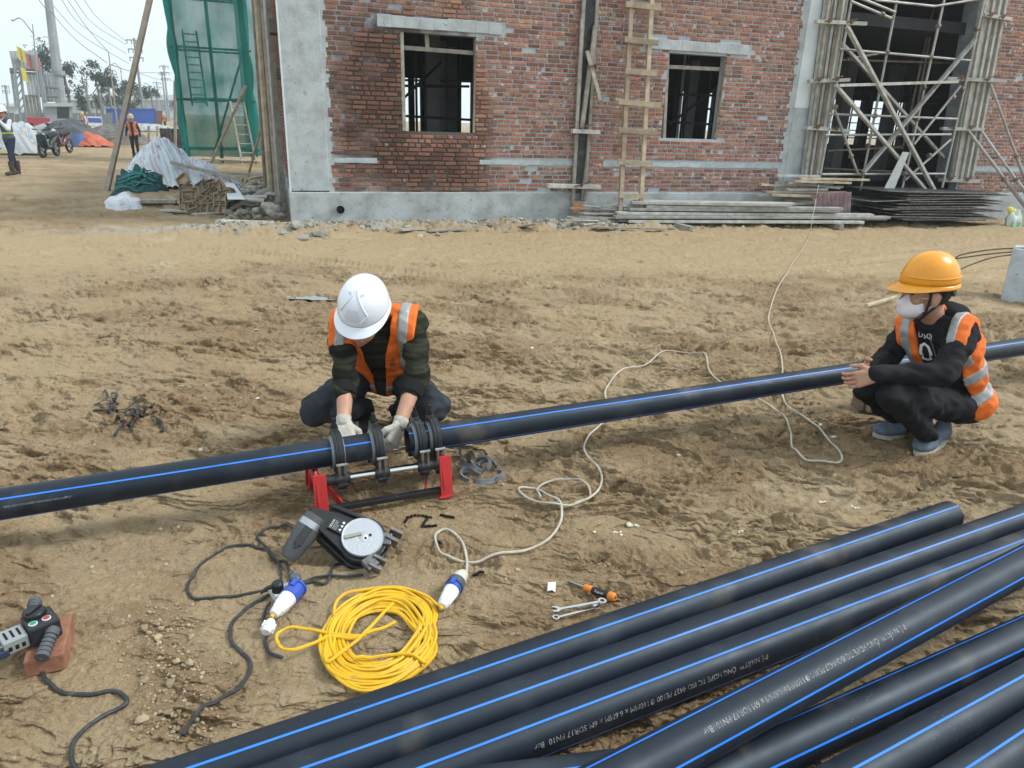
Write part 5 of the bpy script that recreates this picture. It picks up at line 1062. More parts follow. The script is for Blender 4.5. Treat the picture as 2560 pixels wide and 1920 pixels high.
denimb = mat('blue_denim_shoe', (.135, .175, .225), .9, col2=(.085, .115, .155), vs=30, bump=.002, bs=160); solew = mat('cream_sole', (.50, .49, .44), .7, col2=(.38, .36, .30), vs=20); bdg = mat('badge_grey', (.38, .41, .46), .6)
def px2(x, y): p = GP(2000+x/2.764, 580+y/2.764); return p
t_, h_ = px2(800, 1565), px2(985, 1462); t2, h2 = px2(505, 1415), px2(690, 1405)
shoe(w2, 'shoe', h_+np.array([.03, .05, 0]), t_, denimb, solew, bdg, gh(t_[0], t_[1])+.004, 1.1); shoe(w2, 'shoe', h2+np.array([.02, .0, 0]), t2, denimb, solew, bdg, gh(t2[0], t2[1])+.004, 1.1)
VFt = I2['VF']; bv2 = BVHTree.FromPolygons([Vector(v) for v in VFt[0]], [tuple(int(i) for i in f) for f in VFt[1]])
whp = mat('white_print', (.72, .72, .74), .7)
_h = bv2.ray_cast(Vector(CAMP), Vector(A2(815, 815, 3.3)-CAMP)); O2 = np.array(_h[0]); N2 = I2['fr']; X2 = -I2['sd']*-1; Y2 = I2['up']; X2 = np.cross(Y2, N2)
obj('lettering', wrap_text('50', .150, O2-Y2*.060, X2, Y2, N2, bv2), whp, I2['top']); obj('lettering', wrap_text('DSQ', .036, O2+Y2*.072+X2*.048, X2, Y2, N2, bv2), whp, I2['top'])
m = MB(); pts = []
for t in np.linspace(.05, .98, 24):
    p = I2['tp'](-.005+.01*math.sin(t*7), .11, t); hit = bv2.ray_cast(Vector(p+N2*.2), Vector(-N2)); pts.append(np.array(hit[0])+N2*.003 if hit[0] is not None else p)
m.tube(pts, .0028, 5); obj('zip', m, mat('zip_grey', (.30, .31, .32), .4, metal=.6), I2['top'])
# ================================================================== far side of the site
def dirpt(x, dist):                                       # ground point in the direction of pixel column x, at a given distance
    d = ray(x, 280); d = np.array([d[0], d[1]]); d /= np.linalg.norm(d); p = d*dist; return np.array([p[0], p[1], float(base_h(*p))])
def B1(x, y, P): return ABOVE(x/2.765, y/2.765, P)
def facing(P): n = np.array([P[0], P[1], 0.]); n /= np.linalg.norm(n); return np.array([n[1], -n[0], 0]), n      # right, away
def panel(mb, P, x0, y0, x1, y1, depth=.15, x0b=None, x1b=None, mi=0):
    r, a = facing(P); q = [B1(x0b if x0b is not None else x0, y1, P), B1(x1b if x1b is not None else x1, y1, P), B1(x1, y0, P), B1(x0, y0, P)]
    mb.hexa([q[0], q[1], q[1]+a*depth, q[0]+a*depth, q[3], q[2], q[2]+a*depth, q[3]+a*depth], mi)
def mast(name, label, cat, x0, y0, x1, dist, r0, r1, yb=None):
    P = dirpt(x1/2.765, dist); T = B1(x0, y0, P); th = thing(name, label, cat, P); m = MB(); m.tube([P-UPV*.1, T], [r0, r1], 10); return th, P, T, m
cpole = mat('pale_concrete_pole', (.30, .33, .36), .7, col2=(.22, .25, .28), vs=1.5); gpole = mat('grey_far_pole', (.22, .25, .27), .7)
# monopole
th, P, T, m = mast('utility_pole', 'thick pale concrete pole rising beside the site gate', 'pole', 330, -40, 425, 104, .62, .42); obj('shaft', m, cpole, th)
m = MB(); c = B1(402, 505, P); m.lathe([(.5, -.25), (.72, -.25), (.72, .25), (.5, .25)], c, UPV, 12); obj('band', m, gpole, th)
# lamp posts
def lamp(label, xt, yt, xb, xa, ya, ym, dist):
    th, P, T, m = mast('street_lamp', label, 'lamp post', xt, yt, xb, dist, .13, .05); obj('post', m, gpole, th); a = B1(xt+(xb-xt)*.35, ym, P); e = B1(xa, ya, P)
    m = MB(); m.tube(spline([a, a*.45+e*.55+UPV*.8, e], 6), .06, 6); obj('arm', m, gpole, th); m = MB(); r, aw = facing(P); m.beam(e, e-(a-e)*.0+(e-a)*.06+UPV*.05, .3, .15); obj('lamp_head', m, gpole, th)
lamp('curved-arm street lamp standing behind the corrugated gate', 225, 165, 268, 88, 145, 245, 95); lamp('small distant street lamp between the bare young trees', 832, 470, 868, 770, 450, 500, 150)
# power poles with cross arms
for xt, yt, xb, arms, dist, lb in ((925, 262, 990, ((870, 975, 275), (882, 985, 338), (892, 992, 396)), 130, 'tall power pole with three cross arms'), (1130, 448, 1165, ((1098, 1165, 455), (1105, 1170, 498), (1112, 1178, 540)), 190, 'power pole with stacked cross arms beyond the brown stack'), (1118, 500, 1150, ((1095, 1140, 505),), 195, 'slim power pole right next to a taller one'), (1083, 562, 1100, ((1055, 1115, 570), (1062, 1120, 600)), 230, 'faint short power pole above the far sheds'), (35, 588, 60, ((10, 62, 592), (15, 66, 625)), 170, 'faint power pole left of the site gate')):
    th, P, T, m = mast('power_pole', lb, 'power pole', xt, yt, xb, dist, .24, .14); obj('shaft', m, gpole, th)
    for x0, x1, y in arms:
        m = MB(); a, c = B1(x0, y, P), B1(x1, y+4, P); m.beam(a, c, .16, .16); ar = obj('cross_arm', m, gpole, th)
        for t in (.05, .35, .65, .95):
            m = MB(); q = a+(c-a)*t; m.cyl(q, q-UPV*.55, .07, 6); obj('insulator', m, gpole, ar)
th, P, T, m = mast('bamboo_mast', 'thin bare bamboo mast carrying cables over the yard', 'mast', 750, 360, 795, 80, .09, .04); obj('shaft', m, mat('bamboo', (.25, .22, .16), .8), th); BM = P
# wires
cw = mat('black_wire', (.05, .055, .06), .7); gA = dirpt(340/2.765, 100)
for k, (x0, y0, x1, y1, x2, y2, d0_, d2_) in enumerate([(335, 0, 560, 240, 890, 440, 104, 130), (340, 70, 520, 270, 740, 435, 104, 80), (400, -40, 560, 170, 875, 372, 104, 130), (440, -40, 600, 190, 745, 355, 104, 80), (490, -40, 640, 160, 870, 308, 104, 130), (555, -40, 680, 130, 868, 282, 104, 130), (770, 450, 950, 498, 1200, 505, 80, 190), (960, 505, 1080, 545, 1200, 555, 130, 195), (757, 450, 700, 560, 640, 650, 80, 80), (270, 0, 300, 40, 345, 100, 104, 104)]):
    pts = [B1(x0, y0, dirpt(x0/2.765, d0_)), B1(x1, y1, dirpt(x1/2.765, (d0_+d2_)/2)), B1(x2, y2, dirpt(x2/2.765, d2_))]; m = MB(); m.tube(spline(pts, 8), .035, 4); obj('overhead_wire', m, cw, label='thin overhead wire sagging between the poles against the sky', cat='wire', group='overhead wires')
# corrugated site gate
P = dirpt(230/2.765, 98); r_, aw_ = facing(P); gt = thing('site_gate', 'tall weathered gate of corrugated sheets on lattice towers topped by small flags', 'gate', P)
cs = mat('corrugated_grey', (.26, .29, .32), .6, metal=.2, col2=(.16, .18, .20), vs=.7); csl = mat('corrugated_pale', (.42, .45, .48), .6, metal=.2, col2=(.32, .35, .38), vs=.7); csy = mat('corrugated_olive', (.25, .255, .22), .7, col2=(.18, .18, .16), vs=.6)
def corr(x0, y0, x1, y1, mt, x0b=None, x1b=None, n=None):
    n = n or max(2, int(abs(x1-x0)/22)); x0b = x0 if x0b is None else x0b; x1b = x1 if x1b is None else x1b
    for i in range(n):
        a, c = i/n, (i+.93)/n; m = MB(); panel(m, P, x0+(x1-x0)*a, y0, x0+(x1-x0)*c, y1, .12 if i % 2 else .3, x0b+(x1b-x0b)*a, x0b+(x1b-x0b)*c); obj('sheet', m, mt, gt)
corr(68, 485, 112, 735, csl, 100, 142); corr(165, 655, 268, 855, csy, 200, 300); corr(170, 505, 240, 655, csl, 195, 268); corr(270, 508, 368, 705, cs, 300, 402); corr(62, 352, 258, 480, csl, 92, 272); corr(240, 500, 270, 660, cs, 268, 300)
for x0, x1 in ((90, 150), (128, 190), (258, 322), (262, 345)):
    m = MB(); a, c = B1(x0, 400, P)-aw_*.4, B1(x1, 870, P)-aw_*.4; m.tube([c, a], .13, 6); obj('tower_leg', m, gpole, gt)
for k in range(9):
    m = MB(); t0_, t1_ = k/9, (k+1)/9; f_ = lambda x0, x1, t: B1(x1+(x0-x1)*t, 870-470*t, P)-aw_*.45; m.tube([f_(90, 150, t0_), f_(128, 190, t1_)], .07, 4); m2 = MB(); m2.tube([f_(258, 322, t1_), f_(280, 345, t0_)], .07, 4); obj('lattice_brace', m, gpole, gt); obj('lattice_brace', m2, gpole, gt)
for x0, x1, y in ((65, 262, 478), (68, 300, 500), (205, 402, 660), (300, 402, 600)):
    m = MB(); m.tube([B1(x0, y, P)-aw_*.3, B1(x1, y+10, P)-aw_*.3], .12, 5); obj('cross_bar', m, mat('brown_bar', (.16, .13, .11), .8), gt)
for x, y, c_ in ((122, 372, (.60, .50, .08)), (138, 380, (.55, .48, .10)), (186, 420, (.45, .07, .10)), (203, 425, (.05, .26, .16)), (233, 430, (.50, .13, .20)), (152, 515, (.6, .5, .08))):
    m = MB(); c = B1(x, y, P)-aw_*.7; m.add([c+UPV*.75, c+r_*.4+UPV*.5, c+r_*.45-UPV*.8, c-UPV*.6], [(0, 1, 2, 3)]); fo_ = obj('flag', m, mat('flag_%d' % x, c_, .7), gt); md = fo_.modifiers.new('t', 'SOLIDIFY'); md.thickness = .04
# grey cabin, fence, container, sheds
P = dirpt(400/2.765, 92); r_, aw_ = facing(P); cb_ = thing('site_cabin', 'low grey site cabin with a dark window opening and flat overhanging roof', 'cabin', P)
m = MB(); panel(m, P, 315, 735, 392, 870, 3., 325, 398); panel(m, P, 478, 735, 498, 870, 3., 482, 502); panel(m, P, 392, 820, 480, 870, 3., 396, 484); obj('wall', m, mat('cabin_grey', (.24, .28, .30), .7), cb_); m = MB(); panel(m, P+aw_*.6, 390, 738, 480, 822, 2.); obj('window', m, mat('cabin_dark', (.035, .04, .045), .4), cb_); m = MB(); panel(m, P-aw_*.4, 298, 712, 506, 736, 4.); obj('roof', m, csl, cb_)
fnm = mat('far_fence', (.17, .185, .19), .8, col2=(.12, .13, .135), vs=.5); P = dirpt(300/2.765, 108); fe = thing('panel_fence', 'long dull concrete panel fence closing off the yard', 'fence', P)
for k in range(26):
    x0 = -260+k*40; Pk = dirpt((x0+20)/2.765, 108); m = MB(); panel(m, Pk, x0+1.5, 788-(8 if k % 3 else 0), x0+38.5, 868, .2); obj('fence_panel', m, fnm, fe)
P = dirpt(905/2.765, 112); r_, aw_ = facing(P); ct = thing('blue_container', 'long bright blue shipping container at the back of the yard', 'container', P); cbl = mat('container_blue', (.018, .085, .40), .5, col2=(.014, .065, .32), vs=.8)
for k in range(24):
    m = MB(); x0 = 733+k*14.2; panel(m, P, x0, 756, x0+14, 866, 2.4 if k % 2 else 2.6); obj('side_panel', m, cbl, ct)
m = MB(); panel(m, P-aw_*.1, 730, 750, 1078, 758, 2.8); obj('roof_rail', m, cbl, ct); m = MB(); panel(m, P, 1076, 765, 1122, 862, 2.4); obj('end_door', m, mat('container_brown', (.12, .07, .06), .7), ct)
P = dirpt(690/2.765, 260); wh = thing('warehouse', 'pale long warehouse far beyond the yard fence', 'building', P); whm = mat('warehouse_pale', (.44, .50, .54), .7, col2=(.40, .46, .50), vs=.05)
m = MB(); panel(m, P, 430, 690, 1260, 820, 30); obj('wall', m, whm, wh); m = MB(); panel(m, P-facing(P)[1]*2, 425, 655, 1265, 692, 34, 430, 1262); obj('roof', m, mat('warehouse_roof', (.50, .56, .60), .6), wh)
for k in range(12):
    m = MB(); panel(m, P-facing(P)[1]*.3, 470+k*64, 725, 500+k*64, 760, .3); obj('window_strip', m, mat('warehouse_glass', (.22, .28, .33), .3), wh)
P = dirpt(60/2.765, 220); wh = thing('warehouse', 'faint low shed behind the left end of the fence', 'building', P); m = MB(); panel(m, P, -300, 735, 130, 830, 20); obj('wall', m, whm, wh); m = MB(); panel(m, P-facing(P)[1], -305, 715, 135, 736, 22); obj('roof', m, mat('warehouse_roof', (1, 1, 1)), wh)
# young pollarded trees
leafm = mat('far_leaf', (.055, .105, .065), .7, col2=(.03, .07, .05), vs=.8, transl=(.06, .13, .06)); bark = mat('far_bark', (.20, .20, .18), .9)
def tree(label, trunk, crowns, dist, r0, seed, grp='young trees beyond the yard'):
    r = random.Random(seed); P = dirpt(trunk[0][0]/2.765, dist); th = thing('young_tree', label, 'tree', P); ri, aw = facing(P)
    pts = [B1(x, y, P) for x, y in trunk]; pts[0] = P-UPV*.1; m = MB(); m.tube(spline(pts, 4), np.linspace(r0, r0*.45, (len(pts)-1)*4+1), 7)
    tops = []
    for (x, y, rx, rz, n) in crowns:
        c = B1(x, y, P); m.tube([pts[-1] if len(pts) < 3 else pts[-2]*.3+pts[-1]*.7, (pts[-1]+c)/2, c], [r0*.45, r0*.3, r0*.15], 5)
        for k in range(5): a = r.random()*6.28; m.tube([c-UPV*rz*.5, c+ri*math.cos(a)*rx*.7+aw*math.sin(a)*rx*.7+UPV*rz*r.uniform(-.1, .5)], [r0*.14, r0*.05], 4)
    obj('trunk', m, bark, th); lm = MB()
    for (x, y, rx, rz, n) in crowns:
        c = B1(x, y, P); cl_ = [(r.gauss(0, .5), r.gauss(0, .5), r.gauss(0, .45)) for _ in range(9)]
        for k in range(int(n*1.9)):
            q = r.choice(cl_); v = np.array([q[0]+r.gauss(0, .22), q[1]+r.gauss(0, .22), q[2]+r.gauss(0, .22)]); p = c+ri*v[0]*rx+aw*v[1]*rx+UPV*v[2]*rz; s = r.uniform(.16, .34); a, b_ = r.random()*6.28, r.uniform(-1., .6); d = np.array([math.cos(a)*math.cos(b_), math.sin(a)*math.cos(b_), math.sin(b_)]); w_ = np.cross(d, UPV); w_ /= np.linalg.norm(w_)+1e-6
            lm.add([p-d*s, p+w_*s*.38, p+d*s, p-w_*s*.38], [(0, 1, 2, 3)])
    if lm.v: obj('crown', lm, leafm, th)
tree('leafy tree rising behind the flagged site gate', [(300, 800), (296, 600), (295, 480)], [(295, 440, 1.5, 3.2, 700)], 112, .22, 1)
tree('slim tree with forked trunk beside the thick concrete pole', [(488, 800), (478, 690), (463, 600), (440, 520)], [(430, 475, 1.0, 1.2, 220), (470, 480, 1.1, 1.2, 240), (460, 625, .8, .9, 90)], 118, .22, 2)
tree('leafless pollarded tree with two bare upright limbs', [(622, 800), (608, 690), (598, 650)], [(560, 500, .01, .01, 0), (600, 520, .01, .01, 0)], 110, .26, 3)
tree('bushy low tree at the foot of the leafless one', [(575, 800), (577, 760)], [(580, 705, 1.2, 1.9, 380)], 112, .16, 4)
tree('mushroom-crowned young tree left of the bamboo mast', [(712, 800), (692, 690), (672, 600), (660, 555)], [(655, 520, 1.7, 1.2, 420)], 116, .22, 5)
tree('mushroom-crowned young tree standing at the bamboo mast', [(775, 800), (762, 690), (748, 600), (740, 570)], [(735, 545, 1.6, 1.2, 420)], 116, .22, 6)
tree('small round-headed tree between two mushroom-crowned ones', [(712, 810), (706, 700), (702, 580)], [(702, 540, .9, 1.0, 200), (712, 630, .8, .7, 90)], 135, .18, 7)
tree('scraggy young tree in front of the tall leaning timber', [(852, 810), (846, 700), (836, 620)], [(828, 610, .9, 1.5, 170), (822, 715, 1.6, 1.2, 300)], 120, .18, 8)
tree('young tree behind the top of the blue container', [(900, 810), (892, 700), (886, 630)], [(884, 600, 1.1, 1.3, 260), (898, 720, 1.2, 1., 200)], 125, .18, 9)
tree('thin tree with tufted crown right of the tall power pole', [(1062, 810), (1052, 700), (1042, 660)], [(1038, 640, 1.4, 1.4, 320), (1010, 655, .8, .9, 120)], 140, .2, 10)
tree('low bush-like tree against the pale warehouse', [(668, 820), (664, 740)], [(662, 690, .9, 1.1, 160), (722, 705, 1.2, 1.1, 200)], 130, .16, 11)
for k, (x, y) in enumerate(((940, 620), (925, 640), (958, 650), (985, 640), (1075, 640), (1195, 720))): tree(['thin far sapling close left of the tall power pole', 'thin far sapling with the lowest crown left of the tall power pole', 'thin far sapling hard against the tall power pole', 'thin far sapling just right of the tall power pole', 'thin far sapling beside the faint short power pole', 'thin far sapling at the very edge of the green net'][k], [(x+12, 800), (x+6, 700), (x, y)], [(x, y-4, .8, .9, 90)], 170, .14, 30+k, 'far saplings')
# --- things lying in the yard
P = G(*z1(655, 1018)); r_, aw_ = facing(P); fo2 = folds(4.2, .16)
obj('orange_tarp', fheap(P+aw_*.6, r_*1.0, aw_*.8, lambda x, y: max(0, 1-x*x-y*y)*(.6-.3*x)+fo2(x, y)*.8-.05, 40), mat('orange_tarp', (.50, .13, .065), .6, col2=(.38, .09, .045), vs=3, bump=.02, bs=9), label='faded orange tarpaulin thrown over a low heap', cat='tarpaulin')
P = G(*z1(175, 1075)); r_, aw_ = facing(P); fo3 = folds(2.2, .2)
obj('striped_sheet', fheap(P+aw_*1.0, r_*1.1, aw_*1.0, lambda x, y: max(0, 1-x*x*.8-y*y)*1.15+fo3(x, y)*.7-.05, 40), tarp_mat('pale_striped_sheet', ((.16, .30, .52), (.45, .33, .24)), (.46, .50, .52), 1.2), label='pale blue-striped sheet over a stack beside the parked motorbikes', cat='tarpaulin')
heapm = mat('yard_debris', (.14, .13, .12), .9, col2=(.07, .065, .06), vs=3, bump=.03, bs=6)
for k, (x, y, wx, hh, c_, lb) in enumerate(((500, 1010, 1.5, .95, (.10, .11, .12), 'dark heap of scrap behind the motorbikes'), (800, 1000, 1.6, .7, (.18, .17, .155), 'low grey heap of scrap boards beyond the leaning timber'), (420, 925, 1.5, .42, (.36, .37, .38), 'pale heap of bags and sheets in front of the cabin'), (1010, 900, 1.7, .22, (.46, .47, .46), 'long heap under a whitish cover before the container'))):
    P = G(*z1(x, y)); r_, aw_ = facing(P); fk = folds(k*1.9+.4, .16 if k < 2 else .07); sc_ = np.linalg.norm(P[:2])/36.
    obj('scrap_heap', fheap(P+aw_*.9, r_*wx*sc_, aw_*1.2*sc_, lambda x_, y_, h=hh, f=fk: (max(0, 1-x_*x_-y_*y_)*h+f(x_, y_)*(1-.7*math.hypot(x_, y_)))*sc_-.05, 36), mat('heap_%d' % k, c_, .85, col2=tuple(v*.45 for v in c_), vs=2.5, bump=.03, bs=7), label=lb, cat='heap')
for k in range(22):
    x, y = random.uniform(450, 860), random.uniform(930, 1015); P = G(*z1(x, y)); P[2] += .1+random.random()*.5; r_, aw_ = facing(P); L_ = random.uniform(.8, 2.); a = random.uniform(-.5, .5); m = MB(); m.beam(P, P+r_*L_*math.cos(a)+aw_*L_*math.sin(a)+UPV*random.uniform(-.25, .2), .14, .05); obj('scrap_board', m, wood if k % 2 else woodw, label='loose board strewn over the scrap heaps of the yard', cat='board', group='boards strewn over the yard heaps')
P = G(*z1(552, 1015)); m = MB(); m.lathe([(0, 0), (.26, 0), (.29, .35), (.31, .62), (.28, .62), (.26, .1), (0, .1)], P, UPV, 18); obj('blue_bucket', m, mat('bucket_blue', (.10, .18, .45), .5), label='blue tub standing between scrap heap and orange tarpaulin', cat='tub', sharp=30)
for k, (x, y) in enumerate(((480, 960), (515, 975))):
    P = G(*z1(x, y+30)); P[2] += .75-.25*k; r_, aw_ = facing(P); m = MB(); m.cyl(P-r_*.9, P+r_*.9+UPV*.25, .28, 12); obj('black_roll', m, mat('roll_black', (.035, .04, .045), .6), label='dark roll of sheet lying on the scrap heap', cat='roll', group='dark rolls on the heap')
P = G(*z1(283, 920)); r_, aw_ = facing(P); m = MB(); m.box(P+UPV*.6, (1.5, .7, 1.1), np.stack([r_, aw_, UPV], 1)); obj('red_box', m, mat('dull_red', (.33, .035, .05), .6), label='dull red box standing behind the motorbikes', cat='box', bevel=.03)
P = G(*z1(665, 892)); r_, aw_ = facing(P); bx_ = thing('signed_box', 'white box with a blue lettered band beside the seated person', 'box', P); m = MB(); m.box(P+UPV*.6, (1.3, .8, 1.2), np.stack([r_, aw_, UPV], 1)); obj('case', m, mat('box_white', (.6, .62, .64), .6), bx_); m = MB(); m.box(P+UPV*.85-aw_*.41, (1.2, .02, .45), np.stack([r_, aw_, UPV], 1)); obj('blue_band', m, mat('band_blue', (.05, .08, .35), .6), bx_)
# dark stacked bricks on pallets and posts by the net
P = G(*z1(1200, 1075)); r_, aw_ = facing(P); sk2 = thing('brick_stack', 'dark stack of blocks on a pale pallet beyond the netted scaffold', 'stack', P); dkst = mat('dark_blocks', (.10, .085, .08), .9, col2=(.05, .045, .045), vs=5, rnd=.3); lx = np.linalg.norm(B1(1290, 1000, P)-B1(1115, 1000, P)); c0_ = (B1(1290, 1000, P)+B1(1115, 1000, P))/2; c0_[2] = P[2]; hst = B1(1200, 890, P)[2]-P[2]
for i in range(7):
    for j in range(9):
        m = MB(); m.box(c0_+r_*lx*((i+.5)/7-.5)+aw_*.6+UPV*(.35+(hst-.35)*(j+.5)/9), (lx/7*.95, 1.1, (hst-.35)/9*.9), np.stack([r_, aw_, UPV], 1)); obj('block', m, dkst, sk2)
m = MB(); m.box(c0_+aw_*.6+UPV*.25, (lx, 1.2, .14), np.stack([r_, aw_, UPV], 1)); obj('pallet', m, woodw, sk2)
for k, (x, y0, y1) in enumerate(((1030, 870, 1020), (1090, 870, 1030), (1165, 880, 1055), (1212, 560, 1075))):
    P = G(*z1(x, y1)); m = MB(); m.tube([P, B1(x-2, y0, P)], .06 if k < 3 else .07, 7); obj('yard_post', m, wood, label='grey upright post by the stacked blocks' if k < 3 else 'tall thin post standing at the edge of the green net', cat='post', group='posts by the stacked blocks' if k < 3 else None)
P = G(*z1(1060, 1020)); m = MB(); m.cyl(B1(930, 905, P), B1(1280, 912, P), .05, 6); obj('yard_rail', m, wood, label='level rail tied to the posts by the stacked blocks', cat='rail')
# --- motorbikes
def motorbike(label, px, heading, c_, s=1.):
    P = G(*z1(*px)); th = thing('motorbike', label, 'motorbike', P); d = np.array([math.cos(heading), math.sin(heading), 0]); n_ = np.array([-d[1], d[0], 0]); w_ = lambda a, b_, z: P+(d*a+n_*b_+UPV*z)*s; tyre = mat('tyre', (.02, .02, .022), .8); rim = mat('rim', (.4, .4, .42), .4, metal=.6); pt = mat('bike_paint_'+label[:6], c_, .35, coat=.3)
    for a in (.62, -.60):
        m = MB(); m.lathe([(.23, -.05), (.29, -.04), (.30, 0), (.29, .04), (.23, .05), (.23, -.05)], w_(a, 0, .30), n_, 22); wl_ = obj('wheel', m, tyre, th); m = MB(); m.lathe([(.0, -.06), (.06, -.06), (.06, .06), (0, .06)], w_(a, 0, .30), n_, 10)
        for k in range(6): an = k*math.pi/3; m.cyl(w_(a, 0, .30), w_(a+.22*math.cos(an), 0, .30+.22*math.sin(an)), .02, 5)
        m.lathe([(.20, -.03), (.235, -.03), (.235, .03), (.20, .03)], w_(a, 0, .30), n_, 22); obj('rim', m, rim, wl_)
    m = MB(); m.tube(spline([w_(.66, 0, .62), w_(.42, 0, .62), w_(.25, 0, .42), w_(-.1, 0, .38), w_(-.35, 0, .60), w_(-.85, 0, .78)], 5), np.interp(np.linspace(0, 1, 26), [0, .2, .5, .8, 1], [.07, .11, .09, .11, .05])*s, 12); obj('body_shell', m, pt, th)
    m = MB(); m.hexa([w_(.30, -.17, .35), w_(.50, -.20, .40), w_(.50, .20, .40), w_(.30, .17, .35), w_(.42, -.15, .85), w_(.58, -.17, .85), w_(.58, .17, .85), w_(.42, .15, .85)]); obj('leg_shield', m, pt, th, bevel=.04)
    m = MB(); m.tube(spline([w_(.05, 0, .74), w_(-.25, 0, .80), w_(-.70, 0, .84)], 5), [.10]*11, 10); obj('seat', m, mat('bike_seat', (.02, .02, .02), .6), th)
    m = MB(); m.tube([w_(.62, 0, .30), w_(.50, 0, .90), w_(.44, 0, 1.0)], .035*s, 8); m.tube([w_(.36, -.33, 1.03), w_(.45, -.12, 1.0), w_(.45, .12, 1.0), w_(.36, .33, 1.03)], .02*s, 7); obj('handlebar', m, tyre, th)
    m = MB(); m.ell(w_(.56, 0, .92), (.10, .12, .09)); obj('headlamp', m, rim, th); m = MB(); m.lathe([(.30, -.06), (.34, 0), (.30, .06)], w_(.62, 0, .30), n_, 14, xdir=d, a0=.2, a1=2.6); fm = obj('mudguard', m, pt, th); md = fm.modifiers.new('t', 'SOLIDIFY'); md.thickness = .02
    for sg in (-1, 1): m = MB(); m.tube([w_(.45, sg*.18, 1.02), w_(.42, sg*.27, 1.18)], .01, 5); m.ell(w_(.42, sg*.28, 1.2), (.05, .05, .035)); obj('mirror', m, tyre, th)
    m = MB(); m.tube([w_(-.1, -.16, .28), w_(-.75, -.18, .36)], [.05, .07], 10); obj('exhaust', m, rim, th)
motorbike('dark green motorbike parked nose to the open yard', (350, 1085), math.radians(280), (.015, .055, .055)); motorbike('maroon motorbike parked close behind the green one', (440, 1060), math.radians(277), (.07, .012, .02))
# --- people in the yard
def stand(P, H_, face, stride=.12, hands=None, lean=0.):
    s = H_/1.70; f = np.array([math.cos(face), math.sin(face), 0]); sd = np.cross(f, UPV); w_ = lambda a, b_, z: P+(sd*a+f*b_+UPV*z)*s
    J = dict(ground=P[2], scale=s, pel=w_(0, -.0, .93), neck=w_(0, .03, 1.42), front=f, shL=w_(-.17, .02, 1.36), shR=w_(.17, .02, 1.36), hipL=w_(-.09, 0, .90), hipR=w_(.09, 0, .90), knL=w_(-.10, stride*.7, .50), knR=w_(.10, -stride*.3, .50), anL=w_(-.11, stride, .09), anR=w_(.11, -stride, .09), head=w_(0, .06, 1.56), hup=(0, 0, 1.), w=w_, f=f, sd=sd)
    J.update(elL=w_(-.25, -.02, 1.10), elR=w_(.25, -.02, 1.10), wrL=w_(-.27, .08, .86), wrR=w_(.27, .10, .86))
    for sN, sg in (('L', -1), ('R', 1)): J['hand'+sN] = hand_prims(J['wr'+sN], (0, 0, -1), (-sg*sd), f, (.3, .4, .3), s)
    return J
boot = mat('brown_boot', (.06, .04, .03), .7); navy_t = mat('navy_trousers', (.018, .028, .065), .85); white_s = mat('white_sleeve', (.55, .57, .62), .8); gvest = mat('grey_vest', (.075, .085, .10), .8); limeb = mat('lime_band', (.45, .62, .05), .6)
def boots(th, J, mt, wl=.26):
    for s in 'LR':
        a = J['an'+s]; f = J['f']; m = MB(); m.tube([a+UPV*wl, a+UPV*.02], [.072, .066], 10); m.tube([a-f*.03-UPV*.035, a+f*.10-UPV*.045, a+f*.19-UPV*.05], [.055, .055, .04], 10); obj('boot', m, mt, th)
P = G(*z1(112, 1206)); J = stand(P, 1.70, math.radians(250), .16); w_ = J['w']
J['elL'] = w_(-.27, .16, 1.15); J['wrL'] = w_(-.06, .24, 1.40); J['elR'] = w_(.27, .16, 1.15); J['wrR'] = w_(.05, .25, 1.42)
for sN, sg in (('L', -1), ('R', 1)): J['hand'+sN] = hand_prims(J['wr'+sN], (0, 0, 1), -J['f'], J['sd']*-sg, (.5, .6, .5))
vb = dict(mat=gvest, bot=-.25, open=lambda c: np.interp(c, [0, .8, 1.1], [-.01, .0, .04]), bands=[('h', .22, .32, 1)], bmat=limeb)
th, _ = person('person', 'person in white hard hat, grey vest and brown boots walking with hands at the face', J, J['f']+np.array([0, 0, -.1]), None, False, .022, vb, white_s, navy_t, True, helm_w); boots(th, J, boot)
vo2 = lambda: dict(mat=orange, bot=-.25, open=lambda c: np.interp(c, [0, .8, 1.1], [.04, .05, .08]), bands=[('v', .09, .13, 1), ('v', -.13, -.09, 1)])
dshirt = mat('dark_blue_shirt', (.025, .03, .06), .85); bt = mat('dark_trousers', (.02, .02, .025), .85)
P = G(*z1(945, 1088)); J = stand(P, 1.62, math.radians(285), .10); th, _ = person('person', 'person in orange vest and pale cap walking past the leaning timber', J, J['f'], None, False, .026, vo2(), dshirt, bt, True, mat('cap_khaki', (.50, .40, .22), .6)); boots(th, J, bt, .1)
P = G(*z1(600, 935)); J = stand(P, 1.62, math.radians(240), .05); w_ = J['w']
th, _ = person('person', 'person in orange vest bent over beside the white box in the yard', J, J['f']+np.array([0, 0, -.5]), None, False, .03, vo2(), white_s, bt, True, mat('cap_khaki', (1, 1, 1))); boots(th, J, bt, .1)
for k, (x, y) in enumerate(((1145, 880), (1228, 885))):
    P = G(*z1(x, y+14)); J = stand(P, 1.65, math.radians(260+40*k), .05); th, _ = person('person', ['distant person in orange vest by the container end', 'distant person in orange vest seen at the edge of the green net'][k], J, J['f'], None, False, .04, dict(mat=orange, bot=-.25, open=lambda c: np.interp(c, [0, .8, 1.1], [-.01, .0, .06])), dshirt, bt, True, helm_y); boots(th, J, bt, .1)
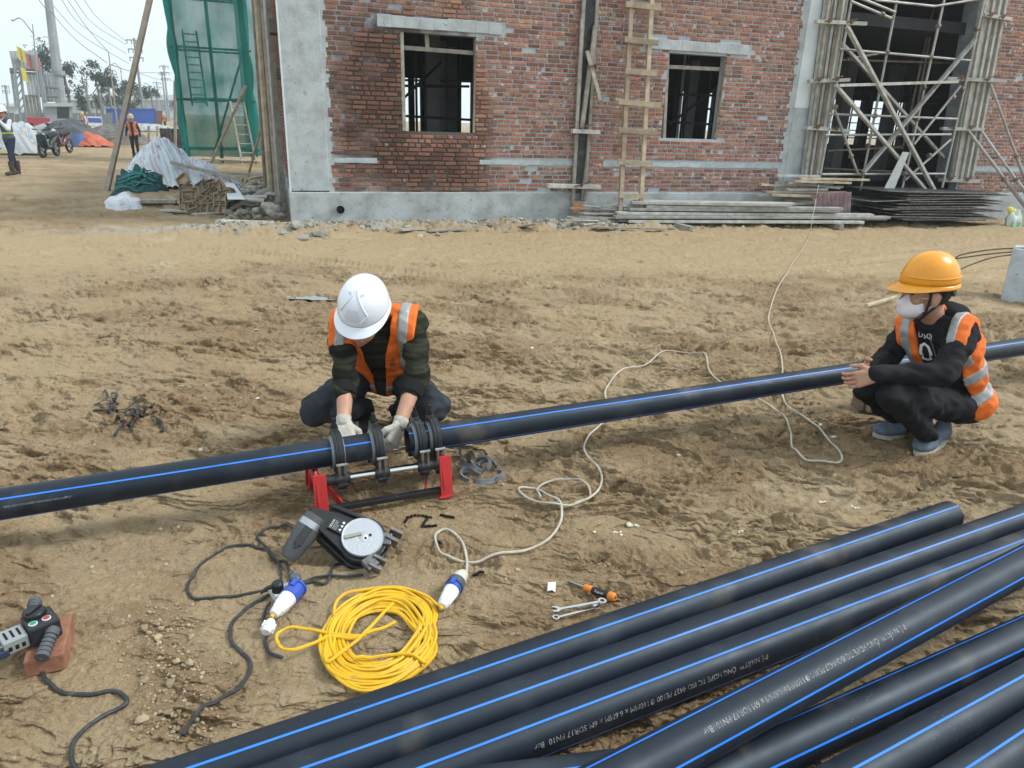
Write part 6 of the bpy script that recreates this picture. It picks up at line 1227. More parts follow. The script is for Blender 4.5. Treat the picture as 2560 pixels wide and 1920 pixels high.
# ================================================================== black pipes with blue stripes
def hdpe():
    m = bpy.data.materials.new('black_hdpe'); m.use_nodes = True; t = m.node_tree; N = t.nodes; L = t.links; b = N['Principled BSDF']; tc = N.new('ShaderNodeTexCoord')
    b.inputs['Specular IOR Level'].default_value = .40; b.inputs['Specular Tint'].default_value = (.70, .86, 1., 1)
    def noise(s, d, st=None):
        n = N.new('ShaderNodeTexNoise'); n.inputs['Scale'].default_value = s; n.inputs['Detail'].default_value = d; L.new(tc.outputs['Object'], n.inputs['Vector']); return n.outputs['Fac']
    def rng(f, a, bb, c=0., d=1.): r = N.new('ShaderNodeMapRange'); r.inputs[1].default_value = a; r.inputs[2].default_value = bb; r.inputs[3].default_value = c; r.inputs[4].default_value = d; L.new(f, r.inputs[0]); return r.outputs[0]
    x = N.new('ShaderNodeMix'); x.data_type = 'RGBA'; x.inputs[6].default_value = (.010, .0135, .021, 1); x.inputs[7].default_value = (.034, .041, .052, 1); L.new(rng(noise(6, 6), .52, .78), x.inputs[0])
    vo = N.new('ShaderNodeTexVoronoi'); vo.inputs['Scale'].default_value = 75; L.new(tc.outputs['Object'], vo.inputs['Vector'])
    sp = N.new('ShaderNodeMath'); sp.operation = 'MULTIPLY'; L.new(rng(vo.outputs['Distance'], .13, .07), sp.inputs[0]); L.new(rng(noise(3.1, 3), .46, .64), sp.inputs[1])
    y = N.new('ShaderNodeMix'); y.data_type = 'RGBA'; L.new(sp.outputs[0], y.inputs[0]); L.new(x.outputs[2], y.inputs[6]); y.inputs[7].default_value = (.22, .21, .19, 1); mu = N.new('ShaderNodeMix'); mu.data_type = 'RGBA'; L.new(rng(noise(4.3, 7), .57, .76, 0., .55), mu.inputs[0]); L.new(y.outputs[2], mu.inputs[6]); mu.inputs[7].default_value = (.15, .125, .095, 1); L.new(mu.outputs[2], b.inputs['Base Color'])
    L.new(rng(noise(9, 5), .3, .75, .44, .56), b.inputs['Roughness'])
    bp = N.new('ShaderNodeBump'); bp.inputs['Distance'].default_value = .00025; L.new(noise(38, 3), bp.inputs['Height']); L.new(bp.outputs[0], b.inputs['Normal']); return m
HD = hdpe(); blue = mat('blue_stripe', (.02, .17, .72), .4, col2=(.03, .22, .80), vs=10); inner_ = mat('pipe_inside', (.014, .014, .015), .5); printm = mat('pipe_print', (.30, .30, .30), .7, col2=(.10, .10, .10), vs=60, vmix=(.42, .62))
PR = .0565
def frame_of(d):
    d = d/np.linalg.norm(d); up = np.array([0, 0, 1.])-d*d[2]; up /= np.linalg.norm(up); s = np.cross(d, up); return d, s, up          # s: to the right of travel
def pipe(label, a, b_, stripe0, bow=0., prints=(), sag=0., name='black_pipe', grp=None):
    a = np.asarray(a, float); b_ = np.asarray(b_, float); d, s, up = frame_of(b_-a); L_ = np.linalg.norm(b_-a); nS = 40
    ax = lambda t: a+d*(L_*t)+s*bow*math.sin(math.pi*t)+up*(-sag*math.sin(math.pi*t))
    th = thing(name, label, 'pipe', (a+b_)/2-np.array([0, 0, PR])); nr = 40; T = np.linspace(0, 1, nS+1)
    m = MB(); m.tube([ax(t) for t in T], PR, nr, cap=False); m.tube([ax(t) for t in T[::-1]], PR-.0075, nr, cap=False, mi=1)
    for t, sg in ((0, -1), (1, 1)):
        c = ax(t); e0, e1 = PR, PR-.0075; vs = []; n = nr
        # same angular layout as MB.tube start frame is not needed: an own ring
        for r in (e0, e1):
            for i in range(n): an = 2*math.pi*i/n; vs.append(c+r*(math.cos(an)*s+math.sin(an)*up)+d*sg*.0005)
        fs = [(i, (i+1) % n, n+(i+1) % n, n+i) for i in range(n)]; m.add(vs, fs if sg < 0 else [tuple(reversed(f)) for f in fs], 0)
    obj('pipe_wall', m, [HD, inner_], th, sharp=40)
    for k in range(4):                                       # co-extruded stripes
        an = stripe0+k*math.pi/2; w_ = .0029/PR; vs = []; fs = []
        for t in T:
            for q in (-1, 0, 1): A = an+q*w_; vs.append(ax(t)+(PR+.0007)*(math.cos(A)*up+math.sin(A)*s))
        for i in range(nS):
            for q in range(2): fs.append((3*i+q, 3*i+q+1, 3*i+q+4, 3*i+q+3))
        m = MB(); m.add(vs, fs, 0, True); o_ = obj('blue_stripe', m, blue, th, sharp=None)
    for (txt, size, dist, an, flip) in prints:
        cu = bpy.data.curves.new('print', 'FONT'); cu.body = txt; cu.size = size; cu.resolution_u = 2; to = bpy.data.objects.new('print_tmp', cu); COL.objects.link(to); dg = bpy.context.evaluated_depsgraph_get(); ev = to.evaluated_get(dg); me = ev.to_mesh(); V = np.array([v.co[:] for v in me.vertices]); F = [tuple(p.vertices) for p in me.polygons]; ev.to_mesh_clear(); bpy.data.objects.remove(to)
        sg = -1 if flip else 1; out = []
        for c in V:
            t = (dist+sg*c[0])/L_; A = an-sg*c[1]/PR; out.append(ax(t)+(PR+.0008)*(math.cos(A)*up+math.sin(A)*s))
        m = MB(); m.add(out, F); obj('printed_text', m, printm, th)
    return th
def LN(p, q, x): t = (x-p[0])/(q[0]-p[0]); return np.array([x, p[1]+(q[1]-p[1])*t, p[2]+(q[2]-p[2])*t])
TXT = 'ĐỆ NHẤT™  ỐNG HDPE TC ISO 4427 PE100 Ф110MM x 6.6MM x 6M SDR17 PN10  Bar'; TX2 = 'KHU CÔNG NGHIỆP NAM SÁCH HẢI DƯƠNG'
# pipe being welded: two lengths meeting in the clamps (directions measured from the photograph)
LA, LB = np.array([-1.789, 2.183, .19]), np.array([-.538, 2.727, .213]); dl = (LB-LA)/np.linalg.norm(LB-LA)
RA, RB = np.array([-.440, 2.768, .213]), np.array([3.265, 4.381, .262]); dr = (RB-RA)/np.linalg.norm(RB-RA)
pipe('black blue-striped pipe whose end is clamped in the machine beside the sawn gap', LB-dl*3.2, LB, math.radians(47), prints=[('SDR17 PN10  Bar', .022, 1.46, math.radians(80), False), (TX2, .010, 1.86, math.radians(80), False)], name='clamped_pipe')
pipe('long black blue-striped pipe running from the clamps past the person in yellow hard hat', RA, RA+dr*6.0, math.radians(34), name='clamped_pipe')
Z0 = .0575
def pile(label, x0, y0, x1, y1, xa, xb, st, za=Z0, zb=Z0, prints=(), bow=0.):
    p, q = (x0, y0, 0), (x1, y1, 0); a = LN(p, q, xa); b_ = LN(p, q, xb); a[2] = za; b_[2] = zb; return pipe(label, a, b_, st, bow, prints)
D2 = math.radians
pile('black pipe at the edge of the pile with its open end on the bare mud', 0, 1.60, 1, 2.13, -3.3, 1.80, D2(22))
pile('second black pipe of the pile, lying against the one with the open end', 0, 1.468, 1, 1.980, -1.9, 3.4, D2(24))
pile('printed black pipe of the pile ending under the slanting one', 0, 1.335, 1, 1.845, -3.0, 3.0, D2(18), prints=[(TXT, .0205, 4.20, D2(62), True), (TX2, .0115, 2.57, D2(62), True)])
pile('short-looking black pipe squeezed beneath the slanting printed pipe', 0, 1.215, 1, 1.40, -3.0, .28, D2(14))
pile('slanting printed black pipe lying on top across its neighbours', .396, 1.238, 1.73, 2.041, -2.0, 3.1, D2(-22), za=.17, zb=.17, prints=[(TXT, .0205, 3.62, D2(23), True)])
pile('black pipe of the pile just below the slanting printed one', 1.153, 1.585, 1.623, 1.82, -.35, 4.9, D2(-28))
pile('black pipe second from the outer side of the pile', 1.273, 1.503, 1.464, 1.604, -.2, 5.1, D2(10))
pile('outermost black pipe of the pile, farthest from the yellow lead', 1.194, 1.325, 1.332, 1.402, .1, 5.4, D2(4))
# ================================================================== butt-fusion clamp machine
MO = (LB+RA)/2; MD = np.array([dl[0], dl[1], 0]); MD /= np.linalg.norm(MD); MN = np.array([MD[1], -MD[0], 0]); UPV = np.array([0, 0, 1.])
def mp(s, n, z): p = MO+MD*s+MN*n; return np.array([p[0], p[1], z])
def axz(s): return MO[2]+s*(dl[2]+dr[2])/2
MRt = np.stack([MD, MN*-1, UPV], 1)
redp = mat('red_paint', (.50, .028, .030), .45, col2=(.40, .03, .03), vs=12, coat=.15, bump=.0008, bs=40); blk = mat('black_cast_metal', (.022, .024, .028), .42, metal=.25, col2=(.09, .09, .09), vs=28, vmix=(.60, .75), bump=.0008, bs=70); chrome = mat('chrome_rod', (.62, .63, .65), .18, metal=1.); bolt = mat('steel_bolt', (.40, .40, .40), .35, metal=.9, col2=(.22, .2, .18), vs=40); alu = mat('grey_insert', (.26, .28, .30), .5, metal=.3)
mc = thing('pipe_fusion_clamp', 'red and black pipe fusion machine gripping the two pipe ends in four ring clamps', 'machine', mp(0, 0, gh(MO[0], MO[1])))
w1z = lambda x, y: (700+x/2.592, 660+y/2.592)
def s_at(x, y, n=0.): return float((ONP(*w1z(x, y), MO+MN*n, MN)-MO)@MD)
for ci, (x, y) in enumerate(((368, 1190), (622, 1155), (893, 1100), (990, 1085))):
    s = s_at(x, y); az = axz(s); c = mp(s, 0, az); n_ = 36
    th = thing('x', None, None, c); bpy.data.objects.remove(th)
    m = MB(); hw_ = .0185; prof = [(.062, -hw_), (.084, -hw_), (.088, -hw_+.004), (.088, hw_-.004), (.084, hw_), (.062, hw_), (.062, -hw_)]
    m.lathe(prof, c, MD, n_); m.lathe([(.088, -.004), (.0905, -.003), (.0905, .003), (.088, .004)], c, MD, n_)
    ring = obj('ring_clamp', m, blk, mc, sharp=40)
    m = MB(); m.lathe([(.0568, -hw_-.010), (.0625, -hw_-.010), (.0625, hw_+.006), (.0568, hw_+.006)], c, MD, n_); m.lathe([(.0625, -hw_-.004), (.070, -hw_-.004), (.070, -hw_+.001)], c, MD, n_); obj('insert_ring', m, alu, ring)
    # hinge with eye bolt in front, stud behind
    a = c+MN*.082-UPV*.048; m = MB(); m.box(a, (.034, .040, .068), MRt@rotx(-.45)); m.box(a+MN*.014-UPV*.044, (.048, .046, .036), MRt@rotx(-.3)); obj('hinge_lug', m, blk, ring, bevel=.004)
    m = MB()
    for q in (-.012, .012): m.tube([a+MN*.030+MD*q+UPV*.036, a+MN*.036+MD*q-UPV*.034], .0058, 8)
    m.lathe([(0, -.018), (.009, -.018), (.009, .018), (0, .018)], a+MN*.030-UPV*.038, MD, 10); m.lathe([(0, -.022), (.007, -.022), (.007, .022), (0, .022)], a+MN*.024+UPV*.036, MD, 10); obj('eye_bolt', m, bolt, ring)
    b0 = c-MN*.045+UPV*.074; m = MB(); m.box(b0, (.030, .034, .040), MRt@rotx(.45)); m.cyl(b0, b0+UPV*.056, .0075, 10); m.lathe([(0, .0), (.012, .0), (.012, .011), (0, .011)], b0+UPV*.024, UPV, 6); m.lathe([(0, .0), (.015, .0), (.015, .004), (0, .004)], b0+UPV*.020, UPV, 12); obj('top_stud', m, blk, ring, sharp=30)
    # saddle down to the guide rods
    for sg in (1, -1):
        m = MB(); P = mp(s, sg*.10, .134); m.lathe([(.011, -.030), (.024, -.030), (.024, .030), (.011, .030)], P, MD, 18); m.beam(mp(s, sg*.045, az-.062), P+UPV*.004, .045, .030, up=MD); m.box(P-UPV*.030, (.036, .018, .030), MRt); obj('saddle', m, blk, ring, bevel=.003)
for sg in (1, -1):
    m = MB(); m.cyl(mp(-.335, sg*.10, .134), mp(.185, sg*.10, .134), .0105, 16); obj('guide_rod', m, chrome, mc)
for s0, s1 in ((-.315, -.225), (.085, .165)):
    m = MB(); m.cyl(mp(s0, .10, .134), mp(s1, .10, .134), .0215, 20); m.cyl(mp(s0-.004, .10, .134), mp(s0+.008, .10, .134), .026, 20); obj('cylinder', m, blk, mc)
gz0 = -.005
for s, sg in ((-.338, -1), (.182, 1)):
    pl = [(-.155, gz0), (-.115, gz0), (-.085, .085), (.085, .085), (.115, gz0), (.155, gz0), (.150, .06), (.125, .165), (.10, .185), (.075, .170), (.060, .125), (-.060, .125), (-.075, .170), (-.10, .185), (-.125, .165), (-.150, .06)]
    m = MB(); m.prism(pl, .010, mp(s-.005, 0, 0), MN, UPV); pl2 = obj('end_frame', m, redp, mc, bevel=.002)
    for n_ in (1, -1):
        m = MB(); m.beam(mp(s, n_*.150, gz0), mp(s, n_*.118, .175), .052, .012, up=MN); m.beam(mp(s-sg*.035, n_*.138, gz0+.005), mp(s+sg*.02, n_*.138, gz0+.005), .05, .010); obj('leg', m, redp, mc, bevel=.002)
        m = MB(); m.lathe([(0, -.014), (.020, -.014), (.020, .014), (0, .014)], mp(s, n_*.10, .134), MD, 16); m.lathe([(0, -.02), (.011, -.02), (.011, .02), (0, .02)], mp(s, n_*.10, .134), MD, 6); obj('rod_nut', m, bolt if n_ < 0 else redp, mc, sharp=30)
    m = MB(); m.beam(mp(s, -.11, .09), mp(s-sg*.085, .11, .02), .04, .008, up=MD); obj('stay', m, redp, mc)
for n_ in (.125, -.125):
    m = MB(); m.beam(mp(-.335, n_, .020), mp(.18, n_, .020), .028, .022); obj('base_rail', m, blk, mc, bevel=.003)
# ================================================================== facer lying on the mud
F1 = lambda x, y, z=0.: G(420+x/2.765, 1200+y/2.765, z)
d0, t0 = F1(1345, 400, .085), F1(1045, 250, .150); fa = d0-t0; fl_ = np.linalg.norm(fa); fa /= fl_
fn = (CAMP-d0); fn /= np.linalg.norm(fn); fn = fn*.72+UPV*.5+np.array([.30, 0, 0]); fn = fn-fa*(fn@fa); fn /= np.linalg.norm(fn); fs_x = np.cross(fn, fa)
ft = thing('pipe_facer', 'black electric pipe facing tool with a shiny round cutter disc lying on the mud', 'power tool', F1(1150, 560)); dkb = mat('black_tool_casing', (.012, .013, .015), .38, col2=(.05, .05, .05), vs=24, vmix=(.6, .75), bump=.0008, bs=60); gry = mat('grey_tool_plastic', (.085, .092, .10), .5, col2=(.055, .058, .062), vs=9)
def cap_poly(r0, r1, L_, n=14):                              # stadium with two radii along +Y
    return [(r0*math.cos(a), r0*math.sin(a)) for a in np.linspace(math.pi, 2*math.pi, n)]+[(r1*math.cos(a), L_+r1*math.sin(a)) for a in np.linspace(0, math.pi, n)]
m = MB(); m.prism(cap_poly(.044, .097, fl_), .046, t0-fn*.045, fs_x, fa); m.prism(cap_poly(.036, .090, fl_), .010, t0-fn*.005, fs_x, fa); obj('gear_casing', m, dkb, ft, bevel=.006)
for sg in (1, -1):
    m = MB(); c = d0+fn*(.010 if sg > 0 else -.050); R_ = .076; m.lathe([(0, .001), (.016, .001)]+[(.018+.006*i_, .0008*(i_ % 2)) for i_ in range(9)]+[(R_-.003, .001), (R_, -.002), (R_, -.012)], c, fn*sg, 56); dsk = obj('cutter_disc', m, mat('machined_aluminium', (.44, .46, .49), .34, metal=.85, bump=.0006, bs=120), ft, sharp=30)
    if sg > 0:
        m = MB(); m.beam(c+fa*-.010+fs_x*.008+fn*.004, c-fa*.055+fs_x*-.035+fn*.004, .012, .004, up=fn); obj('blade', m, mat('brass_blade', (.30, .28, .24), .4, metal=.8), dsk)
        for q in ((.0, .012), (.018, .02)):
            m = MB(); m.lathe([(0, .0032), (.005, .0032), (.005, .001)], c+fa*q[1]+fs_x*q[0], fn, 12); obj('bolt_hole', m, mat('hole_shade_and_cap_black', (0, 0, 0)), dsk)  # black discs on the surface paint the dark of the bolt holes
# bracket feet at the two corners
for q, r in ((F1(1545, 420, .06), F1(1420, 405, .07)), (F1(1425, 610, .035), F1(1370, 545, .055))):
    m = MB(); m.beam(r, q, .045, .030, up=fn); m.box(q, (.012, .05, .045), np.stack([fs_x, fa, fn], 1)); m.box(q+fs_x*.035, (.012, .05, .045), np.stack([fs_x, fa, fn], 1)); obj('guide_bracket', m, mat('dull_steel', (.22, .22, .22), .45, metal=.6, col2=(.10, .10, .10), vs=20), ft, bevel=.003)
# motor housing
ma_, mb_ = F1(1005, 285, .125), F1(840, 520, .038); mv = mb_-ma_; ml = np.linalg.norm(mv); mv /= ml
m = MB(); m.tube([ma_-mv*.02, ma_+mv*.02, ma_+mv*.06, ma_+mv*ml*.62, ma_+mv*ml*.95, mb_+mv*.012], [.042, .046, .046, .040, .036, .026], 20); mo_ = obj('motor_housing', m, gry, ft, sharp=30)
m = MB(); m.lathe([(.047, .0), (.0475, .012), (.047, .024)], ma_+mv*.005, mv, 24); m.lathe([(.036, 0), (.047, 0)], ma_+mv*.005, mv, 24); obj('collar', m, mat('machined_aluminium', (1, 1, 1)), mo_)
tw_ = CAMP-mb_; tw_ = tw_-mv*(tw_@mv); tw_ /= np.linalg.norm(tw_); sw = np.cross(mv, tw_)
m = MB(); m.box(ma_+mv*ml*.45+tw_*.040, (.030, .075, .012), np.stack([sw, mv, tw_], 1)); m.box(ma_+mv*ml*.62+tw_*.040+sw*.0, (.010, .05, .014), np.stack([sw, mv, tw_], 1)); obj('switch_panel', m, mat('dark_switch', (.025, .026, .028), .5), mo_, bevel=.003)
m = MB(); m.lathe([(0, .0), (.010, .0), (.010, -.004)], mb_+tw_*.032-mv*.012, tw_, 14); obj('brush_cap', m, mat('hole_shade_and_cap_black', (0, 0, 0)), mo_)
m = MB(); m.lathe([(0, -.02), (.018, -.02), (.018, .02), (0, .02)], t0-fs_x*.035-fn*.02-fa*.012, fs_x, 14); m.lathe([(0, .021), (.010, .021), (.010, .030), (0, .030)], t0-fs_x*.035-fn*.02-fa*.012, -fs_x, 12); obj('pivot_boss', m, blk, ft)
m = MB(); m.beam(t0+fa*.03+fs_x*.055-fn*.02, t0+fa*.14+fs_x*.065-fn*.02, .02, .03, up=fn); m.cyl(t0+fa*.02+fs_x*.058, t0+fa*.15+fs_x*.070, .010, 8); obj('carry_handle', m, dkb, ft, bevel=.003)
# rating plate on the casing
lo = t0+fa*.075+fn*.0052; m = MB(); m.box(lo, (.052, .060, .0012), np.stack([fs_x, fa, fn], 1)); lp_ = obj('rating_plate', m, mat('plate_black', (.02, .021, .023), .4), ft)
X_ = fs_x*-1 if (fs_x@np.array([1., 0, 0])) < 0 else fs_x; Y_ = np.cross(fn, X_)
for k, (tx, sz, dy, dx) in enumerate((('HDLDR', .0105, .016, -.022), ('220V 50Hz 1000W', .0045, .008, -.022), ('63-160  n 120/min', .0045, .002, -.022), ('No.21 0816', .0045, -.004, -.022), ('▲ ▲ ●', .012, -.020, -.020))):
    obj('lettering', wrap_text(tx, sz, lo+fn*.0014+Y_*dy+X_*dx, X_, Y_, fn, None, 0, 'LEFT'), whp, lp_)
# ================================================================== heater handle on a brick
H4 = lambda x, y, z=0.: G(x/3.317, 1420+y/3.317, z)
fl0, fr0 = H4(208, 900), H4(527, 828); be = fr0-fl0; bl = np.linalg.norm(be); be /= bl; bd = np.array([-be[1], be[0], 0])
bd = bd if bd[1] > 0 else -bd; bwid = .100; fr0 = fl0+be*bwid; bg_ = gh(fl0[0], fl0[1])
m = MB(); cc = (fl0+fr0)/2+bd*.100; m.box((cc[0], cc[1], bg_+.028), (bwid,   .192, .058), np.stack([be, bd, UPV], 1)); obj('red_brick', m, mat('loose_brick', (.35, .165, .10), .9, col2=(.23, .105, .065), vs=11, bump=.006, bs=35), label='single red brick propping up the heater handle', cat='brick', bevel=.006)
ZB = bg_+.06
ht = thing('heater_handle', 'black two-grip welding heater handle with green and red buttons resting on a brick', 'tool', (cc[0], cc[1], ZB)); dbl = mat('black_box_plastic', (.020, .022, .026), .42, col2=(.05, .052, .056), vs=20, vmix=(.55, .8)); ggr = mat('grey_grip', (.085, .095, .105), .75)
q00, q10, q01 = H4(265, 590, ZB+.045), H4(440, 515, ZB+.045), H4(225, 400, ZB+.045); hx = q10-q00; hx[2] = 0; hx /= np.linalg.norm(hx); hy = np.cross(UPV, hx); bc = H4(345, 480, ZB+.038)
HR_ = np.stack([hx, hy, UPV], 1); m = MB(); m.box(bc, (.078, .090, .060), HR_); bxo = obj('control_box', m, dbl, ht, bevel=.006)
m = MB(); kc = bc+hy*.024+UPV*.030-hx*.006; m.lathe([(.031, 0), (.030, .012), (.027, .015), (0, .015)], kc, UPV, 28); m.box(kc+UPV*.017, (.046, .009, .008), HR_@rotz(.5)); obj('dial', m, dkb, bxo, bevel=.001)
for q, cl_ in ((-.022, 'g'), (.012, 'r')):
    m = MB(); P = bc+hx*q-hy*.020+UPV*.030; m.lathe([(.0115, 0), (.0115, .003), (.009, .0034), (.009, .0032)], P, UPV, 20); m.lathe([(0, .004), (.009, .004), (.009, .0)], P, UPV, 20, mi=1); obj('button', m, [mat('white_ring', (.6, .6, .6), .4), mat('green_button', (.02, .28, .14), .4) if cl_ == 'g' else mat('red_button', (.38, .03, .04), .4)], bxo)
for a, c in ((bc-hy*.040+hx*.018, H4(345, 745, ZB+.012)), (bc+hy*.042-hx*.012, H4(290, 285, ZB+.018))):
    d = c-a; gl = np.linalg.norm(d); d /= gl; m = MB(); m.tube([a, a+d*.012, a+d*.02, a+d*gl*.85, a+d*gl], [.019, .019, .0165, .0185, .0195], 20)
    gp = obj('hand_grip', m, ggr, ht, sharp=30)
    for k in range(5):
        m = MB(); m.lathe([(.0185, -.0012), (.0198, 0), (.0185, .0012)], a+d*(gl*(.25+.15*k)), d, 20); obj('grip_rib', m, dbl, gp)
v0 = bc-hx*.072-UPV*.006; m = MB(); m.box(v0, (.062, .070, .040), HR_); vo_ = obj('vent_cover', m, mat('grey_vent_metal', (.30, .33, .33), .45, metal=.3), ht, bevel=.003)
for k in (-.018, 0, .018):
    m = MB(); m.box(v0+hx*k*.9+UPV*.0205, (.006, .038, .0012), HR_); m.box(v0+hx*k*.9-hy*.0352-UPV*.004, (.009, .0012, .014), HR_); obj('vent_slot', m, mat('hole_shade_and_cap_black', (0, 0, 0)), vo_)  # flat black strips paint the shade inside the slots
m = MB(); m.box(v0-hx*.17-UPV*.012, (.30, .075, .022), HR_); obj('neck_plate', m, mat('navy_plate', (.025, .04, .075), .45), ht, bevel=.003)
for k in (-.02, .02):
    m = MB(); m.box(v0-hx*.055+hy*k+UPV*.004, (.06, .012, .008), HR_); m.lathe([(0, .012), (.007, .012), (.007, 0)], v0-hx*.07+hy*k, UPV, 6); obj('strap_bolt', m, bolt, ht, sharp=30)
# ================================================================== cables
def cable(pix, r, conv, lift=0., n=8, ends=None, over=()):
    P = np.array([conv(*p[:2]) for p in pix]); S = spline(P, n); z = np.array([gh(q[0], q[1]) for q in S]); zp = np.pad(z, 4, mode='edge'); z = np.max([zp[i_:i_+len(z)] for i_ in range(2, 7)], 0); z = np.convolve(np.pad(z, 2, mode='edge'), np.ones(5)/5, 'valid'); S[:, 2] = z+r*.8+lift
    for (c, rad, h) in over:
        d = np.hypot(S[:, 0]-c[0], S[:, 1]-c[1]); S[:, 2] = np.maximum(S[:, 2], h*np.exp(-(d/rad)**2)+S[:, 2]*(1-np.exp(-(d/rad)**2)))
    if ends is not None:
        for i, e in ends.items():
            k = len(S); w_ = np.linspace(1, 0, 8)**1.5; idx_ = np.arange(8) if i == 0 else np.arange(k-1, k-9, -1)
            S[idx_] = S[idx_]*(1-w_[:, None])+np.asarray(e)*w_[:, None]
    return S
f22 = lambda x, y: G(x*1.15732, y*1.15732); fz = lambda x, y: G(420+x/2.765, 1200+y/2.765); fh = lambda x, y: G(x/3.317, 1420+y/3.317)
blkc = mat('black_cable', (.030, .034, .038), .55, col2=(.075, .075, .072), vs=30, vmix=(.5, .75)); whc = mat('white_cable', (.52, .49, .42), .6, col2=(.38, .34, .27), vs=12); ylc = mat('yellow_cable', (.70, .42, .015), .5, col2=(.46, .30, .05), vs=22, vmix=(.52, .78))
WC = [(1752, 495), (1748, 512), (1735, 535), (1712, 570), (1692, 605), (1670, 648), (1660, 690), (1672, 722), (1685, 770), (1688, 810), (1690, 850), (1722, 900), (1772, 940), (1810, 975), (1816, 1000), (1785, 1010), (1740, 1000), (1712, 975), (1705, 940), (1690, 905), (1660, 872), (1610, 850), (1560, 828), (1532, 805), (1526, 778), (1505, 762), (1440, 752), (1400, 775), (1340, 800), (1312, 830), (1308, 865), (1325, 900), (1300, 930), (1268, 960), (1262, 985), (1288, 1010), (1300, 1035), (1288, 1068), (1255, 1092), (1215, 1100), (1165, 1090), (1130, 1072), (1120, 1055), (1138, 1046), (1165, 1052), (1195, 1080), (1212, 1100), (1210, 1130), (1185, 1165), (1130, 1190), (1060, 1201), (1010, 1207), (962, 1195), (941, 1172), (945, 1152), (966, 1146), (995, 1165), (1008, 1200), (1008, 1238)]
S = cable(WC, .0042, f22, .002); P0 = ONW(*z4(500, 1240), -.5); S = np.vstack([np.array([ONW(*z4(500, 1235), -.6), ONP(*z4(482, 1330), BW(0, -1.0, 0), WN), ONP(*z4(470, 1400), BW(0, -1.35, 0), WN), ONP(*z4(455, 1470), BW(0, -1.7, 0), WN)]), S[4:]])
m = MB(); m.tube(spline(S, 2), .0052, 6); obj('white_cable', m, whc, label='thin white cable snaking from the doorway across the mud to the white coupler', cat='cable')
m = MB(); m.tube(cable([(1168, 1078), (1160, 1055), (1172, 1042), (1210, 1036), (1250, 1045), (1274, 1065), (1268, 1085), (1240, 1097)], .0042, f22, .006), .0046, 6); obj('white_cable_loop', m, whc, label='small loose loop of white cable on the mud', cat='cable')
bc1 = [(775, 720), (782, 650), (770, 590), (740, 530), (690, 490), (640, 455), (590, 435), (520, 425), (430, 440), (350, 490), (250, 560), (180, 630), (140, 690), (130, 740), (150, 790), (200, 815), (330, 808), (480, 795), (600, 778), (690, 765)]
m = MB(); m.tube(cable(bc1, .0045, fz), .0050, 7); obj('black_cable', m, blkc, label='black cable lying in a wide loop left of the facing tool', cat='cable')
bc2 = [(815, 420), (775, 440), (760, 465), (775, 485)]; bc3 = [(860, 320), (820, 290), (760, 285), (690, 300), (640, 335), (615, 375), (640, 405), (670, 440), (690, 480), (740, 530), (790, 560), (825, 600), (838, 650), (855, 690), (920, 700), (1000, 672), (1100, 665), (1230, 668), (1350, 655)]
m = MB(); m.tube(cable(bc3, .0045, fz, .004), .0050, 7); obj('black_cable', m, blkc, label='black motor cable curling round the facing tool to the socket block', cat='cable')
bc4 = [(1260, 550), (1200, 565), (1150, 590), (1125, 640), (1110, 690), (1070, 710), (1000, 690), (930, 705)]
m = MB(); m.tube(cable(bc4, .0045, fz, .002), .0050, 7); obj('black_cable', m, blkc, label='short black cable between the facer disc and the socket block', cat='cable')
bc5 = [(700, 805), (650, 830), (590, 855), (520, 890), (460, 940), (430, 1000), (430, 1070), (450, 1130), (510, 1180), (555, 1230), (572, 1280), (560, 1340), (510, 1410), (440, 1470), (340, 1540), (250, 1600), (190, 1660), (150, 1730), (110, 1800)]
m = MB(); m.tube(cable(bc5, .0055, fz), .0060, 7); obj('black_cable', m, blkc, label='black cable running from the socket block to the pipe pile', cat='cable')
bc6 = [(705, 850), (680, 880), (660, 940), (660, 990), (675, 1030)]; bc7 = [(682, 1080), (672, 1120), (690, 1170), (730, 1205), (790, 1230)]
m = MB(); m.tube(cable(bc6, .004, fz), .0042, 6); obj('black_cable', m, blkc, label='short thin black cable from socket block to the small white plug', cat='cable'); m = MB(); m.tube(cable(bc7, .0045, fz), .0055, 6); obj('black_cable', m, blkc, label='taped black cable stub leaving the small white plug', cat='cable')
bc8 = [(345, 765), (340, 820), (370, 910), (440, 970), (540, 1010), (680, 1015), (800, 1000), (900, 990), (980, 1000), (1035, 1040), (1045, 1080), (1000, 1115), (900, 1160), (800, 1220), (700, 1310), (620, 1410), (585, 1500), (600, 1600), (650, 1670), (740, 1760)]
S = cable(bc8, .0055, fh, ends={0: H4(345, 745, ZB+.012)}); m = MB(); m.tube(S, .0062, 8); obj('black_cable', m, blkc, label='thick black cable leaving the heater handle grip on the brick', cat='cable')
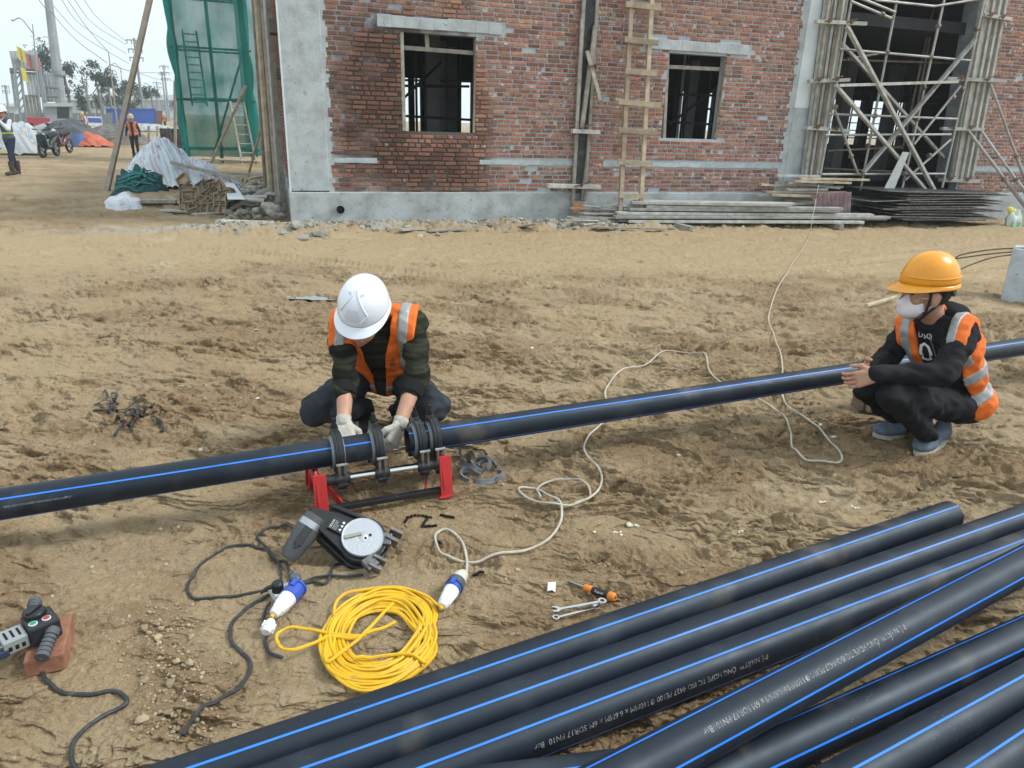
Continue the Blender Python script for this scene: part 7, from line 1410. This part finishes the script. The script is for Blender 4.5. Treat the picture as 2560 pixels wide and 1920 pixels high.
# yellow extension lead: a long coil with stray loops
rc_ = random.Random(21); cc0 = fz(1465, 1095); pts = []; NL = 27; xh = fz(1880, 1095)-cc0; rx = abs(xh[0]); ry = (fz(1465, 745)[1]-fz(1465, 1445)[1])/2
th0 = .35; k = 0
for l in range(NL):
    k1 = rc_.uniform(.56, 1.0); ox, oy = rc_.uniform(-.06, .06)*rx, rc_.uniform(-.08, .08)*ry; sq = rc_.uniform(-.12, .12)
    for i in range(14):
        a = th0+2*math.pi*(i/14); t = i/14
        pts.append(np.array([cc0[0]+ox+rx*k1*math.cos(a)*(1+sq*math.cos(2*a)), cc0[1]+oy+ry*k1*math.sin(a)*(1-sq*math.cos(2*a)), .004+.028*(rc_.random()*.35+.65*l/NL)*(1.15-abs(k1-.78)*1.6)]))
S = spline(np.array(pts), 4); zg = np.array([gh(q[0], q[1]) for q in S]); zg = np.convolve(np.pad(zg, 12, mode='edge'), np.ones(25)/25, 'valid'); S[:, 2] += zg+.004
for ax_i in range(3): S[:, ax_i] = np.convolve(np.pad(S[:, ax_i], 3, mode='edge'), np.ones(7)/7, 'valid')
yl = thing('yellow_extension_lead', 'bright yellow extension lead coiled in a loose heap on the mud', 'cable', (cc0[0], cc0[1], gh(cc0[0], cc0[1]))); m = MB(); m.tube(S, .0052, 6); obj('coil', m, ylc, yl)
st = [(1575, 1035), (1450, 1090), (1300, 1140), (1130, 1135), (1000, 1195), (880, 1245), (800, 1230), (757, 1160), (775, 1095), (850, 1072), (950, 1078), (1070, 1105), (1200, 1120), (1370, 1130)]
m = MB(); m.tube(cable(st, .005, fz, .030), .0052, 6); obj('stray_loop', m, ylc, yl)
st = [(1300, 1300), (1400, 1280), (1560, 1255), (1680, 1265), (1780, 1310)]; m = MB(); m.tube(cable(st, .005, fz, .034), .0052, 6); obj('stray_loop', m, ylc, yl)
st = [(1150, 1010), (1160, 900), (1220, 830), (1330, 810), (1500, 790), (1650, 800), (1780, 850), (1850, 900), (1895, 925)]; m = MB(); m.tube(cable(st, .005, fz, .02), .0052, 6); obj('stray_loop', m, ylc, yl)
st = [(1560, 930), (1400, 1090), (1330, 1150), (1200, 1260), (1110, 1320), (1100, 1290), (1140, 1270)]; m = MB(); m.tube(cable(st, .005, fz, .036), .0052, 6); obj('stray_loop', m, ylc, yl)
st = [(935, 990), (1010, 1055)]; 
# industrial couplers
wpl = mat('white_plug_plastic', (.66, .68, .70), .4, col2=(.52, .52, .50), vs=25, vmix=(.55, .8)); bpl = mat('blue_plug_plastic', (.035, .085, .42), .4)
def coupler_plug(label, a, b_, r, split, extra):
    a = np.asarray(a, float); b_ = np.asarray(b_, float); d = b_-a; L_ = np.linalg.norm(d); d /= L_; th = thing('industrial_plug', label, 'plug', (a+b_)/2-np.array([0, 0, r]))
    m = MB(); m.tube([a, a+d*L_*.04, a+d*L_*.12, a+d*L_*(split-.12), a+d*L_*split], [r*.45, r*.60, r*.66, r*.95, r], 20); wb = obj('white_body', m, wpl, th, sharp=30)
    for k in range(6):
        an = k*math.pi/3; x, y, _ = m.frame(d); o_ = (math.cos(an)*x+math.sin(an)*y); mm = MB(); mm.beam(a+d*L_*.14+o_*r*.68, a+d*L_*(split-.14)+o_*r*.93, .004, .004, up=o_); obj('grip_rib', mm, wpl, wb)
    m = MB(); m.tube([a+d*L_*split, a+d*L_*(split+.02), a+d*L_*(split+.10), a+d*L_*.94, a+d*L_*.95, b_], [r*1.02, r*1.10, r*1.06, r*1.0, r*1.16, r*1.14], 22); bb = obj('blue_sleeve', m, bpl, th, sharp=30)
    m = MB(); x, y, _ = m.frame(d); m.box(a+d*L_*.86+UPV*r*1.05, (.016, .03, .012), np.stack([x, d, y], 1)); obj('lid_catch', m, bpl, bb, bevel=.002)
    if extra:
        c = a-d*.012; m = MB(); m.tube([a-d*.012, a+d*.01], [.006, .006], 8); obj('lead_entry', m, ylc, th)
    return th
pa, pb = fz(735, 985), fz(905, 800); coupler_plug('white and blue industrial plug lying against the socket block', pa+UPV*.030, pb+UPV*.036, .029, .58, True)
pa, pb = fz(1895, 920), fz(1985, 775); cp = coupler_plug('white and blue coupler joining the yellow lead to the white cable', pa+UPV*.026, pb+UPV*.030, .027, .72, True)
pe = fz(2040, 685); d = pe-pb; d /= np.linalg.norm(d); ddk = mat('dark_translucent', (.07, .085, .10), .3)
m = MB(); m.tube([pb+UPV*.030-d*.012, pb+UPV*.030+d*.018], [.032, .031], 20); obj('dark_collar', m, ddk, cp); m = MB(); m.tube([pb+UPV*.030+d*.014, pb+UPV*.028+d*.05, pe+UPV*.02, pe+UPV*.02+d*.012], [.027, .025, .019, .010], 20); obj('cream_shell', m, mat('cream_plastic', (.56, .55, .47), .45), cp)
# small white plug and socket block
pw, pv = fz(715, 1015), fz(678, 1085); sp_ = thing('small_plug', 'small ribbed white plug on the black cable stub', 'plug', pw); d = pv-pw; d[2] = 0; L_ = np.linalg.norm(d); d /= L_
m = MB(); m.tube([pw+UPV*.018-d*.005, pw+UPV*.018+d*.012, pw+UPV*.018+d*L_*.7, pw+UPV*.016+d*L_], [.012, .019, .020, .013], 16); bo = obj('plug_body', m, wpl, sp_, sharp=30)
for k in range(8):
    an = k*math.pi/4; x, y, _ = m.frame(d); o_ = math.cos(an)*x+math.sin(an)*y; mm = MB(); mm.beam(pw+UPV*.018+d*.01+o_*.0195, pw+UPV*.018+d*L_*.75+o_*.0200, .004, .004, up=o_); obj('rib', mm, wpl, bo)
sa, sb_ = fz(730, 830), fz(905, 760); d = sb_-sa; d[2] = 0; L_ = np.linalg.norm(d); d /= L_; nrm = np.array([-d[1], d[0], 0]); R_ = np.stack([d, nrm, UPV], 1); c = (sa+sb_)/2; c[2] = gh(c[0], c[1])+.018
sk_ = thing('socket_block', 'grubby white socket block with two black plugs pushed in', 'power strip', c-UPV*.018); m = MB(); m.box(c, (L_*1.02, .052, .036), R_); so_ = obj('socket_case', m, wpl, sk_, bevel=.004)
for q in (-.33, .02, .36):
    m = MB(); P = c+d*L_*q+UPV*.0182
    for o_ in (-.006, .006): m.lathe([(0, .0006), (.0025, .0006), (.0025, -.001)], P+nrm*o_, UPV, 8)
    obj('socket_hole', m, mat('hole_shade_and_cap_black', (0, 0, 0)), so_)  # socket openings are black dots, their shade painted
for q, lb in ((-.30, 'black plug with ribbed cable end in the socket block'), (.40, 'dark clear plug at the upper end of the socket block')):
    P = c+d*L_*q+UPV*.018; m = MB(); m.lathe([(0, .034), (.014, .034), (.019, .028), (.020, .0), (0, 0)], P, UPV, 18); m.tube([P+UPV*.022, P+UPV*.020-d*.035+nrm*.006, P+UPV*.010-d*.055+nrm*.008], [.010, .007, .005], 10) if q < 0 else m.tube([P+UPV*.022, P+UPV*.024+nrm*.03, P+UPV*.012+nrm*.05], [.011, .008, .005], 10); obj('black_plug', m, blk if q < 0 else ddk, label=lb, cat='plug')
# ================================================================== small things on the mud
f5 = lambda x, y, z=0.: GP(1360+x/1.843, 1220+y/1.843, z)
# screwdriver
a, b_, e = f5(108, 428, .010), f5(190, 458, .014), f5(325, 505, .016); sdv = thing('screwdriver', 'screwdriver with orange and black handle lying beside the spanners', 'screwdriver', b_); d = e-b_; L_ = np.linalg.norm(d); d /= L_
m = MB(); m.tube([a, a+(b_-a)*.12, b_], [.0028, .0042, .0042], 8); obj('shaft', m, bolt, sdv); org = mat('orange_rubber', (.72, .22, .035), .55)
m = MB(); m.tube([b_-d*.004, b_+d*.004, b_+d*L_*.22, b_+d*L_*.26], [.010, .0125, .0125, .0105], 16); obj('front_ring', m, org, sdv); m = MB(); m.tube([b_+d*L_*.25, b_+d*L_*.34, b_+d*L_*.60, b_+d*L_*.82], [.0112, .0135, .0130, .0140], 16); gp = obj('grip', m, mat('black_grip', (.016, .017, .019), .55), sdv)
m = MB(); m.tube([b_+d*L_*.80, b_+d*L_*.85, b_+d*L_*.98, b_+d*L_*1.03], [.0135, .0160, .0160, .0105], 18); ec = obj('end_cap', m, org, sdv); m = MB(); m.lathe([(.005, .0), (0, 0)], b_+d*L_*1.031, d, 10); obj('hang_hole', m, mat('hole_shade_and_cap_black', (0, 0, 0)), ec)  # the hanging hole is a black disc, its dark painted on the cap
tv = CAMP-b_; tv = tv-d*(tv@d); tv /= np.linalg.norm(tv); Yt = np.cross(tv, d); obj('lettering', wrap_text('Kapusi', .013, b_+d*L_*.38+tv*.0143-Yt*.004, d, Yt, tv, None, 0, 'LEFT'), mat('silver_print', (.6, .6, .6), .5), gp)
# spanners
def spanner(label, a, c, ring_first, size):
    d = c-a; L_ = np.linalg.norm(d); d /= L_; n_ = np.cross(UPV, d); n_ /= np.linalg.norm(n_); u_ = np.cross(d, n_); th = thing('spanner', label, 'spanner', a)
    m = MB(); m.beam(a+d*.012, c-d*.012, .008*size, .0045, up=u_); obj('shank', m, chrome, th, bevel=.001); m = MB(); m.lathe([(.0065*size, -.004), (.0115*size, -.004), (.0115*size, .004), (.0065*size, .004), (.0065*size, -.004)], c, u_, 18); obj('ring_end', m, chrome, th, sharp=30)
    jaw = [(-.012, -.004), (-.004, -.011), (.008, -.012), (.013, -.007), (.002, -.0055), (-.0035, 0), (.002, .0055), (.013, .007), (.008, .012), (-.004, .011), (-.012, .004)]
    m = MB(); m.prism([(x*size, y*size) for x, y in jaw], .007, a-u_*.0035-d*.002, -d*math.cos(.26)+n_*math.sin(.26), -n_*math.cos(.26)-d*math.sin(.26)); obj('open_jaw', m, chrome, th)
spanner('longer shiny combination spanner resting on a shorter one', f5(60, 560, .016), f5(268, 522, .018), True, 1.25); spanner('shorter combination spanner lying under the longer one', f5(240, 550, .007), f5(55, 598, .007), True, 1.05)
p = f5(36, 458, .004); m = MB(); q = [f5(18, 435, .006), f5(55, 432, .004), f5(52, 480, .004), f5(38, 470, .014), f5(16, 474, .006)]; m.add(q+[v+UPV*-.002 for v in q], [(0, 1, 2, 3, 4), (9, 8, 7, 6, 5)]); obj('paper_scrap', m, mat('white_scrap', (.70, .70, .68), .6), label='small white scrap near the screwdriver tip', cat='scrap')
# half-ring inserts in a heap
w9 = lambda x, y, z=0.: GP(700+x/2.592, 660+y/2.592, z); insm = mat('grey_insert_rings', (.24, .265, .285), .45, metal=.3, col2=(.15, .165, .18), vs=20, rnd=.2)
for k, (x, y, rot, tilt, R0, z) in enumerate([(1250, 1375, .7, .25, .052, .02), (1320, 1440, 3.3, .35, .050, .03), (1300, 1360, 5.4, .5, .050, .045), (1240, 1410, 1.4, .2, .055, .03), (1395, 1395, 4.6, .3, .042, .02), (1215, 1345, 2.4, .6, .045, .03), (1345, 1350, .2, .4, .046, .03), (1285, 1400, 2.0, .6, .048, .06)]):
    c = w9(x, y); R_ = rotz(rot)@rotx(tilt); m = MB(); prof = [(R0-.010, -.011), (R0, -.011), (R0, -.006), (R0-.004, -.005), (R0-.004, .005), (R0, .006), (R0, .011), (R0-.010, .011), (R0-.010, -.011)]
    m.lathe(prof, (c[0], c[1], gh(c[0], c[1])+z), R_@np.array([0, 0, 1.]), 20, xdir=R_@np.array([1., 0, 0]), a0=0, a1=math.pi*.98); obj('half_ring_insert', m, insm, label='grey grooved half ring insert in the small heap beside the red frame', cat='insert', group='half ring inserts in a heap', sharp=30)
# black shavings
shv = mat('black_shaving', (.010, .010, .011), .4); rs = random.Random(4)
def strip(pts, wd, name, label, cat='shaving', group=None, mt=None):
    P = spline(np.array(pts), 5); m = MB(); T = np.gradient(P, axis=0); vs = []; fs = []
    for i, q in enumerate(P):
        n_ = np.cross(T[i], UPV); n_ /= np.linalg.norm(n_)+1e-9; tw = math.sin(i*.35)*.25; n_ = n_*math.cos(tw)+UPV*math.sin(tw); vs += [q-n_*wd/2, q+n_*wd/2]
    fs = [(2*i, 2*i+1, 2*i+3, 2*i+2) for i in range(len(P)-1)]; m.add(vs, fs, 0, True); o_ = obj(name, m, mt or shv, label=label, cat=cat, group=group, sharp=None); md = o_.modifiers.new('t', 'SOLIDIFY'); md.thickness = .0015; return o_
def tangle(label, cx, cy, n, ex, ey, seed, grp):
    r = random.Random(seed)
    for k in range(n):
        x, y = cx+r.gauss(0, ex*.35), cy+r.gauss(0, ey*.35); a = r.random()*6.28; pts = []
        for i in range(6):
            x += math.cos(a)*ex*.17; y += math.sin(a)*ey*.24; a += r.uniform(-.9, .9); p = GP(x, y, .009+.016*r.random()*(.2 if i in (0, 5) else 1)); pts.append(p)
        strip(pts, .013, 'plastic_shaving', label, group=grp)
tangle('thin black plastic ribbon in the tangle on the open mud', 325, 1030, 20, 85, 38, 3, 'black ribbons on the open mud')
tangle('thin black plastic ribbon curled behind the red clamp frame', 1170, 1135, 8, 60, 30, 5, 'black ribbons behind the clamp frame')
for k, (x0, y0, x1, y1) in enumerate(((1645, 247, 1825, 228), (1880, 207, 1980, 232), (1755, 315, 1815, 228), (1770, 312, 1860, 297), (1635, 290, 1650, 272), (2105, 655, 2185, 640), (1865, 420, 1890, 435), (1530, 1240, 1575, 1165))):
    a, c = fz(x0, y0), fz(x1, y1); m = MB(); n = 7
    for i in range(n):
        t0_, t1_ = i/n, (i+.82)/n; P, Q = a+(c-a)*t0_, a+(c-a)*t1_; zz = .006; P[2] = gh(P[0], P[1])+zz; Q[2] = gh(Q[0], Q[1])+zz; m.beam(P, Q, .008, .007)
    m.tube([a+UPV*(gh(a[0], a[1])-a[2]+.004), c+UPV*(gh(c[0], c[1])-c[2]+.004)], .003, 5); obj('plastic_strip', m, shv, label='short notched black plastic strip dropped near the facing tool', cat='strip', group='notched plastic strips by the facing tool')
# gravel patch and clods
rg = random.Random(31); m = MB(); m.use_a = True; grm = mat('gravel', (.36, .29, .19), .9, col2=(.28, .21, .13), vs=14, rnd=.35, attr='tint', bump=.003, bs=80)
for k in range(820):
    x, y = rg.gauss(425, 62), rg.uniform(1500, 1850); 
    if k > 420: x, y = rg.uniform(0, 2560), rg.uniform(900, 1500)
    if k > 760: x, y = rg.gauss(2240, 60), rg.gauss(1395, 22)
    p = GP(x, y); r = rg.choice([.002, .003, .004, .004, .005, .007]) if k < 420 else rg.choice([.003, .004, .006, .009]); rock((p[0], p[1], p[2]+r*.25), r, rg, m, flat=.75)
obj('gravel', m, grm, label='pale crumbs and pebbles scattered over the mud', cat='gravel', kind='stuff')
for k in range(14):
    x, y = rg.gauss(430, 50), rg.uniform(1560, 1830); p = GP(x, y); r = rg.uniform(.008, .018); m = MB(); m.use_a = True; rock((p[0], p[1], p[2]+r*.2), r, rg, m, flat=.6); obj('stone', m, grm, label='pale stone in the gravel patch beside the black cable', cat='stone', group='stones in the gravel patch')
for k, (x, y, r) in enumerate(((1580, 1318, .028), (1545, 1335, .018), (1850, 1330, .012), (2055, 1255, .014), (2140, 1270, .016), (1490, 1332, .012))):
    p = GP(x, y); m = MB(); m.use_a = True
    for i in range(4): rock((p[0]+rg.uniform(-r, r), p[1]+rg.uniform(-r, r)*.6, p[2]+r*.15), r*.5, rg, m, flat=.5)
    obj('lime_crumb', m, mat('pale_lime', (.56, .53, .40), .9, rnd=.1), label='cluster of cream coloured crumbs on the mud', cat='crumbs', group='cream crumbs on the mud')
# concrete block with bent reinforcing bars
cbp = G(2545, 752); cb = thing('concrete_block', 'grey concrete post base with bent reinforcing bars sticking out', 'concrete block', cbp); n_ = np.array([cbp[0], cbp[1], 0]); n_ /= np.linalg.norm(n_); tx = np.array([n_[1], -n_[0], 0]); gz_ = gh(cbp[0], cbp[1])
def cbq(x, y, dz): p = ABOVE(x, y, cbp); return p+n_*dz
W_ = .36; m = MB(); bl_, tl_ = ABOVE(2503, 742, cbp), ABOVE(2532, 622, cbp); H_ = tl_[2]-gz_
P = [bl_, bl_+tx*.5, bl_+tx*.5+n_*.45, bl_+n_*.45]; P = [np.array([q[0], q[1], gz_-.1]) for q in P]; o2 = (tl_-bl_)@tx; Q = [P[0]+tx*o2+n_*.05, P[1]-tx*o2+n_*.05, P[2]-tx*o2-n_*.05, P[3]+tx*o2-n_*.05]; Q = [np.array([q[0], q[1], gz_+H_]) for q in Q]; m.hexa(P+Q); obj('block_body', m, conc, cb, bevel=.012)
for k, pl in enumerate((((2600, 622), (2500, 625), (2440, 632), (2395, 642), (2382, 655)), ((2600, 628), (2490, 636), (2420, 645), (2385, 650)), ((2600, 632), (2490, 645), (2430, 663), (2395, 678)))):
    m = MB(); m.tube(spline([ABOVE(x, y, cbp)+n_*.1 for x, y in pl], 5), .008, 7); obj('rebar', m, steelr, cb)
# stacked brick ends behind the person in the yellow hard hat
for k in range(6):
    c = GP(2150+17*k, 1018+4*k); m = MB(); m.box((c[0], c[1], gh(c[0], c[1])+.04), (.05, .10, .095), rotz(.25)); obj('standing_brick', m, mat('drab_brick', (.30, .22, .15), .9, col2=(.16, .12, .09), vs=10, rnd=.4), label='drab brick standing on edge under the long pipe behind the squatting person', cat='brick', group='bricks on edge under the pipe', bevel=.004)
m = MB(); a, c = GP(2155, 760), AY(2235, 742, 7.2); m.cyl(GP(2165, 765, .03), GP(2240, 742, .05), .022, 7, r2=.016); obj('stick', m, woodw, label='pale stick lying in the churned mud behind the yellow hard hat', cat='stick')
p = G(780, 732); obj('puddled_sheet', fheap(np.array([p[0], p[1], gh(p[0], p[1])+.004]), xr*.28, yr*.10, lambda x, y: .010*abs(math.sin(x*3.1+y*4+.6*math.sin(x*9)))*(1-abs(x))+.008, 24), mat('grey_film', (.30, .32, .34), .3), label='crumpled grey plastic film lying flat on the mud', cat='plastic film')
for k in range(26):
    x, y = rg.uniform(300, 2500), rg.uniform(620, 1150); p = GP(x, y, .004); a = rg.random()*6.28; s = rg.uniform(.015, .035); m = MB(); m.box(p, (s, s*.5, .004), rotz(a)@rotx(rg.uniform(-.3, .3))); obj('litter_chip', m, mat('pale_chip', (.52, .50, .42), .8, rnd=.3), label='tiny pale chip of litter trodden into the mud', cat='litter', group='pale chips in the mud')
# ================================================================== haze over the far yard
m = MB(); m.box((-30, 145, 18), (420, 350, 40)); hz = obj('haze', m, bpy.data.materials.new('haze'), kind='stuff', label='thin pale haze hanging over the whole site', cat='haze')
hm = hz.data.materials[0]; hm.use_nodes = True; hm.node_tree.nodes.clear(); vo_n = hm.node_tree.nodes.new('ShaderNodeVolumePrincipled'); on = hm.node_tree.nodes.new('ShaderNodeOutputMaterial'); vo_n.inputs['Color'].default_value = (.96, .99, 1., 1); vo_n.inputs['Density'].default_value = 0.0013; vo_n.inputs['Anisotropy'].default_value = .2; hm.node_tree.links.new(vo_n.outputs[0], on.inputs['Volume'])
